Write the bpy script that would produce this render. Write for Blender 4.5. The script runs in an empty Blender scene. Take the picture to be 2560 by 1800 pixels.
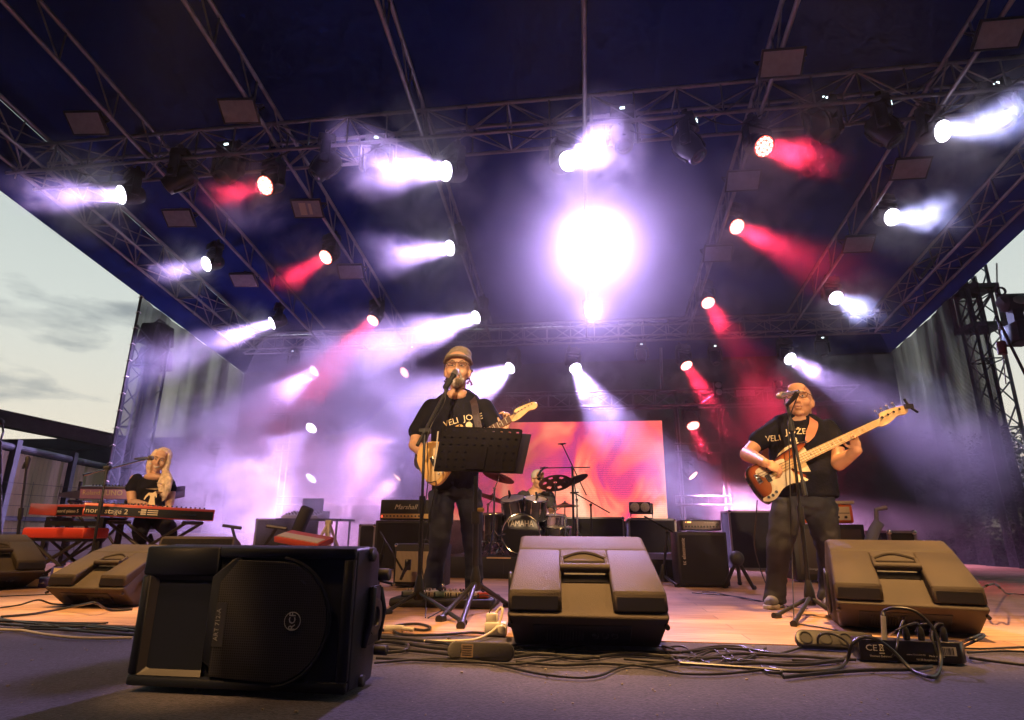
import bpy, math, random
import numpy as np
from mathutils import Vector, Matrix, Euler
R_ = math.radians
scene = bpy.context.scene
col = scene.collection
# ------------------------------------------------------------------ camera
FPX, PITCH, YAW, ROLL, CAM_H = 1500.0, 16.0, 6.94, 0.5, 0.46
cam_data = bpy.data.cameras.new('camera')
cam_data.sensor_width = 36.0
cam_data.lens = 36.0*FPX/2560.0
cam_data.clip_start = 0.05
cam_data.clip_end = 2000
cam = bpy.data.objects.new('camera', cam_data)
col.objects.link(cam)
CR = (Matrix.Rotation(R_(YAW), 3, 'Z') @ Matrix.Rotation(R_(90+PITCH), 3, 'X') @ Matrix.Rotation(R_(ROLL), 3, 'Z'))
CC = Vector((0, 0, CAM_H))
cam.matrix_world = Matrix.Translation(CC) @ CR.to_4x4()
scene.camera = cam
def ray(x, y): return CR @ Vector(((x-1280)/FPX, -(y-900)/FPX, -1.0))
def P(x, y, Y):                 # a point of the place at stage depth Y
    d = ray(x, y); return CC + d*(Y/d.y)
def G(x, y, z=0.0):             # a point of the place at height z
    d = ray(x, y); return CC + d*((z-CAM_H)/d.z)
# ------------------------------------------------------------------ render / exposure
scene.view_settings.view_transform = 'Standard'
scene.view_settings.look = 'None'
scene.view_settings.exposure = 0.0
scene.view_settings.gamma = 1.0
cy = scene.cycles
cy.use_denoising = True
cy.max_bounces = 5; cy.diffuse_bounces = 2; cy.glossy_bounces = 3; cy.transmission_bounces = 3
cy.volume_bounces = 0; cy.transparent_max_bounces = 12
cy.sample_clamp_indirect = 4.0; cy.sample_clamp_direct = 0.0
cy.caustics_reflective = False; cy.caustics_refractive = False
cy.use_light_tree = True
cy.use_adaptive_sampling = True; cy.adaptive_threshold = 0.035; cy.adaptive_min_samples = 24
cy.volume_step_rate = 2.0; cy.volume_max_steps = 96
# ------------------------------------------------------------------ sky at dusk
world = bpy.data.worlds.new('World'); scene.world = world; world.use_nodes = True
wn, wl = world.node_tree.nodes, world.node_tree.links
wn.clear()
def N(nt, t, **kw):
    n = nt.nodes.new(t)
    for k, v in kw.items():
        if k.startswith('i_'): n.inputs[k[2:]].default_value = v
        else: setattr(n, k, v)
    return n
def ramp(nt, stops, mode='LINEAR'):
    r = nt.nodes.new('ShaderNodeValToRGB'); r.color_ramp.interpolation = mode
    e = r.color_ramp.elements
    while len(e) > 1: e.remove(e[-1])
    e[0].position = stops[0][0]; e[0].color = tuple(stops[0][1])+(1,)
    for p, c in stops[1:]:
        q = e.new(p); q.color = tuple(c)+(1,)
    return r
wt = world.node_tree
tc = N(wt, 'ShaderNodeTexCoord'); sp = N(wt, 'ShaderNodeSeparateXYZ')
wl.new(tc.outputs['Generated'], sp.inputs[0])
sky = ramp(wt, [(0.0, (.02, .025, .03)), (.495, (.05, .055, .06)), (.505, (.92, .78, .55)), (.56, (.86, .80, .66)), (.64, (.70, .75, .70)), (.78, (.46, .56, .57)), (1.0, (.22, .28, .36))])
mz = N(wt, 'ShaderNodeMath', operation='MULTIPLY_ADD'); mz.inputs[1].default_value = .5; mz.inputs[2].default_value = .5
wl.new(sp.outputs['Z'], mz.inputs[0]); wl.new(mz.outputs[0], sky.inputs[0])
mp = N(wt, 'ShaderNodeMapping'); mp.inputs['Scale'].default_value = (1.6, 1.6, 5.5); mp.inputs['Location'].default_value = (.3, .2, .1)
nz = N(wt, 'ShaderNodeTexNoise'); nz.inputs['Scale'].default_value = 2.2; nz.inputs['Detail'].default_value = 7; nz.inputs['Roughness'].default_value = .55
wl.new(tc.outputs['Generated'], mp.inputs[0]); wl.new(mp.outputs[0], nz.inputs['Vector'])
cr = ramp(wt, [(.54, (0, 0, 0)), (.66, (1, 1, 1))]); wl.new(nz.outputs[0], cr.inputs[0])
mc = N(wt, 'ShaderNodeMix', data_type='RGBA'); mc.inputs['B'].default_value = (.30, .34, .36, 1)
fm = N(wt, 'ShaderNodeMath', operation='MULTIPLY'); fm.inputs[1].default_value = .9
wl.new(cr.outputs[0], fm.inputs[0]); wl.new(fm.outputs[0], mc.inputs['Factor']); wl.new(sky.outputs[0], mc.inputs['A'])
# the sunset is behind the stage: the sky over the audience, behind the camera, is already dark
dk = N(wt, 'ShaderNodeMapRange', interpolation_type='SMOOTHSTEP'); dk.inputs['From Min'].default_value = -.15; dk.inputs['From Max'].default_value = .35
dk.inputs['To Min'].default_value = .02; dk.inputs['To Max'].default_value = 1.0
wl.new(sp.outputs['Y'], dk.inputs['Value'])
bg = N(wt, 'ShaderNodeBackground'); wl.new(mc.outputs['Result'], bg.inputs['Color']); wl.new(dk.outputs[0], bg.inputs['Strength'])
wo = N(wt, 'ShaderNodeOutputWorld'); wl.new(bg.outputs[0], wo.inputs[0])
world.cycles.sampling_method = 'AUTOMATIC'
# ------------------------------------------------------------------ helpers
rnd = random.Random(7)
def M4(o): return o.get('_m')
WM = {}
def thing(name, label, cat, loc=(0, 0, 0), rotz=0, group=None, rot=None, scale=1.0):
    o = bpy.data.objects.new(name, None); col.objects.link(o)
    o.empty_display_size = .1
    o.location = loc; o.rotation_euler = rot if rot else (0, 0, rotz); o.scale = (scale,)*3
    o['label'] = label; o['category'] = cat
    if group: o['group'] = group
    WM[o.name] = Matrix.LocRotScale(Vector(loc), o.rotation_euler, Vector((scale,)*3))
    return o
def tag(o, label, cat, group=None):
    o['label'] = label; o['category'] = cat
    if group: o['group'] = group
    return o
def world_of(o):
    m = WM.get(o.name, Matrix.Identity(4))
    return m
def dup(root, loc=None, rot=None, label=None, group=None, scale=None):
    r = root.copy(); col.objects.link(r)
    if loc is not None: r.location = loc
    if rot is not None: r.rotation_euler = rot
    if scale is not None: r.scale = (scale,)*3
    if label: r['label'] = label
    if group: r['group'] = group
    WM[r.name] = Matrix.LocRotScale(r.location, r.rotation_euler, r.scale)
    for ch in [c for c in col.objects if c.parent == root]:
        c = ch.copy(); col.objects.link(c); c.parent = r
        WM[c.name] = WM[r.name] @ c.matrix_basis
        for g in [q for q in col.objects if q.parent == ch]:
            d = g.copy(); col.objects.link(d); d.parent = c
            WM[d.name] = WM[c.name] @ d.matrix_basis
    return r
EACH = set('rubber_foot upright crossbar knob control_knob screw corner_cap corner_ball pickup foot socket jack seam lug support connector tread screw_slot strap_button rail wing_nut recess'.split())
class MB:
    def __init__(s): s.v = []; s.f = []; s.m = []; s.mi = 0
    def add(s, vs, fs, M=None):
        n = len(s.v)
        s.v += [(M @ Vector(p)) for p in vs] if M is not None else [Vector(p) for p in vs]
        s.f += [tuple(i+n for i in f) for f in fs]; s.m += [s.mi]*len(fs); return s
    def box(s, c, size, M=None, taper=1.0):
        x, y, z = size[0]/2, size[1]/2, size[2]/2; t = taper
        vs = [(-x, -y, -z), (x, -y, -z), (x, y, -z), (-x, y, -z), (-x*t, -y*t, z), (x*t, -y*t, z), (x*t, y*t, z), (-x*t, y*t, z)]
        vs = [Vector(p)+Vector(c) for p in vs]
        return s.add(vs, [(0, 3, 2, 1), (4, 5, 6, 7), (0, 1, 5, 4), (1, 2, 6, 5), (2, 3, 7, 6), (3, 0, 4, 7)], M)
    def mm(s, a, b, M=None):
        return s.box([(a[i]+b[i])/2 for i in range(3)], [abs(b[i]-a[i]) for i in range(3)], M)
    def tube(s, pts, r, n=8, M=None, cap=True, ry=None, up=None):
        pts = [Vector(p) for p in pts]; k = len(pts)
        rs = list(r) if hasattr(r, '__len__') else [r]*k
        ri = list(ry) if ry is not None and hasattr(ry, '__len__') else ([ry]*k if ry is not None else rs)
        vs = []; prev = None
        for i, p in enumerate(pts):
            t = (pts[min(i+1, k-1)]-pts[max(i-1, 0)])
            if t.length < 1e-9: t = Vector((0, 0, 1))
            t.normalize()
            if prev is None:
                a = Vector(up) if up is not None else (Vector((0, 0, 1)) if abs(t.z) < .9 else Vector((0, 1, 0)))
                u = (a-t*a.dot(t)).normalized()
            else:
                u = prev-t*prev.dot(t)
                u = u.normalized() if u.length > 1e-6 else prev
            prev = u; w = t.cross(u)
            for j in range(n):
                an = 2*math.pi*j/n; vs.append(p+u*math.cos(an)*rs[i]+w*math.sin(an)*ri[i])
        fs = []
        for i in range(k-1):
            for j in range(n):
                a = i*n+j; b = i*n+(j+1) % n; fs.append((a, b, b+n, a+n))
        if cap: fs += [tuple(reversed(range(n))), tuple(range((k-1)*n, k*n))]
        return s.add(vs, fs, M)
    def cyl(s, a, b, r, r2=None, n=12, M=None): return s.tube([a, b], [r, r if r2 is None else r2], n, M)
    def lathe(s, prof, n=20, M=None):
        vs = []; fs = []; k = len(prof)
        for r, z in prof:
            for j in range(n):
                an = 2*math.pi*j/n; vs.append((r*math.cos(an), r*math.sin(an), z))
        for i in range(k-1):
            for j in range(n):
                a = i*n+j; b = i*n+(j+1) % n; fs.append((a, b, b+n, a+n))
        fs += [tuple(reversed(range(n))), tuple(range((k-1)*n, k*n))]
        return s.add(vs, fs, M)
    def sph(s, c, r, M=None, n=12, m=8, R=None):
        r = (r, r, r) if not hasattr(r, '__len__') else r; vs = []; fs = []
        for i in range(1, m):
            a = math.pi*i/m
            for j in range(n):
                b = 2*math.pi*j/n; vs.append(Vector((r[0]*math.sin(a)*math.cos(b), r[1]*math.sin(a)*math.sin(b), r[2]*math.cos(a))))
        vs += [Vector((0, 0, r[2])), Vector((0, 0, -r[2]))]
        if R is not None: vs = [R @ p for p in vs]
        vs = [p+Vector(c) for p in vs]
        for i in range(m-2):
            for j in range(n):
                a = i*n+j; b = i*n+(j+1) % n; fs.append((a, a+n, b+n, b))
        t = len(vs)-2
        for j in range(n):
            fs.append((t, j, (j+1) % n)); fs.append((t+1, (m-2)*n+(j+1) % n, (m-2)*n+j))
        return s.add(vs, fs, M)
    def prism(s, out, z0, z1, M=None, inset=0):
        # 2-D outline (x, y) extruded from z0 to z1
        n = len(out); vs = [(x, y, z0) for x, y in out]+[(x, y, z1) for x, y in out]
        fs = [tuple(reversed(range(n))), tuple(range(n, 2*n))]+[(i, (i+1) % n, n+(i+1) % n, n+i) for i in range(n)]
        return s.add(vs, fs, M)
    def text(s, t, size, M, depth=.002, align='CENTER', sx=1.0, shear=0.0):
        cu = bpy.data.curves.new('lettering', 'FONT'); cu.body = t; cu.size = size; cu.align_x = align; cu.align_y = 'CENTER'
        cu.extrude = depth/2; cu.shear = shear; cu.resolution_u = 2
        o = bpy.data.objects.new('lettering', cu); col.objects.link(o)
        dg = bpy.context.evaluated_depsgraph_get(); me = bpy.data.meshes.new_from_object(o.evaluated_get(dg))
        s.add([Vector((p.co.x*sx, p.co.y, p.co.z)) for p in me.vertices], [tuple(p.vertices) for p in me.polygons], M)
        bpy.data.objects.remove(o); bpy.data.curves.remove(cu); bpy.data.meshes.remove(me); return s
    def islands(s):
        par = list(range(len(s.v)))
        def fd(a):
            while par[a] != a: par[a] = par[par[a]]; a = par[a]
            return a
        for f in s.f:
            r = fd(f[0])
            for i in f[1:]: par[fd(i)] = r
        gr = {}
        for f, mi in zip(s.f, s.m): gr.setdefault(fd(f[0]), []).append((f, mi))
        out = []
        for fs in gr.values():
            q = MB(); q.single = True; mp = {}
            for f, mi in fs:
                for i in f:
                    if i not in mp: mp[i] = len(q.v); q.v.append(s.v[i])
                q.f.append(tuple(mp[i] for i in f)); q.m.append(mi)
            out.append(q)
        return out
    def build(s, name, mat, parent=None, smooth=False, world=False, bevel=0, seg=2, origin=None, sub=0, remesh=0, smoothit=0, angle=40):
        if name in EACH and not s.__dict__.get('single'):
            isl = s.islands()
            if 1 < len(isl) <= 60:
                for q in isl: o = q.build(name, mat, parent, smooth, world, bevel, seg, origin, sub, remesh, smoothit, angle)
                return o
        me = bpy.data.meshes.new(name)
        vs = s.v
        if world and parent is not None:
            inv = world_of(parent).inverted(); vs = [inv @ p for p in vs]
        off = Vector((0, 0, 0))
        if origin is not None:
            off = Vector(origin)
            if world and parent is not None: off = world_of(parent).inverted() @ off
            vs = [p-off for p in vs]
        me.from_pydata([tuple(p) for p in vs], [], s.f)
        mats = mat if isinstance(mat, (list, tuple)) else [mat]
        for m in mats: me.materials.append(m)
        if len(mats) > 1: me.polygons.foreach_set('material_index', s.m)
        o = bpy.data.objects.new(name, me); col.objects.link(o)
        o.location = off
        if parent is not None: o.parent = parent
        base = world_of(parent) if parent is not None else Matrix.Identity(4)
        WM[o.name] = base @ Matrix.Translation(off)
        mods = []
        if remesh:
            m = o.modifiers.new('r', 'REMESH'); m.mode = 'VOXEL'; m.voxel_size = remesh; mods.append(m)
            if smoothit:
                m = o.modifiers.new('s', 'SMOOTH'); m.factor = .6; m.iterations = smoothit; mods.append(m)
        if bevel:
            m = o.modifiers.new('b', 'BEVEL'); m.width = bevel; m.segments = seg; m.limit_method = 'ANGLE'; m.angle_limit = R_(30); m.harden_normals = True; mods.append(m)
        if sub:
            m = o.modifiers.new('u', 'SUBSURF'); m.levels = sub; m.render_levels = sub; mods.append(m)
        if mods:
            dg = bpy.context.evaluated_depsgraph_get(); me2 = bpy.data.meshes.new_from_object(o.evaluated_get(dg))
            o.modifiers.clear(); o.data = me2; bpy.data.meshes.remove(me); me = me2; me.name = name
        if smooth or bevel or remesh:
            me.shade_smooth()
            if not remesh and not (smooth and not bevel and angle >= 180):
                me.set_sharp_from_angle(angle=R_(angle))
        return o
def frame(o, xdir, zdir):
    x = Vector(xdir).normalized(); z = Vector(zdir); z = (z-x*z.dot(x)).normalized(); y = z.cross(x)
    m = Matrix((x, y, z)).transposed().to_4x4(); m.translation = Vector(o); return m
def look(o, d, up=(0, 0, 1)):    # local -Z along d
    z = -Vector(d).normalized(); u = Vector(up)
    x = u.cross(z)
    if x.length < 1e-5: x = Vector((1, 0, 0))
    x.normalize(); y = z.cross(x); m = Matrix((x, y, z)).transposed().to_4x4(); m.translation = Vector(o); return m
def catenary(a, b, sag, n=14):
    a, b = Vector(a), Vector(b); return [a.lerp(b, i/n)-Vector((0, 0, sag*4*(i/n)*(1-i/n))) for i in range(n+1)]
def spline(pts, per=6, closed=False):
    pts = [Vector(p) for p in pts]; out = []
    k = len(pts)
    for i in range(k-1):
        p0 = pts[max(i-1, 0)]; p1 = pts[i]; p2 = pts[i+1]; p3 = pts[min(i+2, k-1)]
        for j in range(per):
            t = j/per
            out.append(.5*((2*p1)+(-p0+p2)*t+(2*p0-5*p1+4*p2-p3)*t*t+(-p0+3*p1-3*p2+p3)*t**3))
    out.append(pts[-1]); return out
def spline2(pts, per=6):
    return [(p.x, p.y) for p in spline([(x, y, 0) for x, y in pts], per)]
# ------------------------------------------------------------------ materials
MATS = {}
def mat(name, color=(.5, .5, .5), rough=.5, metal=0.0, bump=0, bscale=200, var=0, vscale=8, spec=.5, emit=None, estr=0, coat=0, wear=0):
    if name in MATS: return MATS[name]
    m = bpy.data.materials.new(name); m.use_nodes = True; nt = m.node_tree; b = nt.nodes['Principled BSDF']
    b.inputs['Base Color'].default_value = tuple(color)+(1,); b.inputs['Roughness'].default_value = rough; b.inputs['Metallic'].default_value = metal
    b.inputs['Specular IOR Level'].default_value = spec; b.inputs['Coat Weight'].default_value = coat
    if emit: b.inputs['Emission Color'].default_value = tuple(emit)+(1,); b.inputs['Emission Strength'].default_value = estr
    t = nt.nodes.new('ShaderNodeTexCoord')
    if var:
        n = N(nt, 'ShaderNodeTexNoise'); n.inputs['Scale'].default_value = vscale; n.inputs['Detail'].default_value = 5
        nt.links.new(t.outputs['Object'], n.inputs['Vector'])
        a = tuple(c*(1-var) for c in color); c2 = tuple(min(1, c*(1+var)) for c in color)
        r = ramp(nt, [(.35, a), (.65, c2)]); nt.links.new(n.outputs[0], r.inputs[0]); nt.links.new(r.outputs[0], b.inputs['Base Color'])
        mr = N(nt, 'ShaderNodeMapRange'); mr.inputs['To Min'].default_value = max(0.02, rough-.12); mr.inputs['To Max'].default_value = min(1, rough+.12)
        nt.links.new(n.outputs[0], mr.inputs['Value']); nt.links.new(mr.outputs[0], b.inputs['Roughness'])
    if bump:
        n = N(nt, 'ShaderNodeTexNoise'); n.inputs['Scale'].default_value = bscale; n.inputs['Detail'].default_value = 3
        nt.links.new(t.outputs['Object'], n.inputs['Vector'])
        bp = N(nt, 'ShaderNodeBump'); bp.inputs['Strength'].default_value = bump; bp.inputs['Distance'].default_value = .01
        nt.links.new(n.outputs[0], bp.inputs['Height']); nt.links.new(bp.outputs[0], b.inputs['Normal'])
    MATS[name] = m; return m
def emis(name, c, s):
    if name in MATS: return MATS[name]
    m = bpy.data.materials.new(name); m.use_nodes = True; nt = m.node_tree; nt.nodes.clear()
    e = N(nt, 'ShaderNodeEmission'); e.inputs[0].default_value = tuple(c)+(1,); e.inputs[1].default_value = s
    o = N(nt, 'ShaderNodeOutputMaterial'); nt.links.new(e.outputs[0], o.inputs[0]); MATS[name] = m; return m
plastic = mat('dusty moulded plastic', (.056, .044, .031), .62, bump=.35, bscale=260, var=.22, vscale=4, spec=.35)
darkpl = mat('dark plastic', (.02, .02, .022), .4, bump=.1, bscale=300)
rubber = mat('black rubber', (.018, .018, .018), .6)
cableM = mat('black cable', (.02, .02, .022), .38)
alu = mat('truss aluminium', (.27, .26, .29), .45, .6, var=.18, vscale=6)
steel = mat('chrome', (.72, .72, .74), .16, 1.0)
blackm = mat('black powder coated steel', (.025, .025, .027), .38, .2)
whitepl = mat('white plastic', (.62, .58, .5), .45)
tolex = mat('black tolex', (.022, .021, .022), .55, bump=.4, bscale=260)
# procedural woven, planked and carpet surfaces
def carpet_mat():
    m = bpy.data.materials.new('carpet'); m.use_nodes = True; nt = m.node_tree; b = nt.nodes['Principled BSDF']; b.inputs['Roughness'].default_value = .95
    b.inputs['Specular IOR Level'].default_value = .15; b.inputs['Sheen Weight'].default_value = .3
    t = N(nt, 'ShaderNodeTexCoord')
    n1 = N(nt, 'ShaderNodeTexNoise', i_Scale=1.7, i_Detail=9.0); n2 = N(nt, 'ShaderNodeTexNoise', i_Scale=110.0, i_Detail=4.0)
    for n in (n1, n2): nt.links.new(t.outputs['Object'], n.inputs['Vector'])
    r = ramp(nt, [(.3, (.027, .025, .042)), (.7, (.072, .065, .108))]); nt.links.new(n1.outputs[0], r.inputs[0])
    r2 = ramp(nt, [(.35, (.45, .45, .45)), (.65, (1.5, 1.5, 1.5))]); nt.links.new(n2.outputs[0], r2.inputs[0])
    mx = N(nt, 'ShaderNodeMix', data_type='RGBA', blend_type='MULTIPLY'); mx.inputs['Factor'].default_value = 1
    nt.links.new(r.outputs[0], mx.inputs['A']); nt.links.new(r2.outputs[0], mx.inputs['B'])
    v = N(nt, 'ShaderNodeTexVoronoi', i_Scale=22.0); nt.links.new(t.outputs['Object'], v.inputs['Vector'])
    vr = ramp(nt, [(.035, (1, 1, 1)), (.06, (0, 0, 0))]); nt.links.new(v.outputs['Distance'], vr.inputs[0])
    m2 = N(nt, 'ShaderNodeMix', data_type='RGBA'); m2.inputs['B'].default_value = (.38, .33, .28, 1)
    nt.links.new(vr.outputs[0], m2.inputs['Factor']); nt.links.new(mx.outputs['Result'], m2.inputs['A'])
    nt.links.new(m2.outputs['Result'], b.inputs['Base Color'])
    bp = N(nt, 'ShaderNodeBump', i_Strength=.7, i_Distance=.004); nt.links.new(n2.outputs[0], bp.inputs['Height']); nt.links.new(bp.outputs[0], b.inputs['Normal'])
    return m
def wood_mat():
    m = bpy.data.materials.new('wood floor'); m.use_nodes = True; nt = m.node_tree; b = nt.nodes['Principled BSDF']; b.inputs['Roughness'].default_value = .33
    t = N(nt, 'ShaderNodeTexCoord'); br = N(nt, 'ShaderNodeTexBrick'); br.offset = .37
    br.inputs['Scale'].default_value = 1.0; br.inputs['Brick Width'].default_value = 1.15; br.inputs['Row Height'].default_value = .17
    br.inputs['Mortar Size'].default_value = .0028; br.inputs['Mortar Smooth'].default_value = .3; br.inputs['Bias'].default_value = 0
    br.inputs['Color1'].default_value = (.42, .25, .155, 1); br.inputs['Color2'].default_value = (.62, .42, .29, 1); br.inputs['Mortar'].default_value = (.13, .07, .04, 1)
    nt.links.new(t.outputs['Object'], br.inputs['Vector'])
    mp = N(nt, 'ShaderNodeMapping'); mp.inputs['Scale'].default_value = (1.3, 16, 1); nt.links.new(t.outputs['Object'], mp.inputs[0])
    n = N(nt, 'ShaderNodeTexNoise', i_Scale=3.0, i_Detail=7.0, i_Distortion=.6); nt.links.new(mp.outputs[0], n.inputs['Vector'])
    r = ramp(nt, [(.32, (.62, .60, .58)), (.68, (1.25, 1.22, 1.2))]); nt.links.new(n.outputs[0], r.inputs[0])
    mx = N(nt, 'ShaderNodeMix', data_type='RGBA', blend_type='MULTIPLY'); mx.inputs['Factor'].default_value = 1
    nt.links.new(br.outputs[0], mx.inputs['A']); nt.links.new(r.outputs[0], mx.inputs['B']); nt.links.new(mx.outputs['Result'], b.inputs['Base Color'])
    n3 = N(nt, 'ShaderNodeTexNoise', i_Scale=1.7, i_Detail=6.0); nt.links.new(t.outputs['Object'], n3.inputs['Vector'])
    mr = N(nt, 'ShaderNodeMapRange'); mr.inputs['To Min'].default_value = .22; mr.inputs['To Max'].default_value = .6
    nt.links.new(n3.outputs[0], mr.inputs['Value']); nt.links.new(mr.outputs[0], b.inputs['Roughness'])
    bp = N(nt, 'ShaderNodeBump', i_Strength=.25, i_Distance=.003); nt.links.new(br.outputs['Fac'], bp.inputs['Height']); bp.invert = True; nt.links.new(bp.outputs[0], b.inputs['Normal'])
    return m
def net_mat(name, c, op, scale=(1, 1, 1), thread=9.0):
    # shade netting: woven threads, denser and thinner in soft vertical folds
    m = bpy.data.materials.new(name); m.use_nodes = True; nt = m.node_tree; b = nt.nodes['Principled BSDF']; b.inputs['Base Color'].default_value = tuple(c)+(1,); b.inputs['Roughness'].default_value = .9
    b.inputs['Specular IOR Level'].default_value = .1
    t = N(nt, 'ShaderNodeTexCoord'); mp = N(nt, 'ShaderNodeMapping'); mp.inputs['Scale'].default_value = scale
    nt.links.new(t.outputs['Object'], mp.inputs[0])
    n = N(nt, 'ShaderNodeTexNoise', i_Scale=1.0, i_Detail=5.0, i_Distortion=.4); nt.links.new(mp.outputs[0], n.inputs['Vector'])
    w = N(nt, 'ShaderNodeTexWave', bands_direction='Z'); w.inputs['Scale'].default_value = thread; w.inputs['Distortion'].default_value = 1.2; w.inputs['Detail'].default_value = 2; w.inputs['Detail Scale'].default_value = .4
    nt.links.new(t.outputs['Object'], w.inputs['Vector'])
    r = N(nt, 'ShaderNodeMapRange'); r.inputs['From Min'].default_value = .3; r.inputs['From Max'].default_value = .7; r.inputs['To Min'].default_value = op[0]; r.inputs['To Max'].default_value = op[1]
    nt.links.new(n.outputs[0], r.inputs['Value'])
    a = N(nt, 'ShaderNodeMath', operation='MULTIPLY_ADD'); a.inputs[1].default_value = .22; a.use_clamp = True
    nt.links.new(w.outputs[0], a.inputs[0]); nt.links.new(r.outputs[0], a.inputs[2]); nt.links.new(a.outputs[0], b.inputs['Alpha'])
    return m
def screen_mat():
    m = bpy.data.materials.new('led picture'); m.use_nodes = True; nt = m.node_tree; nt.nodes.clear()
    t = N(nt, 'ShaderNodeTexCoord'); mp = N(nt, 'ShaderNodeMapping'); mp.inputs['Scale'].default_value = (1.0, 1, .75); mp.inputs['Location'].default_value = (.7, 0, .3)
    nt.links.new(t.outputs['Object'], mp.inputs[0])
    n = N(nt, 'ShaderNodeTexNoise', i_Scale=1.1, i_Detail=6.0, i_Distortion=1.0); nt.links.new(mp.outputs[0], n.inputs['Vector'])
    r = ramp(nt, [(.28, (.38, .04, .26)), (.40, (.72, .06, .18)), (.48, (1.0, .14, .12)), (.57, (1.0, .30, .18)), (.70, (1.0, .52, .34))]); nt.links.new(n.outputs[0], r.inputs[0])
    w = N(nt, 'ShaderNodeTexWave', bands_direction='Z'); w.inputs['Scale'].default_value = 9; nt.links.new(t.outputs['Object'], w.inputs['Vector'])
    wr = N(nt, 'ShaderNodeMapRange'); wr.inputs['To Min'].default_value = .78; nt.links.new(w.outputs[0], wr.inputs['Value'])
    e = N(nt, 'ShaderNodeEmission'); nt.links.new(r.outputs[0], e.inputs[0]); nt.links.new(wr.outputs[0], e.inputs[1])
    s = N(nt, 'ShaderNodeMath', operation='MULTIPLY'); s.inputs[1].default_value = 1.45; nt.links.new(wr.outputs[0], s.inputs[0]); nt.links.new(s.outputs[0], e.inputs[1])
    o = N(nt, 'ShaderNodeOutputMaterial'); nt.links.new(e.outputs[0], o.inputs[0]); return m
def leaf_mat(name, c, t=.35):
    m = mat(name, c, .55, var=.35, vscale=3); return m
# ------------------------------------------------------------------ setting: ground, deck, roof, trusses, nets
def struct(o): o['kind'] = 'structure'; return o
ROOF0, SL = 5.86, .145
def roofz(Y): return ROOF0-SL*(Y-6.5)
def RP(x, y, drop=0.0):          # where a line of sight meets the plane `drop` below the roof
    d = ray(x, y); z0 = ROOF0-drop
    t = (z0+SL*6.5-CC.z)/(d.z+SL*d.y); return CC+d*t
gm = mat('grass and asphalt', (.05, .06, .04), .9, var=.3, vscale=.4)
b = MB(); b.add([(-250, -40, -1.3), (250, -40, -1.3), (250, 400, -1.3), (-250, 400, -1.3)], [(0, 1, 2, 3)]); struct(b.build('ground', gm))
EDGE = 2.97; DX0, DX1, DY1 = -7.6, 6.6, 12.9
b = MB(); b.mm((DX0, -1.2, -1.2), (DX1, EDGE+.6, -.004)); struct(b.build('carpet', carpet_mat()))
b = MB(); b.mm((DX0, EDGE, -1.19), (DX1, DY1, 0.0)); struct(b.build('stage_floor', wood_mat()))
# roof membrane with its side skirts
roofM = mat('navy roof membrane', (.006, .021, .13), .95, bump=.5, bscale=2.2, var=.2, vscale=.6, spec=.04)
XL, XR = -7.95, 6.45
def skirt(x): return .95 if x < 0 else .80
b = MB(); n = 24
for (x0, x1, d0, d1) in ((XL, XL+.28, .95, .0), (XL+.28, XR-.28, 0, 0), (XR-.28, XR, 0, .80)):
    k = 1 if d0 or d1 else 16
    for q in range(k):
        xa = x0+(x1-x0)*q/k; xb = x0+(x1-x0)*(q+1)/k
        for j in range(n):
            ya, yb = 1.0+11.95*j/n, 1.0+11.95*(j+1)/n
            sag = lambda x, y: .03*math.sin((x+7.95)/2.03*math.pi)**2 if not (d0 or d1) else 0
            b.add([(xa, ya, roofz(ya)-d0+.03+sag(xa, ya)), (xb, ya, roofz(ya)-d1+.03+sag(xb, ya)), (xb, yb, roofz(yb)-d1+.03+sag(xb, yb)), (xa, yb, roofz(yb)-d0+.03+sag(xa, yb))], [(0, 1, 2, 3)])
# back skirt
b.add([(XL, 12.95, roofz(12.95)-.95), (XR, 12.95, roofz(12.95)-.8), (XR, 12.95, roofz(12.95)+.03), (XL, 12.95, roofz(12.95)+.03)], [(0, 1, 2, 3)])
# dark return flaps in the two rear corners, as the covers hang there
o = b.build('roof_canopy', roofM, smooth=True, angle=30); tag(o, 'dark navy fabric canopy stretched over the whole stage', 'canopy')
# box truss / ladder rafter
def truss_box(name, label, A, B, w, h, pitch, cat='truss', group=None, r=.024, rb=.011, side=None, cx=1):
    A, B = Vector(A), Vector(B); d = B-A; L = d.length; t = d/L
    up = Vector((0, 0, 1)); s = t.cross(up).normalized(); u = s.cross(t).normalized()
    root = thing(name, label, cat, A, group=group)
    cs = {}
    for i in (0, 1):
        for j in (0, 1):
            o = s*(w*(i-.5))+u*(h*(j-.5)); cs[i, j] = o
            MB().cyl(A+o, B+o, r, n=10).build('chord', alu, root, smooth=True, world=True)
    m = MB(); k = max(1, int(L/pitch)); p = L/k
    faces = [((0, 0), (0, 1)), ((1, 0), (1, 1)), ((0, 0), (1, 0)), ((0, 1), (1, 1))]
    for fi, (a, c) in enumerate(faces):
        for q in range(k):
            p0 = A+t*p*q; p1 = A+t*p*(q+1); a0, c0 = (cs[a], cs[c]) if (q+fi) % 2 == 0 else (cs[c], cs[a])
            m.cyl(p0+a0, p1+c0, rb, n=6)
            if q % 2 == 0 or fi < 2: m.cyl(p0+cs[a], p0+cs[c], rb, n=6)
    m.build('bracing', alu, root, smooth=True, world=True)
    # joint plates
    m = MB(); q = 2.9
    while q < L-.4:
        for c in cs.values(): m.cyl(A+t*(q-.05)+c, A+t*(q+.05)+c, r*1.35, n=10)
        q += 2.9
    if m.v: m.build('connector', alu, root, smooth=True, world=True)
    return root
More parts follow.
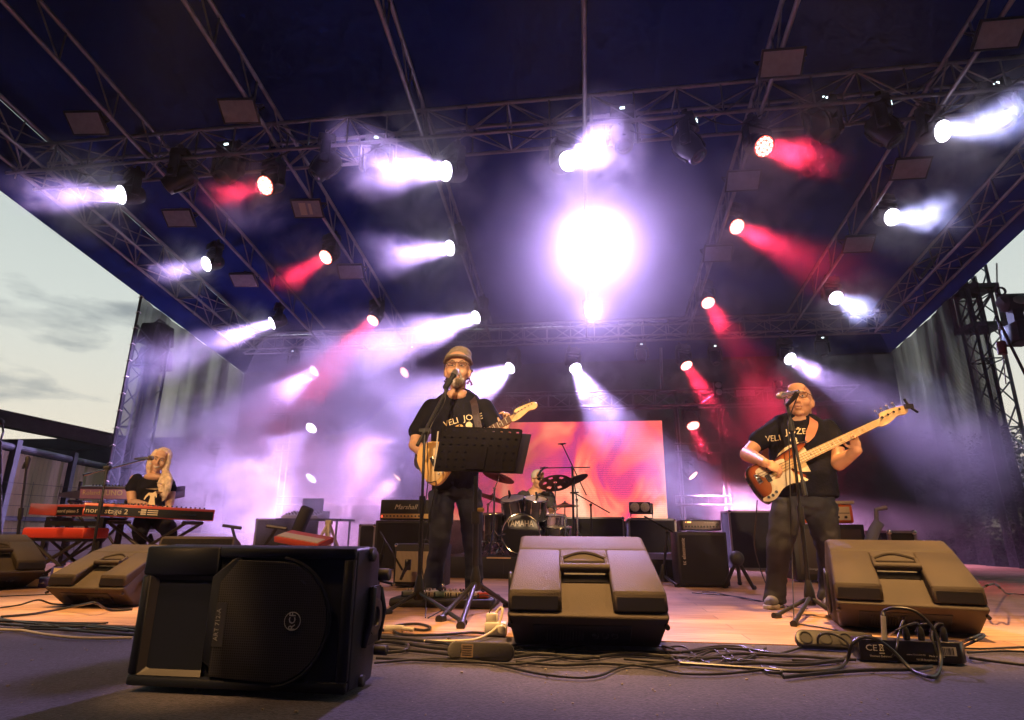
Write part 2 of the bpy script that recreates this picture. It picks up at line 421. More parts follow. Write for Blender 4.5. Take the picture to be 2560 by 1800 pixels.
def rafter(x, Ya, Yb, label):
    A = Vector((x, Ya, roofz(Ya)-.13)); B = Vector((x, Yb, roofz(Yb)-.13)); h = Vector((0, 0, .42))
    root = thing('roof_rafter', label, 'rafter', A, group='ladder rafters under the canopy')
    MB().cyl(A, B, .026, n=10).build('chord', alu, root, smooth=True, world=True)
    MB().cyl(A-h, B-h, .026, n=10).build('chord', alu, root, smooth=True, world=True)
    m = MB(); t = (B-A); L = t.length; t = t/L; p = .85; k = int(L/p)
    for q in range(k):
        m.cyl(A+t*p*q, A+t*p*(q+.5)-h, .011, n=6); m.cyl(A+t*p*(q+.5)-h, A+t*p*(q+.5), .011, n=6)
    m.build('bracing', alu, root, smooth=True, world=True)
    return root
RX = [-5.80, -3.92, -1.96, .107, 2.2, 4.26]
RLAB = ['left outermost roof rafter above the keyboards, floodlights on its lower tube', 'second roof rafter from the left, with dark floodlights strung along it', 'third roof rafter from the left, above the singing guitarist, no floodlights',
        'straight upright-looking rafter pointing at the camera above the brightest lamp', 'fifth rafter, carrying the red lamps on the right', 'right outermost roof rafter carrying white lamps above the bassist']
for x, l in zip(RX, RLAB): rafter(x, 2.0, 12.3, l)
g = 'box trusses of the stage roof'
FT = truss_box('front_truss', 'long box truss across the stage front, moving heads hung under it', (XL-.3, 6.62, 5.40), (XR+.6, 6.62, 5.66), .42, .42, .52, group=g)
BT = truss_box('rear_truss', 'box truss across the back of the roof, behind the rafters', (XL, 12.45, 4.60), (XR, 12.45, 4.68), .36, .36, .5, group=g)
for x, l in ((-7.55, 'left side truss sloping down beside the open sky'), (6.1, 'right side truss sloping down in front of the hoist tower')):
    truss_box('side_truss', l, (x, 2.0, roofz(2.0)-.4), (x, 12.3, roofz(12.3)-.4), .42, .42, .55, group=g)
LT = truss_box('lighting_truss', 'low box truss behind the drummer, above the video screen', (-6.6, 11.9, 2.98), (5.2, 11.9, 3.03), .3, .3, .42, group=g, r=.02, rb=.009)
def pipe_ladder(x0, x1, z, Y, label):
    root = thing('lamp_pipe', label, 'pipe frame', (x0, Y, z), group='short pipe frames for the low lamps')
    m = MB(); m.cyl((x0, Y, z), (x1, Y, z), .022, n=8); m.cyl((x0, Y, z+.16), (x1, Y, z+.16), .018, n=8)
    for q in range(int((x1-x0)/.3)+1): m.cyl((x0+q*.3, Y, z), (x0+q*.3, Y, z+.16), .009, n=6)
    m.build('rail', alu, root, smooth=True, world=True)
    m = MB()
    for x in (x0+.1, x1-.1): m.cyl((x, Y+.05, 0), (x, Y+.05, 2.85), .024, n=8)
    m.build('upright', alu, root, smooth=True, world=True)
for a, bb, yy, l in ((690, 1110, 1128, 'pipe frame left of the singer in thick smoke, upper'), (1688, 1830, 1130, 'pipe frame right of the video screen'), (690, 1010, 1262, 'low pipe frame in smoke behind the mixing desk'), (1690, 1830, 1262, 'low pipe frame behind the silver bass head')):
    pa, pb = P(a, yy, 12.0), P(bb, yy, 12.0); pipe_ladder(pa.x, pb.x, pa.z, 12.0, l)
MB().cyl(P(1652, 870, 11.9), P(1655, 975, 11.9), .03, n=10).build('hanging_pole', alu, None, smooth=True); tag(bpy.data.objects['hanging_pole'], 'vertical pole between the rear truss and the low lighting truss', 'pole')
# LED video wall
sa, sb = P(1060, 1050, 11.5), P(1663, 1292, 11.5)
scr = thing('video_wall', 'lit video wall with pink and orange flames behind the drummer', 'screen', ((sa.x+sb.x)/2, 11.5, .62))
w = (P(1663, 1170, 11.5).x-sa.x); zt = P(1663, 1050, 11.5).z; xc = sa.x+w/2
m = MB(); m.mm((xc-w/2, 11.5, .66), (xc+w/2, 11.62, zt)); m.build('cabinet', darkpl, scr, world=True)
m = MB(); m.add([(xc-w/2+.01, 11.495, .67), (xc+w/2-.01, 11.495, .67), (xc+w/2-.01, 11.495, zt-.01), (xc-w/2+.01, 11.495, zt-.01)], [(0, 1, 2, 3)]); m.build('picture', screen_mat(), scr, world=True)
m = MB()
for q in range(7):
    x = xc-w/2+.2+q*(w-.4)/6; m.cyl((x, 11.7, 0), (x, 11.7, zt-.1), .03, n=8); m.cyl((x, 11.7, 0), (x, 12.2, .0), .03, n=8)
m.build('support', blackm, scr, smooth=True, world=True)
# nets
def netting(name, label, pts, material, nu=40, nv=24, fold=.06, parent=None):
    # pts: bottom-left, bottom-right, top-right, top-left
    a, b_, c, d = [Vector(p) for p in pts]; nrm = (b_-a).cross(d-a).normalized()
    m = MB(); vs = []
    for j in range(nv+1):
        for i in range(nu+1):
            u, v = i/nu, j/nv
            p = (a.lerp(b_, u)).lerp(d.lerp(c, u), v)
            f = fold*(1-v*.6)*(math.sin(u*nu*.75+math.sin(u*7)*1.5)+.5*math.sin(u*nu*1.9+1)+.6*math.sin(v*9+u*8))
            vs.append(p+nrm*f)
    fs = [(j*(nu+1)+i, j*(nu+1)+i+1, (j+1)*(nu+1)+i+1, (j+1)*(nu+1)+i) for j in range(nv) for i in range(nu)]
    m.add(vs, fs); o = m.build(name, material, parent, smooth=True, world=parent is not None); return o
netL = net_mat('pale shade net', (.030, .036, .042), (.50, .90), (1, 2.4, .25), 15)
netR = net_mat('black shade net', (.012, .013, .016), (.66, .995), (1.3, 2.6, .4), 15)
netB = net_mat('black back net', (.013, .013, .018), (.90, .985), (1.2, 1, .5), 30)
YL = (P(350, 755, 1).x); YL = XL/YL   # depth at which the left net begins
yl0 = YL
root = thing('side_net', 'grey see-through shade net on the left, laced edge against the sky', 'netting', (XL, yl0, 0), group='shade nets round the stage')
netting('mesh_sheet', '', [(XL, yl0, -.4), (XL, 12.9, -.4), (XL, 12.9, roofz(12.9)-.93), (XL, yl0, roofz(yl0)-.93)], netL, 46, 20, .05, root)
m = MB(); m.cyl((XL, yl0, -.5), (XL, yl0, roofz(yl0)-.9), .022, n=8); m.build('edge_pole', blackm, root, smooth=True, world=True)
m = MB()
for k in range(15):
    z = .3+k*.30; m.tube([(XL-.03, yl0-.02, z), (XL+.03, yl0-.03, z+.03), (XL+.03, yl0+.03, z+.02), (XL-.03, yl0+.02, z)], .008, 6)
m.build('cable_tie', whitepl, root, world=True)
root = thing('side_net', 'black shade net on the right, trees and evening sky showing through', 'netting', (XR, 9.93, 0), group='shade nets round the stage')
netting('mesh_sheet', '', [(XR, 9.93, -.4), (XR, 12.9, -.4), (XR, 12.9, roofz(12.9)-.78), (XR, 9.93, roofz(9.93)-.78)], netR, 40, 20, .05, root)
root = thing('rear_net', 'black net across the whole back of the stage', 'netting', (0, 12.9, 0), group='shade nets round the stage')
netting('mesh_sheet', '', [(XL, 12.9, -.4), (XR, 12.9, -.4), (XR, 12.9, roofz(12.9)-.78), (XL, 12.9, roofz(12.9)-.9)], netB, 70, 16, .04, root)
# roof towers (behind the left net, outside the right one)
def tower(x, Y, z0, z1, w, label, mtl=None, kids=True):
    mtl = mtl or alu
    root = thing('roof_tower', label, 'tower', (x, Y, z0), group='lattice towers holding the roof')
    for i in (-1, 1):
        for j in (-1, 1): MB().cyl((x+i*w/2, Y+j*w/2, z0), (x+i*w/2, Y+j*w/2, z1), .028, n=10).build('leg', mtl, root, smooth=True, world=True)
    m = MB(); k = int((z1-z0)/.38); p = (z1-z0)/k
    for q in range(k):
        za, zb = z0+q*p, z0+(q+1)*p
        for (x0, y0, x1, y1) in ((-1, -1, 1, -1), (1, -1, 1, 1), (1, 1, -1, 1), (-1, 1, -1, -1)):
            if q % 2: x0, y0, x1, y1 = x1, y1, x0, y0
            m.cyl((x+x0*w/2, Y+y0*w/2, za), (x+x1*w/2, Y+y1*w/2, zb), .013, n=6)
            if q % 3 == 0: m.cyl((x+x0*w/2, Y+y0*w/2, za), (x+x1*w/2, Y+y1*w/2, za), .013, n=6)
    m.build('bracing', mtl, root, smooth=True, world=True)
    return root
dalu = mat('weathered aluminium', (.45, .52, .54), .5, .3, var=.15)
tw = tower(-8.45, 10.4, -1.3, 4.3, .42, 'lattice tower behind the left net', dalu)
tw2 = tower(6.78, 10.6, -1.3, 5.6, .36, 'lattice tower outside the right net, hoist sleeve at its top', dalu)
# ------------------------------------------------------------------ stage lamps: fixtures and the light they give
wface = emis('lit white lamp face', (.86, .80, 1.0), 22.0)
rface = emis('lit red lamp face', (1.0, .10, .07), 4.5)
rled = emis('lit red lamp diode', (1.0, .62, .50), 16.0)
lampblk = mat('lamp housing', (.012, .012, .016), .32)
glassd = mat('dark lens', (.03, .03, .05), .06, coat=1)
disp = emis('small lamp display', (.75, .95, 1.0), 6.0)
def fixture(kind, s=1.0):
    # head axis along -Z of the child 'head'; origin = clamp on the pipe
    names = {'white': 'wash_light', 'red': 'wash_light', 'off': 'moving_head'}
    root = thing(names[kind], 'x', 'stage light', (0, 0, 0))
    m = MB(); m.box((0, 0, -.10), (.27, .20, .11), taper=.92); m.box((.09, 0, -.02), (.03, .06, .07)); m.box((-.09, 0, -.02), (.03, .06, .07))
    m.cyl((0, 0, -.155), (0, 0, -.18), .09, n=16)
    m.build('base', lampblk, root, bevel=.012)
    m = MB()
    for s_ in (-1, 1): m.box((s_*.165, 0, -.32), (.035, .11, .27)); m.cyl((s_*.15, 0, -.40), (s_*.19, 0, -.40), .055, n=14)
    m.box((0, 0, -.185), (.36, .11, .035)); m.build('yoke', lampblk, root, bevel=.012)
    m = MB(); prof = [(.05, .17), (.105, .155), (.13, .10), (.135, 0), (.13, -.06), (.142, -.085), (.142, -.115), (.125, -.12)]
    if kind == 'off': prof = [(.05, .19), (.11, .17), (.135, .10), (.13, -.04), (.105, -.12), (.10, -.17), (.082, -.175)]
    m.lathe(prof, 22)
    if kind == 'off': m.tube([(.0, .125, .12), (0, .14, .02), (0, .11, -.12)], .02, 6); m.tube([(.0, -.125, .12), (0, -.14, .02), (0, -.11, -.12)], .02, 6)
    h = m.build('head', lampblk, root, smooth=True); h.location = (0, 0, -.40); WM[h.name] = Matrix.Translation((0, 0, -.40))
    if kind == 'off':
        m = MB(); m.lathe([(.001, -.19), (.05, -.186), (.078, -.17)], 18); o = m.build('lens', glassd, h, smooth=True)
        m = MB(); m.box((0, -.102, -.10), (.05, .004, .022)); m.build('display', disp, root)
    else:
        m = MB(); m.mi = 0; m.lathe([(.122, -.118), (.122, -.1245), (.001, -.126)], 24); m.mi = 1
        if kind == 'red':
            pts = [(0, 0)]+[(.048*math.cos(a*math.pi/3), .048*math.sin(a*math.pi/3)) for a in range(6)]+[(.095*math.cos(a*math.pi/6+.2), .095*math.sin(a*math.pi/6+.2)) for a in range(12)]
            for x, y in pts: m.sph((x, y, -.126), (.0165, .0165, .008), n=8, m=4)
        m.build('lens', [wface, rled] if kind == 'white' else [rface, rled], h)
    return root
# colours and outputs of the beams
WHT, PUR, RED, BLU = (.62, .42, 1.0), (.60, .38, 1.0), (1.0, .03, .09), (.50, .52, 1.0)
def spot(name, p, d, c, e, ang, blend=.35, r=.10, parent=None):
    if name == 'beam_lamp':      # a lens-sized disc that shines in a narrow cone
        l = bpy.data.lights.new(name, 'AREA'); l.shape = 'DISK'; l.size = r*2.3; l.spread = R_(ang); om = 2*math.pi*(1-math.cos(R_(ang)/2)); l.energy = e/(4*math.pi)*om*.45; l.color = c
    else:
        l = bpy.data.lights.new(name, 'SPOT'); l.energy = e; l.color = c; l.spot_size = R_(ang); l.spot_blend = blend; l.shadow_soft_size = r
    o = bpy.data.objects.new(name, l); col.objects.link(o); o.matrix_world = look(p, d); return o
protos = {k: fixture(k) for k in ('white', 'red', 'off')}
used = set()
def put(kind, px, Y, d, label, group, e=0, c=None, ang=26, s=1.0, hang=True, blend=.35, base_up=True):
    root = protos[kind] if kind not in used else None
    c0 = P(px[0], px[1], Y)                     # where the lens is seen
    dv = Vector(d).normalized(); head = c0-dv*.12*s
    loc = head+Vector((0, 0, .40*s)) if base_up else head-Vector((0, 0, .40*s))
    yaw = math.atan2(dv.y, dv.x)+math.pi/2
    if root is None: root = dup(protos[kind])
    used.add(kind)
    root.location = loc; root.scale = (s,)*3; root.rotation_euler = (0 if base_up else math.pi, 0, yaw)
    root['label'] = label; root['group'] = group
    for o in col.objects:
        if o.parent == root and o.name.startswith('head'):
            Rm = root.rotation_euler.to_matrix().inverted() @ look((0, 0, 0), dv, (0, 0, 1) if abs(dv.z) < .97 else (0, 1, 0)).to_3x3()
            o.rotation_euler = Rm.to_euler()
    if e: spot('beam_lamp', c0+dv*.035, dv, c, e, ang, blend, .09*s)
    return root
gw, gr, go = 'lit white wash lights under the roof', 'lit red wash lights under the roof', 'unlit moving heads on the front truss'
E1 = 1500
WL = [((303, 487), 6.6, (-.42, -.72, -.42), 'white lamp at the far left end of the front truss', 1500, 34),
 ((516, 660), 8.7, (-.40, -.70, -.50), 'white lamp on the left rafter, above the open sky edge', 1100, 30),
 ((680, 808), 10.7, (-.68, -.50, -.50), 'white lamp on the left rafter throwing a long beam to the left net', 6000, 30),
 ((786, 928), 12.2, (-.50, -.55, -.70), 'white lamp low at the left back corner, above the smoky trees', 10000, 50),
 ((1115, 428), 6.5, (-.60, -.62, -.30), 'large glaring white lamp on the front truss above and left of the cap', 2400, 46),
 ((1125, 620), 8.7, (-.62, -.58, -.36), 'white lamp on the third rafter, halfway back, shining left', 2000, 38),
 ((1190, 793), 10.7, (-.62, -.55, -.42), 'white lamp just above the cap, shining left into the smoke', 9000, 36),
 ((1275, 920), 12.2, (-.55, -.60, -.55), 'white lamp right beside the singing guitarist\'s head', 17000, 50),
 ((1420, 403), 6.6, (.48, -.75, -.32), 'glaring white lamp on the front truss near the middle', 2200, 46),
 ((1438, 920), 12.2, (.36, -.55, -.80), 'white lamp above the video wall, shining down right', 13000, 34),
 ((2357, 328), 6.6, (.35, -.78, -.42), 'white lamp at the right end of the front truss', 1400, 40),
 ((2230, 543), 8.6, (.22, -.82, -.45), 'white lamp on the right rafter nearest the front truss', 1400, 38),
 ((2090, 745), 10.7, (.15, -.80, -.62), 'white lamp on the right rafter above the bass neck', 2200, 36),
 ((1975, 897), 12.2, (.34, -.72, -.62), 'white lamp right above the bald bassist', 4000, 28),
 ((778, 1070), 12.0, (-.20, -.65, -.65), 'white lamp on the left pipe frame, upper of the low pair', 7000, 60),
 ((778, 1196), 12.0, (-.35, -.55, -.70), 'white lamp on the left pipe frame, lowest, shining on the mixing desk', 6000, 50)]
for px, Y, d, l, e, a in WL: put('white', px, Y, d, l, gw, e, WHT if px[0] < 2000 else BLU, a)
RL = [((663, 464), 6.5, (-.25, -.70, -.60), 'red lamp on the front truss at the left', 800, 24),
 ((814, 643), 8.7, (-.32, -.62, -.70), 'red lamp on the second rafter, left, halfway back', 1500, 24),
 ((932, 801), 10.7, (-.30, -.55, -.80), 'red lamp on the second rafter, left, near the rear truss', 3500, 28),
 ((1011, 931), 12.2, (-.5, -.55, -.6), 'small red lamp just left of the guitarist\'s face', 500, 26),
 ((1910, 366), 6.5, (.30, -.65, -.65), 'red lamp on the front truss at the right, strongest red beam', 2600, 24),
 ((1842, 567), 8.7, (.30, -.66, -.66), 'red lamp on the fifth rafter, halfway back', 3000, 22),
 ((1770, 757), 10.7, (.15, -.62, -.80), 'red lamp on the fifth rafter, near the rear truss', 2800, 24),
 ((1716, 914), 12.2, (.30, -.50, -.85), 'red lamp right of the video wall, on the rear truss', 3500, 24),
 ((1733, 1064), 12.0, (.15, -.55, -.90), 'low red lamp beside the top right corner of the video wall', 3500, 26)]
for px, Y, d, l, e, a in RL: put('red', px, Y, d, l, gr, e, RED, a)
for px, Y, d, l in (((990, 1069), 12.0, (-.4, -.3, -.5), 'faint warm lamp in the smoke left of the guitarist, upper'), ((993, 1193), 12.0, (-.4, -.2, -.5), 'faint warm lamp in the smoke left of the guitarist, lower'), ((1733, 1189), 12.0, (.4, -.2, -.5), 'faint warm lamp in the smoke right of the video wall')):
    put('red', px, Y, d, l, 'low warm lamps in the smoke', 12000 if px[0] > 1500 else 5000, (.95, .42, .85), 80, .8)
for px, Y, s, l, e in (((1480, 610), 8.7, 1.15, 'blinding white lamp in the middle, pointed straight at the camera', 4800), ((1480, 780), 10.7, 1.0, 'second blinding white lamp under the brightest one', 500)):
    p = P(px[0], px[1], Y); put('white', px, Y, Vector((.25, .3, .1))+(CC-p), l, 'lamps pointed at the camera', e, WHT, 80, s, blend=1.0)
MH = [((425, 462), (-.7, -.1, -.5), 'unlit moving head second from the left, lens turned left'), ((558, 440), (0, -.5, -.8), 'unlit moving head between the left white and red lamps'), ((795, 432), (-.5, -.2, -.8), 'unlit moving head right of the left red lamp, box hanging low'),
 ((937, 430), (.05, -.35, -.9), 'unlit moving head half hidden in white smoke'), ((1559, 360), (0, -.35, -.9), 'unlit moving head in the purple glare right of centre'), ((1740, 385), (.45, -.2, -.8), 'unlit moving head in purple haze left of the strong red lamp'),
 ((2070, 335), (.05, -.4, -.9), 'unlit moving head right of the strong red lamp, glints on its lens'), ((2232, 345), (.35, -.2, -.8), 'bulky unlit moving head turned right'), ((2508, 300), (-.1, -.4, -.8), 'unlit moving head at the right border of the view')]
for px, d, l in MH: put('off', px, 6.5, d, l, go, s=1.15)
for px, l in (((1030, 905), 'left of the cap'), ((730, 915), 'far left'), ((1605, 900), 'above the screen edge'), ((1790, 905), 'right of the screen'), ((2060, 885), 'near the right corner')):
    put('off', px, 12.3, (0, -.3, -.95), 'small unlit moving head on the rear truss, '+l, 'unlit moving heads on the rear truss', s=.8)
# work floodlights (unlit) on the rafters
def flood_proto():
    root = thing('floodlight', 'x', 'floodlight', (0, 0, 0))
    m = MB(); m.box((0, 0, .045), (.46, .30, .07), taper=.86)
    for k in range(9): m.box((-.17+k*.0425, 0, .095), (.008, .22, .03))
    m.build('housing', lampblk, root, bevel=.006)
    m = MB(); m.box((0, 0, .004), (.46, .30, .012)); m.build('rim', lampblk, root, bevel=.004)
    m = MB(); m.box((0, 0, -.004), (.41, .25, .006)); m.build('glass', mat('floodlight glass', (.30, .32, .40), .35, var=.1, vscale=12), root)
    m = MB(); m.tube([(-.24, 0, .02), (-.25, .0, .16), (0, 0, .2), (.25, 0, .16), (.24, 0, .02)], .012, 6); m.build('bracket', lampblk, root, smooth=True)
    return root
FLP = flood_proto(); first = True
FL = [((215, 308), 'left of the group of four in front, seen edge-on', (-.1, -.62, -.78)), ((597, 278), 'on the second rafter in front of the truss, with hanging cables', (-.05, -.6, -.8)), ((447, 546), 'below the second moving head on the left', (-.1, -.6, -.8)),
 ((768, 522), 'with a white sticker on its glass', (-.1, -.6, -.8)), ((609, 701), 'farthest back on the left rafter', (-.1, -.5, -.85)), ((877, 680), 'farthest back on the second rafter', (-.05, -.6, -.8)),
 ((1955, 158), 'in front of the truss on the fifth rafter, above the strong red lamp', (.05, -.62, -.78)), ((2500, 85), 'top right, at the view\'s edge', (.05, -.6, -.8)), ((1858, 452), 'under the strong red lamp', (.05, -.62, -.78)),
 ((2278, 422), 'under the bulky moving head on the right', (.1, -.6, -.8)), ((1795, 634), 'farthest back on the fifth rafter', (.05, -.62, -.78)), ((2147, 611), 'farthest back on the right rafter', (.08, -.6, -.8))]
for px, l, nrm in FL:
    p = RP(px[0], px[1], .66); r = FLP if first else dup(FLP); first = False
    mm_ = frame(p, (1, .0, 0) if px[0] > 1280 else (1, .08, .0), -Vector(nrm))
    r.matrix_world = mm_; r['label'] = 'grey floodlight '+l; r['group'] = 'unlit floodlights on the rafters'
    WM[r.name] = mm_
    m = MB(); x = min(RX, key=lambda q: abs(q-p.x)); top = Vector((x, p.y+.05, roofz(p.y+.05)-.55)); m.tube([p+Vector((0, 0, .17)), (p+top)/2+Vector((0, 0, .05)), top], .014, 6); m.build('clamp_arm', blackm, r, smooth=True, world=True)
m = MB(); mm_ = WM[[o for o in col.objects if o.get('label', '').endswith('sticker on its glass')][0].name]
st = [o for o in col.objects if o.get('label', '').endswith('sticker on its glass')][0]
m.box((-.06, 0, -.0085), (.10, .19, .002)); m.box((.05, 0, -.0085), (.045, .17, .002)); m.build('sticker', whitepl, st)
# double blinders
def blinder(px, Y, label, horiz=False, s=1.0, z=None):
    c = P(px[0], px[1], Y); root = thing('double_blinder', label, 'stage light', c, group='unlit double blinders')
    m = MB(); sz = (.30, .14, .15) if horiz else (.15, .14, .30); m.box(c+Vector((0, .08, 0)), Vector(sz)*s)
    m.build('housing', lampblk, root, world=True, bevel=.01)
    for q in (-1, 1):
        o = Vector((q*.073*s, 0, 0)) if horiz else Vector((0, 0, q*.073*s))
        m = MB(); M = look(c+o+Vector((0, .03, 0)), (0, -1, 0)) @ Matrix.Scale(s, 4); m.lathe([(.06, .0), (.066, -.03), (.06, -.04), (.04, -.05), (.001, -.054)], 18, M); m.build('reflector_lamp', mat('frosted lamp glass', (.62, .58, .6), .18, var=.15, vscale=60), root, smooth=True, world=True)
for px, l in (((1797, 971), 'double blinder on the low truss right of the screen'), ((1949, 968), 'double blinder on the low truss behind the bassist\'s head'), ((798, 992), 'double blinder at the left end of the low truss, in smoke')): blinder(px, 11.6, l, s=.95)
blinder((1757, 1130), 11.7, 'double blinder on the pipe frame right of the screen', s=1.0)
blinder((1600, 1268), 8.6, 'double blinder on the black box behind the drums', True, .95)
# warm front light from the audience side, and added spots on single things
def area(name, p, tgt, c, e, size):
    l = bpy.data.lights.new(name, 'AREA'); l.energy = e; l.color = c; l.shape = 'DISK'; l.size = size; o = bpy.data.objects.new(name, l); col.objects.link(o); o.matrix_world = look(p, Vector(tgt)-Vector(p)); return o
WARM = (1.0, .52, .18)
spot('warm_spot', (-3.4, .45, 6.4), (1.9, 3.5, -5.6), WARM, 1000, 58, .8, .12)
spot('warm_spot', (3.6, .45, 6.4), (-1.9, 3.5, -5.6), WARM, 900, 58, .8, .12)
spot('warm_spot', (-5.6, .6, 6.3), (.7, 5.6, -5.4), WARM, 1600, 34, .8, .12)
for x, y, tx, ty, e in ((-3.1, 3.3, -2.95, 3.7, 1100), (-.1, 2.5, -.0, 2.9, 1400), (1.8, 3.1, 1.65, 3.5, 1500), (-5.3, 2.6, -4.9, 4.8, 350)): spot('warm_spot', (x, y, 6.0), (tx-x, ty-y, -5.9), WARM, e*2.7, 25, .9, .12)  # overhead spots added to gild the monitor backs and reach the keyboards
FOH = (1.0, .64, .34)
for nm_, tgt, e, a in (('singer', (-.98, 4.4, 1.40), 4600, 9), ('bassist', (1.45, 4.35, 1.20), 4400, 8.5), ('keys', (-4.6, 6.3, 1.05), 3600, 7), ('drums', (-.55, 7.2, 1.0), 5200, 7)):
    o = Vector((tgt[0]*.4, -6.0, 3.0)); spot('warm_spot', o, Vector(tgt)-o, FOH, e, a, .7, .1)
spot('warm_spot', (-1.7, -1.2, 4.6), (.50, 3.05, -4.5), WARM, 1500, 6.0, .9, .05)  # narrow spot added only to light the ramp of the speaker horn
# ------------------------------------------------------------------ loudspeakers on the front edge
navypl = mat('satin black cabinet', (.009, .012, .022), .45, bump=.12, bscale=400, spec=.25)
def loft(m, secs):               # secs: list of closed rings (same count)
    n = len(secs[0]); vs = [p for s_ in secs for p in s_]; fs = []
    for i in range(len(secs)-1):
        for j in range(n):
            a = i*n+j; b_ = i*n+(j+1) % n; fs.append((a, b_, b_+n, a+n))
    fs += [tuple(reversed(range(n))), tuple(range((len(secs)-1)*n, len(secs)*n))]
    return m.add(vs, fs)
def wedge(label, loc, rz, s=1.0, lean=0):
    root = thing('stage_monitor', label, 'monitor speaker', loc, rot=(lean, 0, rz), group='stage monitor wedges', scale=s)
    root.scale = (s, s, s*.955); WM[root.name] = Matrix.LocRotScale(root.location, root.rotation_euler, root.scale)
    # side profile (y, z): camera side is -y
    prof = [(.33, .425), (.15, .375), (.02, .315), (-.15, .225), (-.165, .15), (-.18, .135), (-.02, .01), (.06, 0), (.46, 0), (.52, .05), (.36, .42)]
    hw = [.262, .272, .282, .288, .294, .294, .275, .27, .30, .305, .28]
    L = [Vector((-w, y, z)) for (y, z), w in zip(prof, hw)]; Rr = [Vector((w, y, z)) for (y, z), w in zip(prof, hw)]
    m = MB(); n = len(prof)
    cut = lambda P_: P_
    core = [(.33, .425), (.15, .375), (.13, .345), (.02, .262), (-.155, .148), (-.18, .135), (-.02, .01), (.06, 0), (.46, 0), (.52, .05), (.36, .42)]
    hwc = [.262, .272, .272, .282, .294, .294, .275, .27, .30, .305, .28]
    loft(m, [[Vector((s_*w, y, z)) for (y, z), w in zip(core, hwc)] for s_ in (-1, 1)])
    m.build('cabinet', plastic, root, bevel=.012, seg=3)
    for s_ in (-1, 1):
        m = MB(); bl = [(.155, .373), (-.15, .228), (-.158, .218), (-.163, .15), (.0, .20), (.14, .33)]
        ws = [.272, .288, .289, .294, .28, .272]
        a = [Vector((s_*.094, y, z)) for y, z in bl]; b_ = [Vector((s_*w, y, z)) for (y, z), w in zip(bl, ws)]
        loft(m, [a, b_] if s_ > 0 else [b_, a]); m.build('rear_shell', plastic, root, bevel=.011, seg=3)
        # dark sheets on the two feet, their recess shade put into the colour
        m = MB(); m.add([(s_*.108, -.1625, .205), (s_*.276, -.1625, .205), (s_*.279, -.1665, .158), (s_*.108, -.1665, .158)], [(0, 1, 2, 3)]); m.build('foot_recess_shade', darkpl, root)
        # grip slots in the tapered flanks
        m = MB(); M = Matrix.Translation((s_*.300, .13, .17)) @ Matrix.Rotation(s_*-.04, 4, 'Z')
        m.prism([(-.035, -.10), (.035, -.13), (.06, .02), (.02, .11), (-.035, .08)], -.012, .006, M @ Matrix.Rotation(math.pi/2, 4, 'Y') @ Matrix.Rotation(math.pi/2, 4, 'Z')); m.build('side_grip', darkpl, root, bevel=.008)
    # top bridge over the handle and the handle itself
    m = MB(); top = [(.155, .373), (.055, .327), (.05, .30), (.14, .33)]; loft(m, [[Vector((x, y, z)) for y, z in top] for x in (-.096, .096)]); m.build('handle_bridge', plastic, root, bevel=.006)
    m = MB()
    arch = [(-.09+.18*i/10, .034*math.sin(math.pi*i/10)) for i in range(11)]
    d = Vector((0, -.17, -.081)).normalized(); o = Vector((0, .07, .336))
    m.tube([o+Vector((x, 0, 0))-d*y*1.5+d*.03*0 for x, y in arch], .010, 8)
    m.tube([o+Vector((-.09, 0, 0)), o+Vector((-.09, 0, 0))+d*.06], .009, 8); m.tube([o+Vector((.09, 0, 0)), o+Vector((.09, 0, 0))+d*.06], .009, 8)
    m.build('handle_surround', plastic, root, smooth=True)
    m = MB(); q = o+d*.072; m.tube([q+Vector((-.098, 0, -.004)), q+Vector((.098, 0, -.004))], .019, 14); m.build('handle', plastic, root, smooth=True)
    m = MB(); m.box((0, .075, .292), (.17, .085, .03), Matrix.Identity(4)); m.build('handle_cup', darkpl, root)
    m = MB(); m.add([(-.086, .064, .303), (.086, .064, .303), (.088, .018, .268), (-.088, .018, .268)], [(0, 1, 2, 3)]); m.add([(-.088, .018, .268), (.088, .018, .268), (.088, -.012, .248), (-.088, -.012, .248)], [(0, 1, 2, 3)]); m.build('handle_opening_shade', rubber, root)  # dark sheets over the core stand for the shade inside the handle opening
    # underside with connector plate, grille on the far face
    m = MB(); M = frame((0, -.095, .068), (1, 0, 0), (0, -.66, -.75)); m.box((-.02, 0, .004), (.36, .11, .008), M)
    for k in range(12): m.box((-.15+k*.012, .0, .011), (.005, .07, .006), M)
    for k in range(3): m.cyl(M @ Vector((.03+k*.035, .0, .006)), M @ Vector((.03+k*.035, 0, .018)), .012, n=12)
    m.build('amplifier_plate', darkpl, root, bevel=.002)
    m = MB(); m.add([(-.26, .372, .405), (.26, .372, .405), (.285, .525, .065), (-.285, .525, .065)], [(0, 1, 2, 3)]); m.build('grille', mat('perforated steel grille', (.02, .02, .024), .5, .5, bump=.8, bscale=500), root)
    m = MB()
    for x in (-.27, .27): m.cyl((x*1.05, -.15, .105), (x*1.05, -.166, .10), .009, n=10)
    m.cyl((.288, .03, .175), (.315, .03, .175), .019, n=14); m.build('screw', darkpl, root, smooth=True)
    return root
def yaw_to(a, b): return math.atan2(b.y-a.y, b.x-a.x)
def place_wedge(label, pl, pr_, s, extra=0):
    a, b_ = G(*pl), G(*pr_); c = (a+b_)/2; return wedge(label, (c.x, c.y, 0), yaw_to(a, b_)+extra, s)
a, b_ = G(1300, 1612), G(1640, 1620)
W1 = place_wedge('stage monitor in the middle, scuffed golden-lit back with a carrying handle', (1286, 1614), (1650, 1622), 1.09)
W2 = place_wedge('stage monitor on the right, behind the black socket box with upright plugs', (2112, 1570), (2440, 1592), 1.07, R_(3))
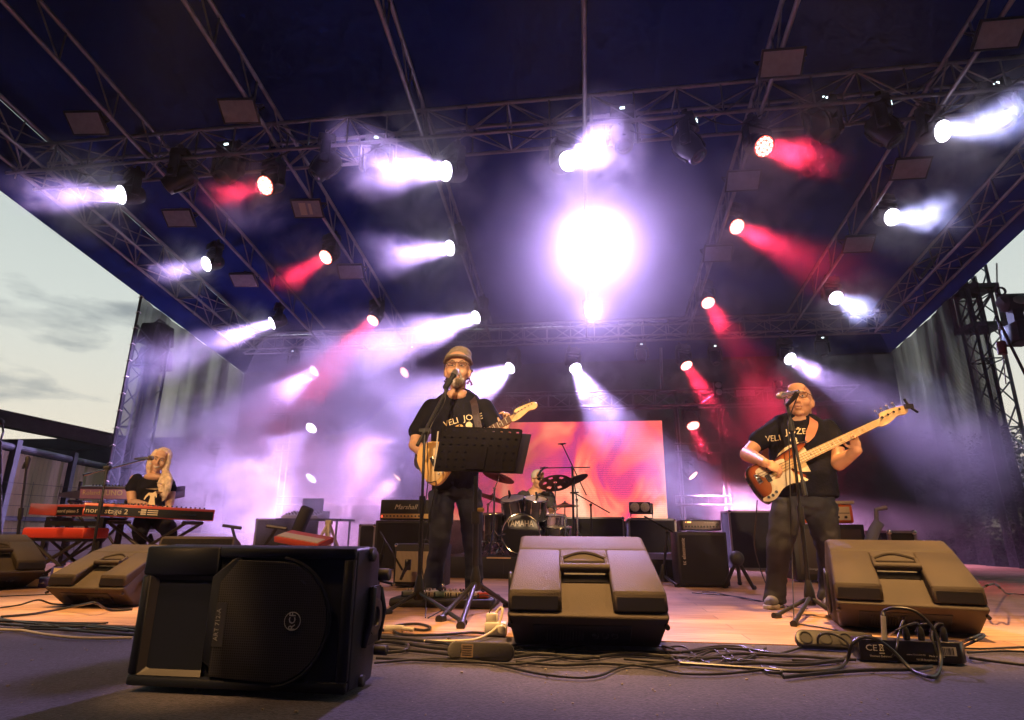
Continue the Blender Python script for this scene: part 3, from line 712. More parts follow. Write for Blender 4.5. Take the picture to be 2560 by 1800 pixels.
W3 = place_wedge('dusty stage monitor at the left, in front of the keyboards', (172, 1508), (330, 1522), .88, R_(17))
c = G(-25, 1478); W4 = wedge('stage monitor cut by the left edge of the view, standing on its narrow end', (c.x-.12, c.y+.1, .0), R_(62), 1.0)
c = P(560, 1385, 5.2); W5 = wedge('stage monitor behind the big front speaker, only its top showing', (c.x, 5.0, 0), R_(196), 1.0)
# the big front-fill speaker lying on its side
fa, fb = G(312, 1727), G(850, 1752)
yw = yaw_to(fa, fb); FS = thing('loudspeaker', 'big black loudspeaker lying on its side at the left front, round grille towards the viewer', 'loudspeaker', (fa.x, fa.y, 0), rotz=yw)
Lw, Hh = (fb-fa).length+.015, .408
m = MB(); ring = lambda y, x0, x1, z0, z1: [Vector((x0, y, z0)), Vector((x1, y, z0)), Vector((x1, y, z1)), Vector((x0, y, z1))]
loft(m, [ring(.012, 0, Lw, .015, Hh), ring(.12, 0, Lw+.004, .010, Hh+.004), ring(.20, .03, Lw+.0, .012, Hh-.01), ring(.36, .10, Lw-.05, .07, Hh-.07)])
m.build('cabinet', navypl, FS, bevel=.014, seg=3)
# raised bezel: frame pieces round horn and grille
m = MB(); fz = -.006
m.mm((0, fz, .015), (Lw, .016, .045)); m.mm((0, fz, Hh-.085), (.245, .016, Hh)); m.mm((.245, fz, Hh-.03), (Lw, .016, Hh)); m.mm((0, fz, .045), (.03, .016, Hh-.085)); m.mm((Lw-.035, fz, .045), (Lw, .016, Hh-.03))
m.build('bezel', navypl, FS, bevel=.007, seg=2)
m = MB()                           # horn: flared throat pressed into the face
o4 = [(.03, .045), (.235, .045), (.235, Hh-.085), (.03, Hh-.085)]; i4 = [(.155, .185), (.235, .150), (.235, .245), (.155, .225)]
vs = [Vector((x, -.004, z)) for x, z in o4]+[Vector((x, .11, z)) for x, z in i4]
m.add(vs, [(0, 1, 5, 4), (1, 2, 6, 5), (2, 3, 7, 6), (3, 0, 4, 7), (4, 5, 6, 7)]); m.build('horn', mat('horn moulding', (.034, .032, .034), .42), FS)
m = MB(); m.prism([(.235, Hh-.085), (.30, Hh-.03), (.315, Hh-.03), (.315, .045), (.30, .045), (.235, .09)], -.012, .014, Matrix(((1, 0, 0, 0), (0, 0, 1, 0), (0, 1, 0, 0), (0, 0, 0, 1)))); m.build('horn_rib', navypl, FS, bevel=.005)
gx = .445
def perf():
    m = bpy.data.materials.new('perforated grille'); m.use_nodes = True; nt = m.node_tree; b = nt.nodes['Principled BSDF']; b.inputs['Metallic'].default_value = .4; b.inputs['Roughness'].default_value = .45
    t = N(nt, 'ShaderNodeTexCoord'); v = N(nt, 'ShaderNodeTexVoronoi', i_Scale=150.0, i_Randomness=0.0); nt.links.new(t.outputs['Object'], v.inputs['Vector'])
    r = ramp(nt, [(.28, (.004, .004, .006)), (.36, (.030, .032, .040))]); nt.links.new(v.outputs['Distance'], r.inputs[0]); nt.links.new(r.outputs[0], b.inputs['Base Color']); return m
m = MB(); out = [(.262, .05), (.262, Hh-.10), (.315, Hh-.036)]+[(gx+.165*math.cos(a)+.0, .203+.168*math.sin(a)) for a in [math.pi/2-.2-k*(math.pi-.4)/18 for k in range(19)]]+[(.315, .046)]
m.prism([(x, z) for x, z in out], -.0005, -.014, Matrix(((1, 0, 0, 0), (0, 0, 1, 0), (0, 1, 0, 0), (0, 0, 0, 1)))); m.build('grille', perf(), FS, bevel=.004)
# raised round rim on the grille side
m = MB(); m.tube([(gx+.172*math.cos(a), -.008, .203+.175*math.sin(a)) for a in [math.pi/2-.1-k*(math.pi-.2)/24 for k in range(25)]], .006, 8); m.build('grille_rim', navypl, FS, smooth=True)
logoM = mat('silver print', (.42, .44, .48), .4)
M = Matrix.Translation((.508, -.0165, .205)) @ Matrix.Rotation(math.pi/2, 4, 'X') @ Matrix.Rotation(math.pi/2, 4, 'Z')
m = MB(); m.text('RCF', .028, M, .002, sx=1.0)
m.tube([M @ Vector((.0245*math.cos(a), .0245*math.sin(a), 0)) for a in [k*2*math.pi/28 for k in range(29)]], .0011, 6, cap=False); m.build('badge', logoM, FS)
M = Matrix.Translation((.275, -.0165, .19)) @ Matrix.Rotation(math.pi/2, 4, 'X') @ Matrix.Rotation(math.pi/2, 4, 'Z')
m = MB(); m.text('ART 712-A', .019, M, .001); m.build('model_lettering', mat('grey print', (.16, .17, .2), .5), FS)
m = MB(); m.box((.281, -.0150, .19), (.034, .001, .12)); m.build('label_plate', mat('label plate', (.022, .024, .032), .35), FS)
# corner knobs, rear handle cup and feet on the right end
m = MB()
for (y, z, r) in ((.12, Hh-.02, .022), (.28, Hh-.09, .02), (.10, .03, .016), (.30, .08, .016)): m.cyl((Lw-.03, y, z), (Lw+.016, y, z), r, n=14)
m.build('rubber_foot', rubber, FS, bevel=.004)
m = MB(); m.tube([(Lw+.004, .10, .12), (Lw+.02, .11, .20), (Lw+.015, .13, .29)], .012, 8); m.tube([(Lw, .24, .12), (Lw+.012, .25, .21), (Lw-.005, .25, .28)], .010, 8); m.box((Lw-.002, .175, .205), (.02, .10, .17)); m.build('side_handle', navypl, FS, bevel=.006)
m = MB(); M = Matrix.Rotation(math.pi/2, 4, 'Y'); m.lathe([(.05, 0), (.055, .012), (.03, .013), (.028, .004), (.001, .003)], 20, Matrix.Translation((Lw+.004, .17, .20)) @ M); m.build('pole_socket', darkpl, FS, smooth=True)
# ------------------------------------------------------------------ amplifiers
def boxthing(name, label, cat, a, b_, mtl, world=True, bev=.008, **k):
    root = thing(name, label, cat, ((a[0]+b_[0])/2, (a[1]+b_[1])/2, min(a[2], b_[2])), **k); m = MB(); m.mm(a, b_); m.build('cabinet', mtl, root, world=True, bevel=bev); return root
# bass cabinet and head (right of centre)
q = G(1700, 1468); x0, x1 = P(1700, 1468, q.y).x, P(1828, 1477, q.y).x; y0 = q.y; zt = P(1765, 1330, y0).z
BC = boxthing('bass_cabinet', 'tall black bass speaker cabinet under the silver bass head', 'speaker cabinet', (x0, y0, .015), (x1, y0+.42, zt), tolex)
m = MB(); m.mm((x0+.02, y0-.006, .04), (x1-.02, y0-.001, zt-.03)); m.build('grille_cloth', mat('black grille cloth', (.012, .012, .016), .8, bump=.5, bscale=600), BC, world=True)
m = MB(); m.text('tc electronic', .046, Matrix.Translation((x0+.052, y0-.009, zt-.17)) @ Matrix.Rotation(math.pi/2, 4, 'X') @ Matrix.Rotation(math.pi/2, 4, 'Z'), .002); m.build('lettering', whitepl, BC, world=True)
m = MB()
for x in (x0+.03, x1-.03):
    for y in (y0+.04, y0+.38): m.cyl((x, y, 0), (x, y, .018), .018, n=10)
m.build('rubber_foot', rubber, BC, world=True)
hx0, hx1 = P(1704, 1320, y0+.05).x, P(1803, 1320, y0+.05).x; hz0, hz1 = zt+.012, P(1755, 1300, y0+.05).z
BH = boxthing('bass_amplifier', 'flat silver and black bass amplifier head on the tall black cabinet', 'amplifier', (hx0, y0+.04, hz0), (hx1, y0+.32, hz1), tolex)
m = MB(); m.mm((hx0+.016, y0+.034, hz0+.012), (hx1-.016, y0+.0385, hz1-.012)); m.build('front_panel', mat('brushed grey panel', (.16, .13, .14), .4, .6), BH, world=True)
m = MB()
for k in range(11): x = hx0+.035+k*(hx1-hx0-.08)/10; m.cyl((x, y0+.034, hz0+.035), (x, y0+.018, hz0+.035), .0085, n=10)
m.cyl((hx1-.04, y0+.034, hz0+.055), (hx1-.04, y0+.014, hz0+.055), .014, n=12); m.build('knob', darkpl, BH, world=True)
m = MB(); m.mm((hx0+.05, y0+.030, hz0+.068), (hx0+.085, y0+.0335, hz0+.080)); m.mm((hx0+.034, y0+.030, hz0+.070), (hx0+.040, y0+.0335, hz0+.078)); m.build('lit_display', emis('amber light', (1, .45, .12), 3), BH, world=True)
m = MB(); m.text('tc electronic', .018, Matrix.Translation((hx0+.25, y0+.033, hz0+.072)) @ Matrix.Rotation(math.pi/2, 4, 'X'), .001); m.build('lettering', logoM, BH, world=True)
# orange head on a dark cabinet behind the bassist
yo = 6.7; ox0, ox1 = P(2012, 1300, yo).x, P(2136, 1300, yo).x; oz0, oz1 = P(2090, 1308, yo).z, P(2090, 1252, yo).z
cx0, cx1 = P(1985, 1400, yo).x, P(2168, 1400, yo).x
OC = boxthing('guitar_cabinet', 'wide dark guitar cabinet behind the bassist, orange amplifier on it', 'speaker cabinet', (cx0, yo-.04, .02), (cx1, yo+.34, oz0-.012), tolex)
m = MB(); m.mm((cx0+.04, yo-.046, .08), (cx1-.04, yo-.041, oz0-.06)); m.build('grille_cloth', mat('brown grille cloth', (.055, .045, .042), .85, bump=.5, bscale=500), OC, world=True)
m = MB(); m.text('Orange', .03, Matrix.Translation((cx0+.16, yo-.048, .13)) @ Matrix.Rotation(math.pi/2, 4, 'X'), .002); m.build('lettering', logoM, OC, world=True)
orangeM = mat('orange vinyl', (.80, .17, .03), .45, bump=.2, bscale=300)
OH = boxthing('guitar_amplifier', 'bright orange guitar amplifier head behind the bassist, white panel and knobs', 'amplifier', (ox0, yo, oz0), (ox1, yo+.22, oz1-.035), orangeM, bev=.02)
m = MB(); m.mm((ox0+.035, yo-.004, oz0+.03), (ox1-.035, yo-.0005, oz1-.06)); m.build('front_panel', mat('cream panel', (.72, .62, .48), .5), OH, world=True)
m = MB()
for k in range(5): m.cyl((ox0+.10+k*.075, yo-.004, oz0+.06), (ox0+.10+k*.075, yo-.02, oz0+.06), .013, n=12)
m.build('knob', darkpl, OH, world=True)
m = MB(); m.text('orange', .05, Matrix.Translation(((ox0+ox1)/2, yo-.006, oz0+.14)) @ Matrix.Rotation(math.pi/2, 4, 'X'), .002, sx=1.3); m.mm((ox0+.04, yo-.007, oz0+.097), (ox1-.04, yo-.0045, oz0+.103)); m.build('lettering', darkpl, OH, world=True)
m = MB(); m.mm((ox0-.01, yo-.01, oz1-.033), (ox1+.02, yo+.2, oz1)); r = thing('setlist_folder', 'pale folder lying on top of the orange amplifier', 'folder', (ox0, yo, oz1-.033)); m.build('cover', whitepl, r, world=True, bevel=.004)
# Marshall head and cabinet (left, in the smoke)
ym = 7.4; mx0, mx1 = P(948, 1300, ym).x, P(1075, 1300, ym).x; mz0, mz1 = P(1000, 1300, ym).z, P(1000, 1249, ym).z; zc = mz0-.006
MC = boxthing('guitar_cabinet', 'black guitar cabinet in smoke behind the cream-fronted amplifier', 'speaker cabinet', (P(933, 1400, ym).x, ym, .02), (mx1+.03, ym+.36, zc), tolex)
m = MB(); m.mm((P(933, 1400, ym).x+.03, ym-.006, .06), (mx1, ym-.001, zc-.03)); m.build('grille_cloth', MATS['black grille cloth'], MC, world=True)
MH_ = boxthing('guitar_amplifier', 'black guitar amplifier head with gold panel and script lettering, in smoke', 'amplifier', (mx0, ym+.02, mz0), (mx1, ym+.24, mz1), tolex)
m = MB(); m.mm((mx0+.01, ym+.012, mz0+.02), (mx1-.01, ym+.019, mz0+.075)); m.build('gold_panel', mat('gold panel', (.62, .42, .18), .35, .6), MH_, world=True)
m = MB()
for k in range(12): m.cyl((mx0+.05+k*.045, ym+.012, mz0+.047), (mx0+.05+k*.045, ym-.005, mz0+.047), .010, n=10)
m.build('knob', darkpl, MH_, world=True)
m = MB(); m.text('Marshall', .085, Matrix.Translation(((mx0+mx1)/2, ym+.014, mz0+.155)) @ Matrix.Rotation(math.pi/2, 4, 'X'), .004, shear=.35); m.build('lettering', whitepl, MH_, world=True)
m = MB(); m.mm((mx0+.02, ym+.008, mz0+.035), (mx0+.035, ym+.0115, mz0+.05)); m.build('pilot_lamp', emis('red pilot', (1, .08, .04), 6), MH_, world=True)
# combo amplifier with cream cloth
q = G(1000, 1470); yf = q.y; fx0, fx1 = P(981, 1465, yf).x, P(1110, 1465, yf).x; fz = P(1040, 1360, yf+.0).z
FC = boxthing('combo_amplifier', 'black combo amplifier with cream ribbed cloth behind the guitarist\'s leg', 'amplifier', (fx0, yf, .015), (fx1, yf+.24, fz), tolex, bev=.014)
def rib_mat():
    m = bpy.data.materials.new('cream ribbed cloth'); m.use_nodes = True; nt = m.node_tree; b = nt.nodes['Principled BSDF']; b.inputs['Roughness'].default_value = .85
    t = N(nt, 'ShaderNodeTexCoord'); w = N(nt, 'ShaderNodeTexWave', bands_direction='X'); w.inputs['Scale'].default_value = 28; nt.links.new(t.outputs['Object'], w.inputs['Vector'])
    r = ramp(nt, [(.2, (.30, .26, .19)), (.8, (.50, .45, .35))]); nt.links.new(w.outputs[0], r.inputs[0]); nt.links.new(r.outputs[0], b.inputs['Base Color']); return m
m = MB(); m.mm((fx0+.022, yf-.008, .05), (fx1-.022, yf-.001, fz-.06)); m.build('grille_cloth', rib_mat(), FC, world=True)
m = MB(); m.tube([(fx0+.17, yf+.12, fz), (fx0+.19, yf+.12, fz+.03), (fx1-.19, yf+.12, fz+.03), (fx1-.17, yf+.12, fz)], .009, 8); m.build('handle', rubber, FC, world=True, smooth=True)
m = MB()
for x in (fx0+.012, fx1-.012):
    for z in (fz-.012, .03): m.sph((x, yf+.004, z), .016, n=10, m=6)
m.build('corner_cap', steel, FC, world=True, smooth=True)
# ------------------------------------------------------------------ riser, cases and back-line clutter
riserM = mat('black stage cloth', (.018, .018, .022), .85, var=.2)
ra, rb = G(1085, 1449), G(1668, 1452)
RY = 6.45; RZ = P(1250, 1393, RY).z; RX1 = 1.15
RS = thing('drum_riser', 'low black riser under the drum kit', 'riser', (-.9, RY, 0))
m = MB(); m.mm((-1.52, RY, .0), (RX1, RY+2.2, RZ)); m.build('platform', riserM, RS, world=True, bevel=.006)
m = MB(); [m.mm((x, RY-.004, .01), (x+.006, RY-.0005, RZ-.01)) for x in (-.86, -.2, .5)]; m.build('seam', rubber, RS, world=True)
m = MB(); m.mm((-1.03, RY-.01, RZ-.014), (-.78, RY-.0015, RZ-.0)); m.build('wooden_edge', mat('bare plywood', (.55, .42, .26), .7), RS, world=True)
def case(label, px0, px1, ytop, ybot, Y, d=.5, bare=False, grp='flight cases'):
    x0, x1 = P(px0, ytop, Y).x, P(px1, ytop, Y).x; z1 = P((px0+px1)/2, ytop, Y).z; z0 = max(0.0, P((px0+px1)/2, ybot, Y).z) if ybot else .0
    r = thing('flight_case', label, 'flight case', ((x0+x1)/2, Y, z0), group=grp); m = MB(); m.mm((x0+.012, Y+.012, z0+.012), (x1-.012, Y+d, z1-.012)); m.build('panel', riserM, r, world=True)
    m = MB(); e = .013
    for xa in (x0, x1-2*e):
        m.mm((xa, Y, z0), (xa+2*e, Y+2*e, z1)); m.mm((xa, Y+d-e, z0), (xa+2*e, Y+d+e, z1)); m.mm((xa+.002, Y+2*e+.001, z1-2*e), (xa+2*e-.002, Y+d-e-.001, z1-.002))
    m.mm((x0+2*e+.001, Y+.001, z1-2*e), (x1-2*e-.001, Y+2*e, z1-.001)); m.mm((x0+2*e+.001, Y+.001, z0+.001), (x1-2*e-.001, Y+2*e, z0+2*e)); m.build('edging', alu, r, world=True)
    m = MB()
    for xa in (x0+.02, x1-.02):
        for za in (z0+.02, z1-.02): m.sph((xa, Y+.01, za), .028, n=10, m=6)
    m.build('corner_ball', steel, r, world=True, smooth=True); return r
case('aluminium edged case in the dark on the right, cloth-covered stand beside it', 2218, 2290, 1326, 0, 6.6)
case('case under the mixing desk, left', 640, 760, 1296, 0, 8.6)
case('wide dark case right of the drums below the video wall', 1396, 1560, 1292, 0, 9.3, .6)
case('wide dark case behind the silver bass head', 1570, 1690, 1296, 0, 9.4, .6)
case('smoke-veiled case behind the bass cabinet', 1820, 1950, 1276, 0, 8.8)
case('smoke-veiled case left of the gold-panelled amplifier', 898, 940, 1310, 0, 8.2)
# panel light standing on the case
c = P(1607, 1268, 8.5)
def panel_box(label, px0, px1, py0, py1, Y):
    a = P(px0, py1, Y); b2 = P(px1, py0, Y); r = thing('panel_light', label, 'panel light', ((a.x+b2.x)/2, Y, a.z)); m = MB(); m.mm((a.x, Y, a.z), (b2.x, Y+.08, b2.z)); m.build('housing', lampblk, r, world=True, bevel=.006)
    m = MB(); m.mm((a.x+.02, Y-.005, a.z+.02), (b2.x-.02, Y-.0005, b2.z-.02)); m.build('diffuser', mat('grey diffuser', (.40, .36, .40), .5), r, world=True)
    m = MB(); m.tube([(a.x+.01, Y+.04, a.z), (a.x+.01, Y+.04, a.z-.06), (b2.x-.01, Y+.04, a.z-.06), (b2.x-.01, Y+.04, a.z)], .01, 6); m.build('bracket', blackm, r, world=True)
panel_box('pale panel light on the case right of the drums', 1576, 1632, 1258, 1285, 9.4)
panel_box('grey panel light on the low truss right of the screen', 1839, 1889, 972, 994, 11.65)
# mixing desk on trestle with clutter
yd = 8.6; dx0, dx1 = P(690, 1290, yd).x, P(850, 1290, yd).x; dz = P(770, 1296, yd).z
DT = thing('desk_table', 'folding table in smoke carrying a mixing desk', 'table', ((dx0+dx1)/2, yd, 0)); m = MB(); m.mm((dx0, yd, dz-.03), (dx1, yd+.6, dz)); m.build('table_top', riserM, DT, world=True)
for x in (dx0+.06, dx1-.06):
    for y in (yd+.05, yd+.55): m = MB(); m.cyl((x, y, 0), (x, y, dz-.03), .016, n=8); m.build('leg', alu, DT, world=True)
MD = thing('mixing_desk', 'small pale mixing desk with tilted panel on the smoky table', 'mixing desk', ((dx0+dx1)/2, yd, dz))
m = MB(); m.prism([(0, 0), (.42, 0), (.42, .12), (.05, .045), (0, .04)], dx0+.05, dx0+.62, Matrix(((0, 0, 1, 0), (1, 0, 0, yd+.05), (0, 1, 0, dz), (0, 0, 0, 1)))); m.build('body', mat('pale grey panel', (.5, .5, .52), .4, .3), MD, world=True)
m = MB()
for k in range(10):
    for j in range(4): m.cyl((dx0+.09+k*.052, yd+.13+j*.08, dz+.055+j*.015), (dx0+.09+k*.052, yd+.13+j*.08, dz+.075+j*.015), .009, n=8)
m.build('knob', darkpl, MD, world=True)
LP = thing('laptop', 'open laptop on the smoky table', 'laptop', (dx0+.3, yd+.45, dz)); m = MB(); m.box((dx0+.32, yd+.50, dz+.20), (.34, .012, .22)); m.build('screen', darkpl, LP, world=True); m = MB(); m.mm((dx0+.15, yd+.49, dz+.0), (dx0+.49, yd+.58, dz+.1)); m.build('keyboard_base', logoM, LP, world=True)
# red keyboard leaning in the smoke and its stand, step ladder, trestle stand
redM = mat('red lacquer', (.55, .085, .05), .38, coat=.3, bump=.05, bscale=50)
c = P(760, 1349, 7.2); KB = thing('red_keyboard', 'red keyboard lying tilted in the smoke behind the front speaker', 'keyboard', c)
M = Matrix.Translation(c) @ Matrix.Rotation(R_(-12), 4, 'Z') @ Matrix.Rotation(R_(14), 4, 'X') @ Matrix.Rotation(R_(8), 4, 'Y')
m = MB(); m.box((0, 0, 0), (.62, .32, .07), M); m.build('body', redM, KB, world=True, bevel=.01)
m = MB()
for k in range(26): m.box((-.28+k*.0222, -.06, .038), (.0205, .15, .012), M)
m.build('keys', whitepl, KB, world=True)
m = MB(); m.cyl(c+Vector((-.2, 0, -.04)), (c.x+.2, c.y+.1, 0), .014, n=8); m.cyl(c+Vector((.2, 0, -.04)), (c.x-.2, c.y+.1, 0), .014, n=8); m.build('stand_leg', blackm, KB, world=True)
c = P(742, 1322, 8.0); r = thing('padded_bag', 'dark padded bag leaning against the smoky table', 'bag', (c.x, 8.0, 0)); m = MB(); m.box((0, 0, 0), (.16, .12, c.z*1.6), Matrix.Translation((c.x, 8.0, c.z*.85)) @ Matrix.Rotation(R_(20), 4, 'Y')); m.build('body', rubber, r, world=True, bevel=.03, seg=3)
ap = P(822, 1306, 7.6); SL_ = thing('step_ladder', 'pale folding step ladder in the smoke', 'step ladder', (ap.x, 7.6, 0))
for sx in (-1, 1): m = MB(); [m.tube([(ap.x, 7.6+q*.0, ap.z), (ap.x+sx*.17, 7.6+q*.26, 0)], .02, 6) for q in (-1, 1)]; m.build('rail', whitepl, SL_, world=True)
m = MB(); [m.box((ap.x, 7.6-.26*(1-z/ap.z), z), (.34*(1-z/ap.z)+.03, .06, .02)) for z in (.12, .28, .44) if z < ap.z]; m.cyl((ap.x-.04, 7.6, ap.z), (ap.x+.04, 7.6, ap.z), .03, n=10); m.build('tread', whitepl, SL_, world=True)
def tstand(label, px, top, Y, lean):
    a = P(px[0], top, Y); r = thing('folded_stand', label, 'stand', (a.x, Y, 0), group='bare stands in the smoke'); m = MB(); m.cyl((a.x+lean, Y, 0), a, .018, n=8); m.cyl(a+Vector((-.12, 0, .02)), a+Vector((.12, 0, -.01)), .02, n=8); m.build('tube', blackm, r, world=True, smooth=True)
tstand('leaning T-shaped stand above the front speaker', (692, 0), 1320, 6.6, -.3); tstand('short T-shaped stand left of the leaning one', (580, 0), 1318, 7.2, .22)
# things in the dark on the right: cloth over a stand, small tripod base, loose gear
c = P(2195, 1306, 6.4); g0 = Vector((c.x-.03, 6.4, 0)); r = thing('covered_stand', 'stand with pale denim cloth draped over it, in the dark right corner', 'draped stand', g0)
m = MB(); m.tube([P(2182, 1400, 6.4), P(2176, 1352, 6.38), P(2186, 1325, 6.4), P(2198, 1306, 6.4)], [.075, .075, .055, .045], 12, ry=[.05]*4); m.build('cloth', mat('denim cloth', (.18, .21, .34), .85, bump=.6, bscale=40), r, world=True, smooth=True)
m = MB(); m.tube([P(2192, 1310, 6.42), P(2190, 1274, 6.42), P(2216, 1269, 6.42)], .022, 8); m.build('arm', mat('grey arm', (.2, .2, .3), .5), r, world=True, smooth=True); m = MB(); m.cyl(g0, P(2192, 1308, 6.42), .02, n=8); m.cyl(g0+Vector((-.2, -.1, 0)), g0+Vector((.2, .1, .02)), .016, n=8); m.build('post', blackm, r, world=True)
c = P(1842, 1396, 5.5); r = thing('tripod_base', 'folded black tripod standing on the boards beside the bass cabinet', 'tripod', (c.x, 5.5, 0))
m = MB(); m.sph(c, .062, n=14, m=8); m.build('joint', rubber, r, world=True, smooth=True)
for (x, y) in ((1812, 1470), (1886, 1474), (1850, 1462)): m = MB(); e = G(x, y); m.tube([c, c.lerp(e, .5), e], .016, 8); m.sph(e+Vector((0, 0, .015)), .022, n=8, m=5); m.build('leg', rubber, r, world=True, smooth=True)
# ------------------------------------------------------------------ people
from mathutils import noise as mnoise
from mathutils.bvhtree import BVHTree
def skin_mat(name, c):
    m = mat(name, c, .48, var=.10, vscale=14, bump=.08, bscale=120); b = m.node_tree.nodes['Principled BSDF']; b.inputs['Subsurface Weight'].default_value = .08; b.inputs['Subsurface Scale'].default_value = .01
    b.inputs['Subsurface Radius'].default_value = (1, .35, .2); return m
skinA = skin_mat('tanned skin', (.56, .32, .20)); skinB = skin_mat('ruddy skin', (.56, .29, .17)); skinC = skin_mat('fair skin', (.62, .37, .25))
def cloth(name, c, b=.35, s=60): return mat(name, c, .88, bump=b, bscale=s, var=.18, vscale=9, spec=.12)
teeM = cloth('black cotton', (.013, .0125, .018)); denimM = cloth('dark denim', (.046, .054, .082), .5, 220); chinoM = cloth('grey brown trousers', (.046, .048, .060), .4, 180); blackT = cloth('black trousers', (.020, .020, .028))
printM = mat('cream shirt print', (.80, .66, .42), .7)
def blob(m, pts, r, ry=None, n=14, up=None):
    m.tube(pts, r, n=n, ry=ry, up=up)
    rr = r if hasattr(r, '__len__') else [r]*len(pts)
    if ry is None:
        for p, q in zip(pts, rr): m.sph(p, q*.995, n=12, m=8)
def wrinkle(o, amp, sc, seed=0, zscale=1.0):
    me = o.data; me.calc_loop_triangles() if hasattr(me, 'calc_loop_triangles') else None
    ns = [v.normal.copy() for v in me.vertices]
    for v, n in zip(me.vertices, ns):
        p = Vector((v.co.x*sc, v.co.y*sc, v.co.z*sc*zscale+seed)); f = 1-abs(mnoise.noise(p))*2.2; g = mnoise.noise(p*2.3)
        v.co += n*amp*(f*.7+g*.5)
    me.update()
def project(o, target, dirv, off=.003):
    me = target.data; W = WM[target.name]; bv = BVHTree.FromPolygons([W @ v.co for v in me.vertices], [tuple(p.vertices) for p in me.polygons])
    Wo = WM[o.name]; inv = Wo.inverted(); d = Vector(dirv).normalized()
    for v in o.data.vertices:
        p = Wo @ v.co; h = bv.ray_cast(p-d*.5, d, 1.2)
        if h[0] is not None: v.co = inv @ (h[0]-d*off)
def raster(m, poly, cell, M):
    # fills a 2-D outline with small cells so that the print can follow the cloth
    xs = [p[0] for p in poly]; ys = [p[1] for p in poly]; x = min(xs)
    def inside(px, py):
        c = False; j = len(poly)-1
        for i in range(len(poly)):
            (xi, yi), (xj, yj) = poly[i], poly[j]
            if (yi > py) != (yj > py) and px < (xj-xi)*(py-yi)/(yj-yi)+xi: c = not c
            j = i
        return c
    while x < max(xs):
        y = min(ys)
        while y < max(ys):
            if inside(x+cell/2, y+cell/2): m.add([(x, y, 0), (x+cell, y, 0), (x+cell, y+cell, 0), (x, y+cell, 0)], [(0, 1, 2, 3)], M)
            y += cell
        x += cell
def head_blobs(m, M, s=1.0, chub=1.0):
    T = lambda c: M @ (Vector(c)*s); R3 = M.to_3x3()
    S = lambda c, r: m.sph(T(c), [q*s for q in r], n=18, m=12, R=R3)
    S((0, .012, .035), (.077, .096, .088)); S((0, -.012, -.03), (.064*chub, .075, .070)); S((0, -.020, -.065), (.050*chub, .062, .045))
    S((0, -.068, -.094), (.024*chub, .018, .017)); S((.037, -.060, -.022), (.030*chub, .026, .030)); S((-.037, -.060, -.022), (.030*chub, .026, .030))
    S((0, -.076, .040), (.058, .018, .014)); S((0, -.070, .075), (.055, .022, .035))
    m.tube([T((0, -.084, .022)), T((0, -.101, -.008)), T((0, -.112, -.026))], [.008*s, .0105*s, .0135*s], 10); S((0, -.110, -.027), (.0135, .012, .011)); S((.012, -.100, -.029), (.009, .012, .008)); S((-.012, -.100, -.029), (.009, .012, .008))
    S((0, -.090, -.050), (.024, .011, .008)); S((0, -.088, -.068), (.021, .011, .008))
    for q in (-1, 1): S((q*.079, .012, -.006), (.010, .020, .032)); S((q*.074, .004, -.030), (.010, .012, .014))
def face_parts(root, M, s=1.0, smile=False, iris=(.03, .03, .035)):
    T = lambda c: M @ (Vector(c)*s); R3 = M.to_3x3()
    for q in (-1, 1):
        m = MB(); m.sph(T((q*.030, -.0735, .014)), [.0140*s, .011*s, .0058*s], n=14, m=8, R=R3); m.build('eye', mat('eye white', (.62, .58, .54), .25), root, smooth=True, world=True)
        m = MB(); m.sph(T((q*.030, -.0820, .014)), [.0064*s, .0035*s, .0050*s], n=10, m=6, R=R3); m.build('iris', mat('iris', iris, .2), root, smooth=True, world=True)
        m = MB(); m.tube([T((q*.014, -.092, .036)), T((q*.032, -.091, .042)), T((q*.050, -.078, .036))], [.003*s, .0042*s, .0025*s], 6); m.build('eyebrow', mat('greying hair', (.16, .12, .09), .8), root, smooth=True, world=True)
    m = MB()
    if smile: m.tube([T((-.030, -.080, -.048)), T((-.015, -.096, -.060)), T((0, -.101, -.064)), T((.015, -.096, -.060)), T((.030, -.080, -.048))], [.002*s, .008*s, .010*s, .008*s, .002*s], 8)
    else: m.tube([T((-.024, -.086, -.060)), T((0, -.100, -.058)), T((.024, -.086, -.060))], [.0015*s, .0042*s, .0015*s], 8)
    m.build('mouth', mat('lips' if not smile else 'teeth', (.30, .11, .09) if not smile else (.7, .62, .55), .4), root, smooth=True, world=True)
def glasses(root, M, s=1.0, narrow=False, c=(.03, .02, .02)):
    T = lambda p: M @ (Vector(p)*s); m = MB(); h = .012 if narrow else .019
    for q in (-1, 1):
        pts = [(q*.012, h*.8), (q*.034, h), (q*.058, h*.75), (q*.060, -.1*h), (q*.052, -h), (q*.026, -h), (q*.012, -h*.3), (q*.012, h*.8)]
        m.tube([T((x, -.104+.35*abs(x)**1.3, .016+z)) for x, z in pts], .0024*s, 6); m.tube([T((q*.060, -.095, .022)), T((q*.080, -.06, .02)), T((q*.084, .01, .008))], .0024*s, 6)
    m.tube([T((-.012, -.104, .024)), T((0, -.107, .027)), T((.012, -.104, .024))], .0024*s, 6)
    m.build('spectacles', mat('spectacle frame', c, .25, .3), root, smooth=True, world=True)
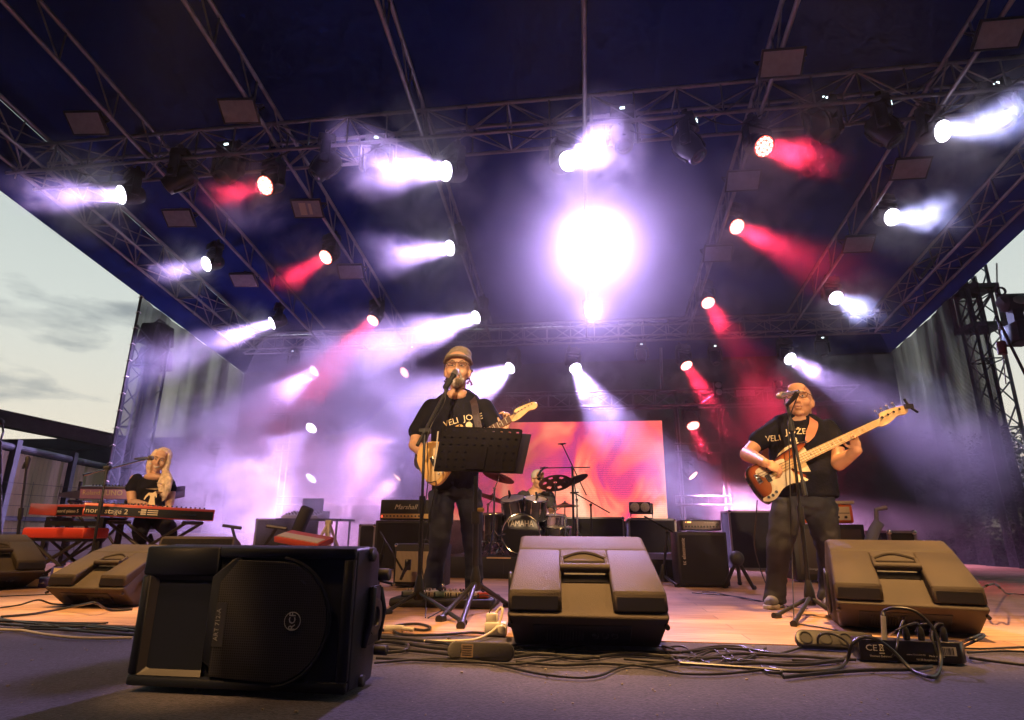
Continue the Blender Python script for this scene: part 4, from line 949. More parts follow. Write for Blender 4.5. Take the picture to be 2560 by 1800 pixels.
def hand(m, W, d, n, thumb, s=1.0, curl=(.5, .7, .5), spread=.10):
    # W wrist, d along the palm, n palm normal (fingers close towards it), thumb = side vector
    W = Vector(W); d = Vector(d).normalized(); n = Vector(n); n = (n-d*n.dot(d)).normalized(); t = Vector(thumb); t = (t-d*t.dot(d)-n*t.dot(n)).normalized()
    R3 = Matrix((t, n, d)).transposed()
    m.sph(W+d*.045*s, (.040*s, .0155*s, .050*s), n=16, m=10, R=R3); m.sph(W+d*.012*s, (.028*s, .019*s, .030*s), n=14, m=8, R=R3); m.sph(W+d*.03*s+t*.018*s+n*.006*s, (.017*s, .015*s, .028*s), n=12, m=8, R=R3)
    for k, (o, L) in enumerate(((.028, .072), (.009, .080), (-.010, .075), (-.027, .060))):
        p = W+d*.082*s+t*o*s-d*abs(o-.005)*.25*s; a = 0; dd = (d+t*spread*(o/.028)).normalized(); pts = [p-dd*.02*s, p]
        for j, (f, c) in enumerate(zip((.45, .32, .23), curl)):
            a += c*(1+.12*(k-1.5)*(1 if j else 0)); v = dd*math.cos(a)+n*math.sin(a); p = p+v*L*f*s; pts.append(p.copy())
        blob(m, pts, [.0098*s, .0094*s, .0086*s, .0080*s, .0070*s], n=8)
    p = W+d*.022*s+t*.030*s+n*.004*s; q = p+(d*.6+t*.75+n*.35).normalized()*.036*s; e = q+(d*.85+t*.25+n*.5).normalized()*.030*s
    blob(m, [p, q, e], [.0125*s, .0105*s, .0088*s], n=8)
def shoe(root, ank, toe, s, mt, sole):
    ank = Vector(ank); toe = Vector(toe); d = (toe-ank); d.z = 0; d.normalize(); c = Vector((-d.y, d.x, 0)); a0 = Vector((ank.x, ank.y, 0))-d*.05*s
    R3 = Matrix((d, c, Vector((0, 0, 1)))).transposed(); m = MB()
    m.sph(a0+d*.10*s+Vector((0, 0, .045*s)), (.125*s, .045*s, .040*s), n=18, m=10, R=R3); m.sph(a0+d*.045*s+Vector((0, 0, .065*s)), (.062*s, .040*s, .055*s), n=14, m=10, R=R3); m.sph(a0+d*.17*s+Vector((0, 0, .038*s)), (.065*s, .046*s, .034*s), n=14, m=10, R=R3)
    m.build('shoe', mt, root, world=True, remesh=.008, smoothit=2)
    m = MB(); pr = [(-.065, 0), (-.05, .034), (.06, .040), (.14, .048), (.20, .040), (.235, 0), (.20, -.040), (.14, -.048), (.06, -.040), (-.05, -.034)]
    M = Matrix((d, c, Vector((0, 0, 1)))).transposed().to_4x4(); M.translation = a0+d*.02*s; m.prism([(x*s, y*s) for x, y in spline2(pr+[pr[0]], 3)[:-1]], .001, .026*s, M); m.build('sole', sole, root, world=True, bevel=.006)
    m = MB()
    for k in range(4): m.tube([a0+d*(.085+k*.024)*s+c*.022*s+Vector((0, 0, (.088-k*.006)*s)), a0+d*(.095+k*.024)*s-c*.022*s+Vector((0, 0, (.086-k*.006)*s))], .0045*s, 6)
    m.build('laces', whitepl, root, world=True, smooth=True)
def figure_print(root, shirt, M, k, text_rot=0, two='J  O  Ž  E', tilt=.10, cut=None):
    m = MB(); pre = Matrix.Rotation(tilt, 4, 'Z')
    m.text('VELI', .056*k, M @ Matrix.Translation((-.075*k, .0, 0)) @ Matrix.Rotation(tilt+.12, 4, 'Z'), .0); m.text('JOŽE', .056*k, M @ Matrix.Translation((.068*k, .038*k+.0, 0)) @ Matrix.Rotation(tilt+.02, 4, 'Z'), .0)
    o = m.build('lettering', printM, root, world=True); project(o, shirt, (0, 1, 0))
    fig = [(.02, .0), (.045, .012), (.062, -.005), (.085, -.03), (.10, -.075), (.088, -.095), (.072, -.06), (.064, -.075), (.078, -.14), (.095, -.19), (-.02, -.19), (-.005, -.12), (.0, -.07), (-.02, -.055), (-.055, -.085), (-.075, -.12), (-.09, -.108), (-.07, -.06), (-.035, -.025), (.0, -.005)]
    m = MB(); raster(m, [((x+.02)*k, (y-.045)*k) for x, y in fig], .004*k, M); c = [(.045*k+.021*k*math.cos(a*.5236), -.018*k+.024*k*math.sin(a*.5236)) for a in range(12)]; raster(m, c, .004*k, M)
    o = m.build('figure_print', printM, root, world=True); project(o, shirt, (0, 1, 0), .0035)
# ---- instruments
def guitar(label, B, Nn, nrm, s, bass=False):
    B, Nn = Vector(B), Vector(Nn); X = (Nn-B).normalized(); Z = Vector(nrm); M = frame(B, X, Z); L = (Nn-B).length
    root = thing('bass_guitar' if bass else 'electric_guitar', label, 'bass guitar' if bass else 'guitar', B)
    out = [(-.115, 0), (-.11, .07), (-.075, .13), (-.02, .155), (.04, .145), (.09, .115), (.13, .112), (.18, .135), (.24, .158), (.285, .150), (.295, .128), (.26, .102), (.225, .075), (.205, .045), (.205, -.03), (.215, -.055), (.24, -.09), (.25, -.118), (.22, -.135), (.17, -.125), (.13, -.112), (.08, -.118), (.02, -.15), (-.04, -.165), (-.09, -.135), (-.115, -.07)]
    if bass: out = [(x*(.55 if x < 0 else 1.18 if y > 0 else 1.12)+(.06 if (x > .23 and y > 0) else 0), y*(.97 if y < 0 else .62)) for x, y in out]
    out = spline2(out+[out[0]], 4)[:-1]; out = [(x*s, y*s) for x, y in out]
    th = .044*s
    if bass:
        bm = bpy.data.materials.new('sunburst lacquer'); bm.use_nodes = True; nt = bm.node_tree; bb = nt.nodes['Principled BSDF']; bb.inputs['Roughness'].default_value = .18; bb.inputs['Coat Weight'].default_value = .6
        g = N(nt, 'ShaderNodeVertexColor') if False else None
        at = N(nt, 'ShaderNodeAttribute'); at.attribute_name = 'burst'; r = ramp(nt, [(.0, (.008, .006, .006)), (.22, (.02, .008, .006)), (.42, (.20, .04, .012)), (.75, (.33, .095, .028)), (1, (.40, .14, .042))]); nt.links.new(at.outputs['Fac'], r.inputs[0]); nt.links.new(r.outputs[0], bb.inputs['Base Color'])
    else: bm = mat('butterscotch lacquer', (.72, .45, .17), .22, coat=.5)
    m = MB()
    if bass:
        # rings from the rim inwards, so the burst can follow the outline (it is the lacquer's own colour)
        cx, cy_ = sum(p[0] for p in out)/len(out), sum(p[1] for p in out)/len(out); n = len(out); rings = [(1, -th/2+.006), (1, th/2-.006), (.97, th/2), (.86, th/2), (.72, th/2), (.5, th/2), (.05, th/2)]
        for f, z in rings: m.v += [M @ Vector((cx+(x-cx)*f, cy_+(y-cy_)*f, z)) for x, y in out]
        for i in range(len(rings)-1):
            for j in range(n): m.f.append((i*n+j, i*n+(j+1) % n, (i+1)*n+(j+1) % n, (i+1)*n+j)); m.m.append(0)
        m.f.append(tuple(reversed(range(n)))); m.m.append(0); m.f.append(tuple(range((len(rings)-1)*n, len(rings)*n))); m.m.append(0)
        o = m.build('body', bm, root, world=True, smooth=True); a = o.data.attributes.new('burst', 'FLOAT', 'POINT'); vals = [0, 0, .15, .40, .75, 1, 1]
        for i in range(len(rings)):
            for j in range(n): a.data[i*n+j].value = vals[i]
    else: m.prism(out, -th/2, th/2, M); m.build('body', bm, root, world=True, bevel=.008, seg=3)
    nk = mat('maple', (.66, .40, .18) if bass else (.68, .47, .24), .3, coat=.3, var=.1, vscale=20); fb = mat('rosewood', (.10, .045, .025), .4) if not bass else nk
    x0 = .15*s; w0, w1 = (.029*s, .021*s); m = MB(); zt = th/2+.012
    m.add([(x0, -w0, th/2-.01), (x0, w0, th/2-.01), (L, w1, th/2-.01), (L, -w1, th/2-.01), (x0, -w0, zt-.005), (x0, w0, zt-.005), (L, w1, zt-.005), (L, -w1, zt-.005)], [(0, 1, 2, 3), (7, 6, 5, 4), (0, 4, 5, 1), (1, 5, 6, 2), (2, 6, 7, 3), (3, 7, 4, 0)], M)
    hd = [(0, .021), (.035, .022), (.045, .040), (.075, .048), (.185, .034), (.215, .012), (.205, -.014), (.18, -.022), (.14, -.012), (.10, -.020), (.045, -.030), (0, -.021)]
    if bass: hd = [(x*1.05, y*1.1) for x, y in hd]
    m.prism([(L+x*s, y*s) for x, y in spline2(hd+[hd[0]], 3)[:-1]], th/2-.014, th/2+.001, M); m.build('neck', nk, root, world=True, bevel=.003)
    m = MB(); m.add([(x0, -w0, zt-.0045), (x0, w0, zt-.0045), (L, w1, zt-.0045), (L, -w1, zt-.0045), (x0, -w0, zt), (x0, w0, zt), (L, w1, zt), (L, -w1, zt)], [(0, 1, 2, 3), (7, 6, 5, 4), (0, 4, 5, 1), (1, 5, 6, 2), (2, 6, 7, 3), (3, 7, 4, 0)], M); m.build('fingerboard', fb, root, world=True)
    m = MB()
    for k in range(1, 21):
        x = L*(2**(-k/12)); x = L-(L-0)*(1-2**(-k/12))
        if x > x0: w = w1+(w0-w1)*(L-x)/(L-x0); m.mm((x-.0016, -w, zt), (x+.0016, w, zt+.0018), M)
    m.build('fret', mat('fret wire', (.85, .78, .62), .3, .5), root, world=True)
    m = MB()
    for k in (3, 5, 7, 9, 12, 15): x = L-(L)*(1-2**(-(k-.5)/12)); m.cyl(M @ Vector((x, 0, zt)), M @ Vector((x, 0, zt+.0012)), .004, n=10)
    m.build('position_dot', mat('pearl' if not bass else 'black dot', (.8, .76, .66) if not bass else (.02, .02, .02), .3), root, world=True)
    if bass:
        pg = [(-.05, -.135), (-.02, -.150), (.03, -.150), (.10, -.115), (.17, -.112), (.26, -.135), (.255, -.110), (.22, -.06), (.21, -.035), (.21, .045), (.15, .055), (.09, .06), (.03, .06), (.005, .045), (.015, .02), (.045, -.02), (.05, -.06), (.03, -.10), (-.0, -.115), (-.045, -.118)]
        m = MB(); m.prism([(x*s, y*s) for x, y in spline2(pg+[pg[0]], 3)[:-1]], th/2+.0005, th/2+.0035, M); m.build('pickguard', mat('cream pickguard', (.72, .60, .40), .35), root, world=True)
        m = MB(); m.mm((.075*s, -.004, th/2+.003), (.105*s, .045*s, th/2+.014), M); m.mm((.04*s, -.047*s, th/2+.003), (.07*s, .002, th/2+.014), M); m.build('pickup', darkpl, root, world=True, bevel=.003)
    else:
        pg = [(-.10, -.125), (-.03, -.135), (.05, -.105), (.14, -.10), (.23, -.115), (.215, -.06), (.20, .06), (.235, .10), (.19, .115), (.12, .095), (.03, .10), (.0, .05), (-.02, -.02), (-.06, -.06)]
        m = MB(); m.prism([(x*s, y*s) for x, y in spline2(pg+[pg[0]], 3)[:-1]], th/2+.0005, th/2+.0035, M); m.build('pickguard', mat('mint pickguard', (.70, .52, .28), .35), root, world=True)
        m = MB(); [m.mm((x*s, -.036*s, th/2+.003), ((x+.018)*s, .036*s, th/2+.012), M) for x in (.035, .085, .14)]; m.build('pickup', whitepl, root, world=True, bevel=.003)
    m = MB(); m.mm((-.018*s, -.034*s, th/2), (.012*s, .034*s, th/2+.012), M)
    if bass: [m.cyl(M @ Vector((-.02*s, y*s, th/2+.012)), M @ Vector((.012*s, y*s, th/2+.012)), .006, n=8) for y in (-.027, -.009, .009, .027)]
    m.build('bridge', steel, root, world=True, bevel=.003)
    m = MB(); ns = 4 if bass else 6
    for k in range(ns): f = (k/(ns-1)-.5); m.tube([M @ Vector((0, f*.052*s, zt+.008)), M @ Vector((L, f*.034*s, zt+.004)), M @ Vector((L+(.04+k*(.04 if bass else .026))*s, .020*s, th/2+.008))], .0012 if bass else .0008, 5)
    m.build('string', steel, root, world=True)
    m = MB()
    for k in range(ns):
        x = L+(.045+k*(.042 if bass else .027))*s; y = .018*s; m.cyl(M @ Vector((x, y, th/2)), M @ Vector((x, y, th/2+.014)), .0085 if bass else .005, n=10)
        m.cyl(M @ Vector((x, .035*s, th/2-.008)), M @ Vector((x, (.075 if bass else .062)*s, th/2-.008)), .004, n=8); m.sph(M @ Vector((x, (.078 if bass else .064)*s, th/2-.008)), (.010, .010, .005) if bass else (.006, .006, .004), n=10, m=6)
    m.build('tuning_peg', steel, root, world=True, smooth=True)
    m = MB(); pos = ((-.015, -.128), (.015, -.128), (.045, -.118)) if bass else ((.0, -.10), (.03, -.105), (.06, -.09))
    for x, y in pos: m.cyl(M @ Vector((x*s, y*s, th/2+.003)), M @ Vector((x*s, y*s, th/2+.018)), .010 if bass else .008, n=14)
    m.build('control_knob', steel if bass else whitepl, root, world=True)
    m = MB(); e = M @ Vector(((.40 if bass else .275)*s, (.083 if bass else .14)*s, th/2+.004)); m.sph(e, .008, n=8, m=6); m.sph(M @ Vector(((-.066 if bass else -.12)*s, 0, 0)), .008, n=8, m=6); m.build('strap_button', steel, root, world=True, smooth=True)
    return root, M, L
def strap(root, pts, w, mt, label=None, nrm=(0, -1, 0)):
    pts = spline(pts, 5); m = MB(); vs = []; k = len(pts)
    for i, p in enumerate(pts):
        t = (pts[min(i+1, k-1)]-pts[max(i-1, 0)]).normalized(); nn = Vector(nrm); c = t.cross(nn).normalized()*w/2*(.3+.7*min(1, i/6)); vs += [p-c, p+c, p+c-nn*-.003, p-c-nn*-.003]
    fs = []
    for i in range(k-1):
        for j in range(4): a = i*4+j; b_ = i*4+(j+1) % 4; fs.append((a, b_, b_+4, a+4))
    m.add(vs, fs+[(3, 2, 1, 0), tuple((k-1)*4+q for q in range(4))]); o = m.build('strap', mt, root, world=True); return o
# ---------------------------------------------------------------- singing guitarist
Y0 = 4.42
SG = thing('person', 'tall singing guitarist in grey flat cap and black printed shirt, behind the music stand', 'person', (P(1125, 1500, Y0).x, Y0, 0))
p = lambda x, y, dy=0.0: P(x, y, Y0+dy)
Mh = Matrix.Translation(p(1144, 928, -.03)) @ Matrix.Rotation(R_(9), 4, 'Z') @ Matrix.Rotation(R_(-3), 4, 'X'); hs = 1.20
m = MB(); head_blobs(m, Mh, hs); blob(m, [p(1146, 950, .02), p(1145, 988, .03), p(1145, 1010, .03)], [.060, .060, .075])
m.sph(p(1144, 986, -.01), (.085, .080, .045), n=18, m=12); m.sph(p(1143, 989, -.05), (.070, .050, .034), n=16, m=10)
blob(m, [p(1145, 1010, .04), p(1145, 1090, .04), p(1140, 1180, .04), p(1140, 1215, .04)], [.11, .115, .105, .10])
# arms
eR, wR = p(1036, 1112, -.04), p(1088, 1152, -.24)
blob(m, [p(1074, 1030, .03), p(1046, 1074, .0), eR], [.050, .047, .043]); blob(m, [eR, eR.lerp(wR, .35), wR], [.046, .045, .030])
hand(m, wR, (.75, -.10, -.45), (.1, .9, -.3), (.4, -.3, .8), .98, (.5, .6, .5))
eL, wL = p(1258, 1120, -.06), p(1264, 1070, -.30)
blob(m, [p(1216, 1030, .03), p(1246, 1074, .0), eL], [.050, .047, .043]); blob(m, [eL, eL.lerp(wL, .4), wL], [.046, .042, .029])
gB, gN = P(1087, 1155, 4.14), P(1279, 1049, 4.10)
hand(m, wL, (.10, .06, .62), (-.55, -.75, .05), (-.5, -.1, .4), .98, (.75, 1.0, .8), .12)
blob(m, [p(1110, 1225, .03), p(1103, 1290, .01), p(1100, 1345, -.03), p(1090, 1400, .03), p(1081, 1478, .04)], [.060, .05, .045, .036, .030]); blob(m, [p(1168, 1225, .03), p(1178, 1290, .02), p(1180, 1345, -.01), p(1184, 1400, .03), p(1186, 1474, .05)], [.060, .05, .045, .036, .030])
m.build('body', skinA, SG, world=True, remesh=.0058, smoothit=3)
face_parts(SG, Mh, hs); glasses(SG, Mh, hs, True, (.12, .06, .04))
# beard, curls, cap
m = MB(); T = lambda c: Mh @ (Vector(c)*hs)
for (x, y, z, r) in ((0, -.076, -.098, .026), (.022, -.068, -.090, .022), (-.022, -.068, -.090, .022), (0, -.078, -.116, .018), (.034, -.058, -.074, .014), (-.034, -.058, -.074, .014), (.0, -.099, -.041, .008), (.020, -.094, -.045, .008), (-.020, -.094, -.045, .008), (.028, -.085, -.06, .008), (-.028, -.085, -.06, .008)): m.sph(T((x, y, z)), r*hs, n=12, m=8)
o = m.build('beard', mat('grey white beard', (.58, .52, .47), .85, bump=1.0, bscale=350, var=.35, vscale=60), SG, world=True, remesh=.0045, smoothit=1); wrinkle(o, .0035, 90)
m = MB()
for k in range(16): a = k*1.7; m.sph(T((.074+.018*math.sin(a*1.3), .035+.03*math.cos(a), -.03+.045*math.sin(a*.7))), .011+.004*math.sin(k), n=8, m=6)
for k in range(10): a = k*1.7; m.sph(T((-.072-.010*math.sin(a*1.3), .045+.03*math.cos(a), -.02+.045*math.sin(a*.7))), .011, n=8, m=6)
m.build('hair', mat('curly brown hair', (.13, .075, .05), .7, bump=.8, bscale=200), SG, world=True, remesh=.006, smoothit=1)
m = MB(); R3 = Mh.to_3x3()
m.sph(T((0, .016, .080)), (.104, .122, .082), n=24, m=14, R=R3); m.sph(T((.010, .026, .122)), (.090, .096, .062), n=20, m=12, R=R3)
o = m.build('flat_cap', mat('grey tweed', (.30, .25, .20), .9, bump=.5, bscale=500, var=.15, vscale=30), SG, world=True, remesh=.006, smoothit=3); wrinkle(o, .004, 22)
m = MB(); ring_ = [T((.0905*math.cos(a), .010-.104*math.sin(a), .060+.012*math.sin(a)**2)) for a in [k*2*math.pi/36 for k in range(37)]]; m.tube(ring_, .0085, 8, cap=False)
m.tube([T((.080*math.cos(a), -.012-.104*math.sin(a)-.014*math.sin(a), .056+.008*math.sin(a))) for a in [.35+k*(math.pi-.7)/16 for k in range(17)]], [.004]+[.0085]*15+[.004], 8, ry=[.012]+[.018]*15+[.012]); m.build('cap_peak', MATS['grey tweed'], SG, world=True, smooth=True)
# shirt
m = MB(); X = (1, 0, 0)
m.tube([p(1145, 980, .05), p(1145, 994, .04), p(1143, 1032, .03), p(1143, 1090, .03), p(1140, 1150, .03), p(1138, 1205, .03), p(1138, 1232, .03)], [.10, .160, .200, .198, .180, .172, .174], n=28, ry=[.07, .095, .120, .128, .120, .118, .120], up=X)
for q, a, b_ in ((-1, p(1080, 1020, .03), p(1043, 1078, .0)), (1, p(1210, 1020, .03), p(1248, 1082, .0))):
    blob(m, [a, a.lerp(b_, .5), b_], [.074, .070, .068], n=16)
sh = m.build('shirt', teeM, SG, world=True, remesh=.010, smoothit=5); wrinkle(sh, .007, 7, 3, .5)
Mp = Matrix.Translation(p(1141, 1043, -.3)) @ Matrix.Rotation(math.pi/2, 4, 'X'); figure_print(SG, sh, Mp, 1.12, tilt=.18)
m = MB(); m.tube([p(1145+31*math.cos(a), 1006-4+16*max(0, math.sin(a))*1.0+6*math.sin(a), -.02*math.sin(a)-.05*max(0, math.sin(a))) for a in [k*math.pi*2/30 for k in range(31)]], .006, 6, cap=False)
# jeans with crumpled hems
m = MB(); m.tube([p(1140, 1205, .03), p(1140, 1232, .03), p(1138, 1244, .03)], [.160, .170, .160], n=24, ry=[.112, .12, .11], up=X); m.sph(p(1138, 1240, .03), (.10, .10, .035))
kL, kR = p(1100, 1345, -.03), p(1180, 1345, -.01)
m.tube([p(1105, 1230, .03), p(1102, 1290, .01), kL, p(1090, 1400, .03), p(1082, 1448, .04), p(1078, 1482, .04)], [.098, .088, .070, .062, .064, .070], n=20, up=X); m.tube([p(1172, 1230, .03), p(1178, 1290, .02), kR, p(1184, 1400, .03), p(1186, 1448, .05), p(1186, 1478, .05)], [.098, .086, .068, .060, .062, .068], n=20, up=X)
for (x, y) in ((1082, 1448), (1080, 1470), (1187, 1446), (1187, 1466)): m.sph(p(x, y, .04), (.072, .070, .026), n=16, m=8)
o = m.build('jeans', denimM, SG, world=True, remesh=.010, smoothit=4); wrinkle(o, .009, 8, 1, 1.4)
shoeD = mat('dark shoe', (.05, .045, .045), .6, bump=.3, bscale=90); soleW = mat('pale rubber sole', (.62, .57, .48), .6)
shoe(SG, p(1080, 1496, .06), p(1060, 1500, -.2), 1.0, shoeD, soleW); shoe(SG, p(1188, 1492, .08), p(1196, 1500, -.2), 1.0, shoeD, soleW)
GT, GM, GL = guitar('cream electric guitar of the singer, half hidden by the music stand', gB, gN, (-.05, -1, .12), .98)
strap(GT, [GM @ Vector((.27, .14, .02)), p(1195, 1080, -.17), p(1190, 1040, -.155), p(1186, 1012, -.12), p(1182, 1000, -.06), p(1178, 992, .04)], .052, mat('black patterned strap', (.035, .02, .025), .6, bump=.6, bscale=60))
strap(GT, [GM @ Vector((-.11, 0, .0)), p(1042, 1150, .12), p(1080, 1060, .19), p(1150, 1000, .17), p(1178, 991, .05)], .05, MATS['black patterned strap'], nrm=(0, 1, 0))
# ---------------------------------------------------------------- bassist
Y1 = 4.38; kb = .93
BS = thing('person', 'bald bassist with glasses and black printed shirt, on the right', 'person', (P(2000, 1525, Y1).x, Y1, 0))
p = lambda x, y, dy=0.0: P(x, y, Y1+dy)
Mh = Matrix.Translation(p(1998, 1006, -.02)) @ Matrix.Rotation(R_(-24), 4, 'Z') @ Matrix.Rotation(R_(-8), 4, 'X'); hs = 1.09
m = MB(); head_blobs(m, Mh, hs, 1.12); blob(m, [p(2004, 1025, .02), p(2004, 1050, .03), p(2002, 1062, .03)], [.064, .068, .085])
m.sph(p(1998, 1054, -.01), (.105, .080, .05), n=18, m=12)
blob(m, [p(2000, 1080, .05), p(2005, 1150, .05), p(2010, 1230, .05)], [.10, .125, .115])
eR, wR = p(1868, 1136, -.04), p(1914, 1158, -.37)
blob(m, [p(1936, 1072, .03), p(1896, 1104, .0), eR], [.052, .050, .046]); blob(m, [eR, eR.lerp(wR, .35), wR], [.050, .046, .029])
hand(m, wR, (.85, -.02, -.42), (.25, .65, -.6), (.35, -.35, .8), .98, (.55, .75, .5), .16)
eL, wL = p(2096, 1158, -.10), p(2143, 1126, -.26)
blob(m, [p(2070, 1074, .03), p(2092, 1115, -.02), eL], [.052, .050, .046]); blob(m, [eL, eL.lerp(wL, .4), wL], [.050, .045, .031])
hand(m, wL, (-.10, -.05, .62), (-.60, -.50, .25), (-.5, -.1, .2), .92, (.65, .8, .6), .22)
blob(m, [p(1975, 1250, .03), p(1960, 1310, .01), p(1948, 1372, -.02), p(1942, 1430, .03), p(1937, 1500, .03)], [.062, .055, .048, .038, .032]); blob(m, [p(2045, 1250, .03), p(2058, 1310, .02), p(2072, 1372, .0), p(2074, 1430, .03), p(2070, 1496, .03)], [.062, .055, .048, .038, .032])
m.build('body', skinB, BS, world=True, remesh=.0055, smoothit=3)
face_parts(BS, Mh, hs); glasses(BS, Mh, hs, False, (.02, .015, .015))
m = MB(); X = (1, 0, 0)
m.tube([p(2002, 1044, .05), p(2002, 1054, .04), p(2000, 1085, .03), p(2002, 1135, .03), p(2008, 1185, .02), p(2014, 1228, .03), p(2016, 1244, .03)], [.12, .185, .205, .205, .205, .203, .204], n=28, ry=[.08, .115, .140, .155, .160, .150, .150], up=X)
for a, b_ in ((p(1938, 1072, .03), p(1896, 1104, .0)), (p(2068, 1074, .03), p(2090, 1112, -.02))): blob(m, [a, a.lerp(b_, .5), b_], [.072, .070, .068], n=16)
sh = m.build('shirt', teeM, BS, world=True, remesh=.010, smoothit=5); wrinkle(sh, .007, 7, 8, .5)
Mp = Matrix.Translation(p(1990, 1082, -.3)) @ Matrix.Rotation(math.pi/2, 4, 'X'); figure_print(BS, sh, Mp, 1.0, tilt=-.03)
m = MB(); m.tube([p(2014, 1218, .04), p(2012, 1250, .03), p(2010, 1270, .03)], [.180, .186, .178], n=24, ry=[.13, .14, .12], up=X); m.sph(p(2010, 1276, .03), (.11, .10, .05))
m.tube([p(1972, 1262, .03), p(1960, 1310, .01), p(1948, 1372, -.02), p(1942, 1430, .03), p(1938, 1480, .03), p(1937, 1505, .03)], [.108, .094, .076, .064, .062, .070], n=20, up=X); m.tube([p(2050, 1262, .03), p(2058, 1310, .02), p(2072, 1372, .0), p(2074, 1430, .03), p(2072, 1480, .03), p(2070, 1500, .03)], [.108, .094, .076, .064, .062, .070], n=20, up=X)
for (x, y) in ((1938, 1486), (1938, 1503), (2072, 1480), (2071, 1496)): m.sph(p(x, y, .03), (.072, .070, .024), n=16, m=8)
o = m.build('trousers', chinoM, BS, world=True, remesh=.010, smoothit=4); wrinkle(o, .009, 8, 5, 1.4)
greyShoe = mat('grey canvas shoe', (.20, .20, .24), .75, bump=.3, bscale=120)
shoe(BS, p(1940, 1522, .05), p(1912, 1530, -.2), .95, greyShoe, soleW); shoe(BS, p(2070, 1516, .05), p(2092, 1528, -.2), .95, greyShoe, soleW)
bB, bN = P(1895, 1200, 4.09), P(2190, 1061, 4.12)
BG, BM, BL = guitar('sunburst bass guitar with cream pickguard and long maple neck', bB, bN, (-.10, -1, .18), 1.0, True)
strap(BG, [BM @ Vector((.40, .083, .025)), p(2024, 1088, -.22), p(2033, 1066, -.175), p(2034, 1050, -.10), p(2030, 1042, .02)], .060, mat('tan leather strap', (.42, .17, .10), .5, var=.12, vscale=12))
strap(BG, [BM @ Vector((-.055, 0, -.02)), p(1905, 1165, .14), p(1940, 1090, .21), p(2010, 1046, .16), p(2024, 1042, .03)], .066, MATS['tan leather strap'], nrm=(0, 1, 0))
m = MB(); e = BM @ Vector((BL+.235, .01, .03)); m.box(e, (.05, .02, .03)); m.tube([e+Vector((-.02, 0, .05)), e, e+Vector((.05, 0, -.04))], .008, 8); TN = thing('clip_tuner', 'black clip-on tuner at the tip of the bass headstock', 'tuner', e); m.build('clip', rubber, TN, world=True)
# ---------------------------------------------------------------- keyboard player
Y2 = 6.35
KP = thing('person', 'smiling long-haired blonde keyboard player sitting at the red keyboard', 'person', (P(385, 1330, Y2).x, Y2, 0))
p = lambda x, y, dy=0.0: P(x, y, Y2+dy)
Mh = Matrix.Translation(p(401, 1152, -.03)) @ Matrix.Rotation(R_(26), 4, 'Z') @ Matrix.Rotation(R_(12), 4, 'Y') @ Matrix.Rotation(R_(8), 4, 'X'); hs = 1.08
m = MB(); head_blobs(m, Mh, hs, .95); blob(m, [p(394, 1165, .03), p(386, 1185, .03), p(384, 1200, .03)], [.048, .048, .060])
m.sph(p(386, 1192, -.01), (.12, .075, .05), n=18, m=12)
blob(m, [p(380, 1210, .04), p(378, 1250, .04), p(378, 1290, .06)], [.10, .11, .12])
eR, wR = p(331, 1256, -.03), p(364, 1261, -.30); blob(m, [p(338, 1198, .03), p(328, 1230, .0), eR], [.056, .050, .046]); blob(m, [eR, eR.lerp(wR, .4), wR], [.046, .041, .027])
hand(m, wR, (.45, -.6, -.05), (0, .0, -1), (.8, .3, 0), .9, (.3, .4, .4), .2)
eL, wL = p(424, 1258, -.02), p(424, 1265, -.28); blob(m, [p(419, 1200, .03), p(427, 1232, .0), eL], [.056, .050, .046]); blob(m, [eL, eL.lerp(wL, .4), wL], [.046, .041, .027])
hand(m, wL, (.35, -.6, -.05), (0, .0, -1), (-.8, .3, 0), .9, (.3, .4, .4), .2)
m.build('body', skinC, KP, world=True, remesh=.0058, smoothit=3); face_parts(KP, Mh, hs, True)
T = lambda c: Mh @ (Vector(c)*hs); m = MB(); R3 = Mh.to_3x3()
m.sph(T((0, .034, .052)), (.092, .104, .092), n=20, m=12, R=R3); blob(m, [T((-.070, -.012, .085)), T((-.090, .01, .0)), T((-.085, .03, -.09)), T((-.075, .04, -.14))], [.020, .030, .030, .022])
blob(m, [T((.065, -.02, .075)), T((.080, -.02, .0)), T((.082, -.03, -.08)), p(420, 1200, -.10), p(416, 1225, -.14), p(408, 1250, -.15)], [.020, .026, .034, .048, .042, .014]); blob(m, [p(412, 1185, -.07), p(404, 1212, -.13), p(408, 1238, -.15)], [.030, .040, .026])
o = m.build('hair', mat('long blonde hair', (.74, .58, .42), .45, bump=.5, bscale=90, var=.25, vscale=20), KP, world=True, remesh=.0065, smoothit=3); wrinkle(o, .009, 42, 2, .14)
m = MB(); e = T((-.083, -.005, -.05)); m.cyl(e+Vector((0, -.004, 0)), e+Vector((0, .003, 0)), .016, n=14); m.build('earring', whitepl, KP, world=True)
m = MB(); X = (1, 0, 0); m.tube([p(382, 1192, .05), p(381, 1200, .04), p(380, 1222, .03), p(379, 1255, .03), p(378, 1290, .05)], [.10, .150, .165, .150, .160], n=24, ry=[.07, .095, .125, .115, .125], up=X)
for a, b_ in ((p(342, 1198, .03), p(329, 1220, .0)), (p(417, 1200, .03), p(427, 1222, .0))): blob(m, [a, b_], [.062, .064], n=14)
sh = m.build('shirt', teeM, KP, world=True, remesh=.010, smoothit=4); wrinkle(sh, .005, 9, 4, .6)
Mp = Matrix.Translation(p(376, 1219, -.3)) @ Matrix.Rotation(math.pi/2, 4, 'X'); figure_print(KP, sh, Mp, .78, tilt=-.06)
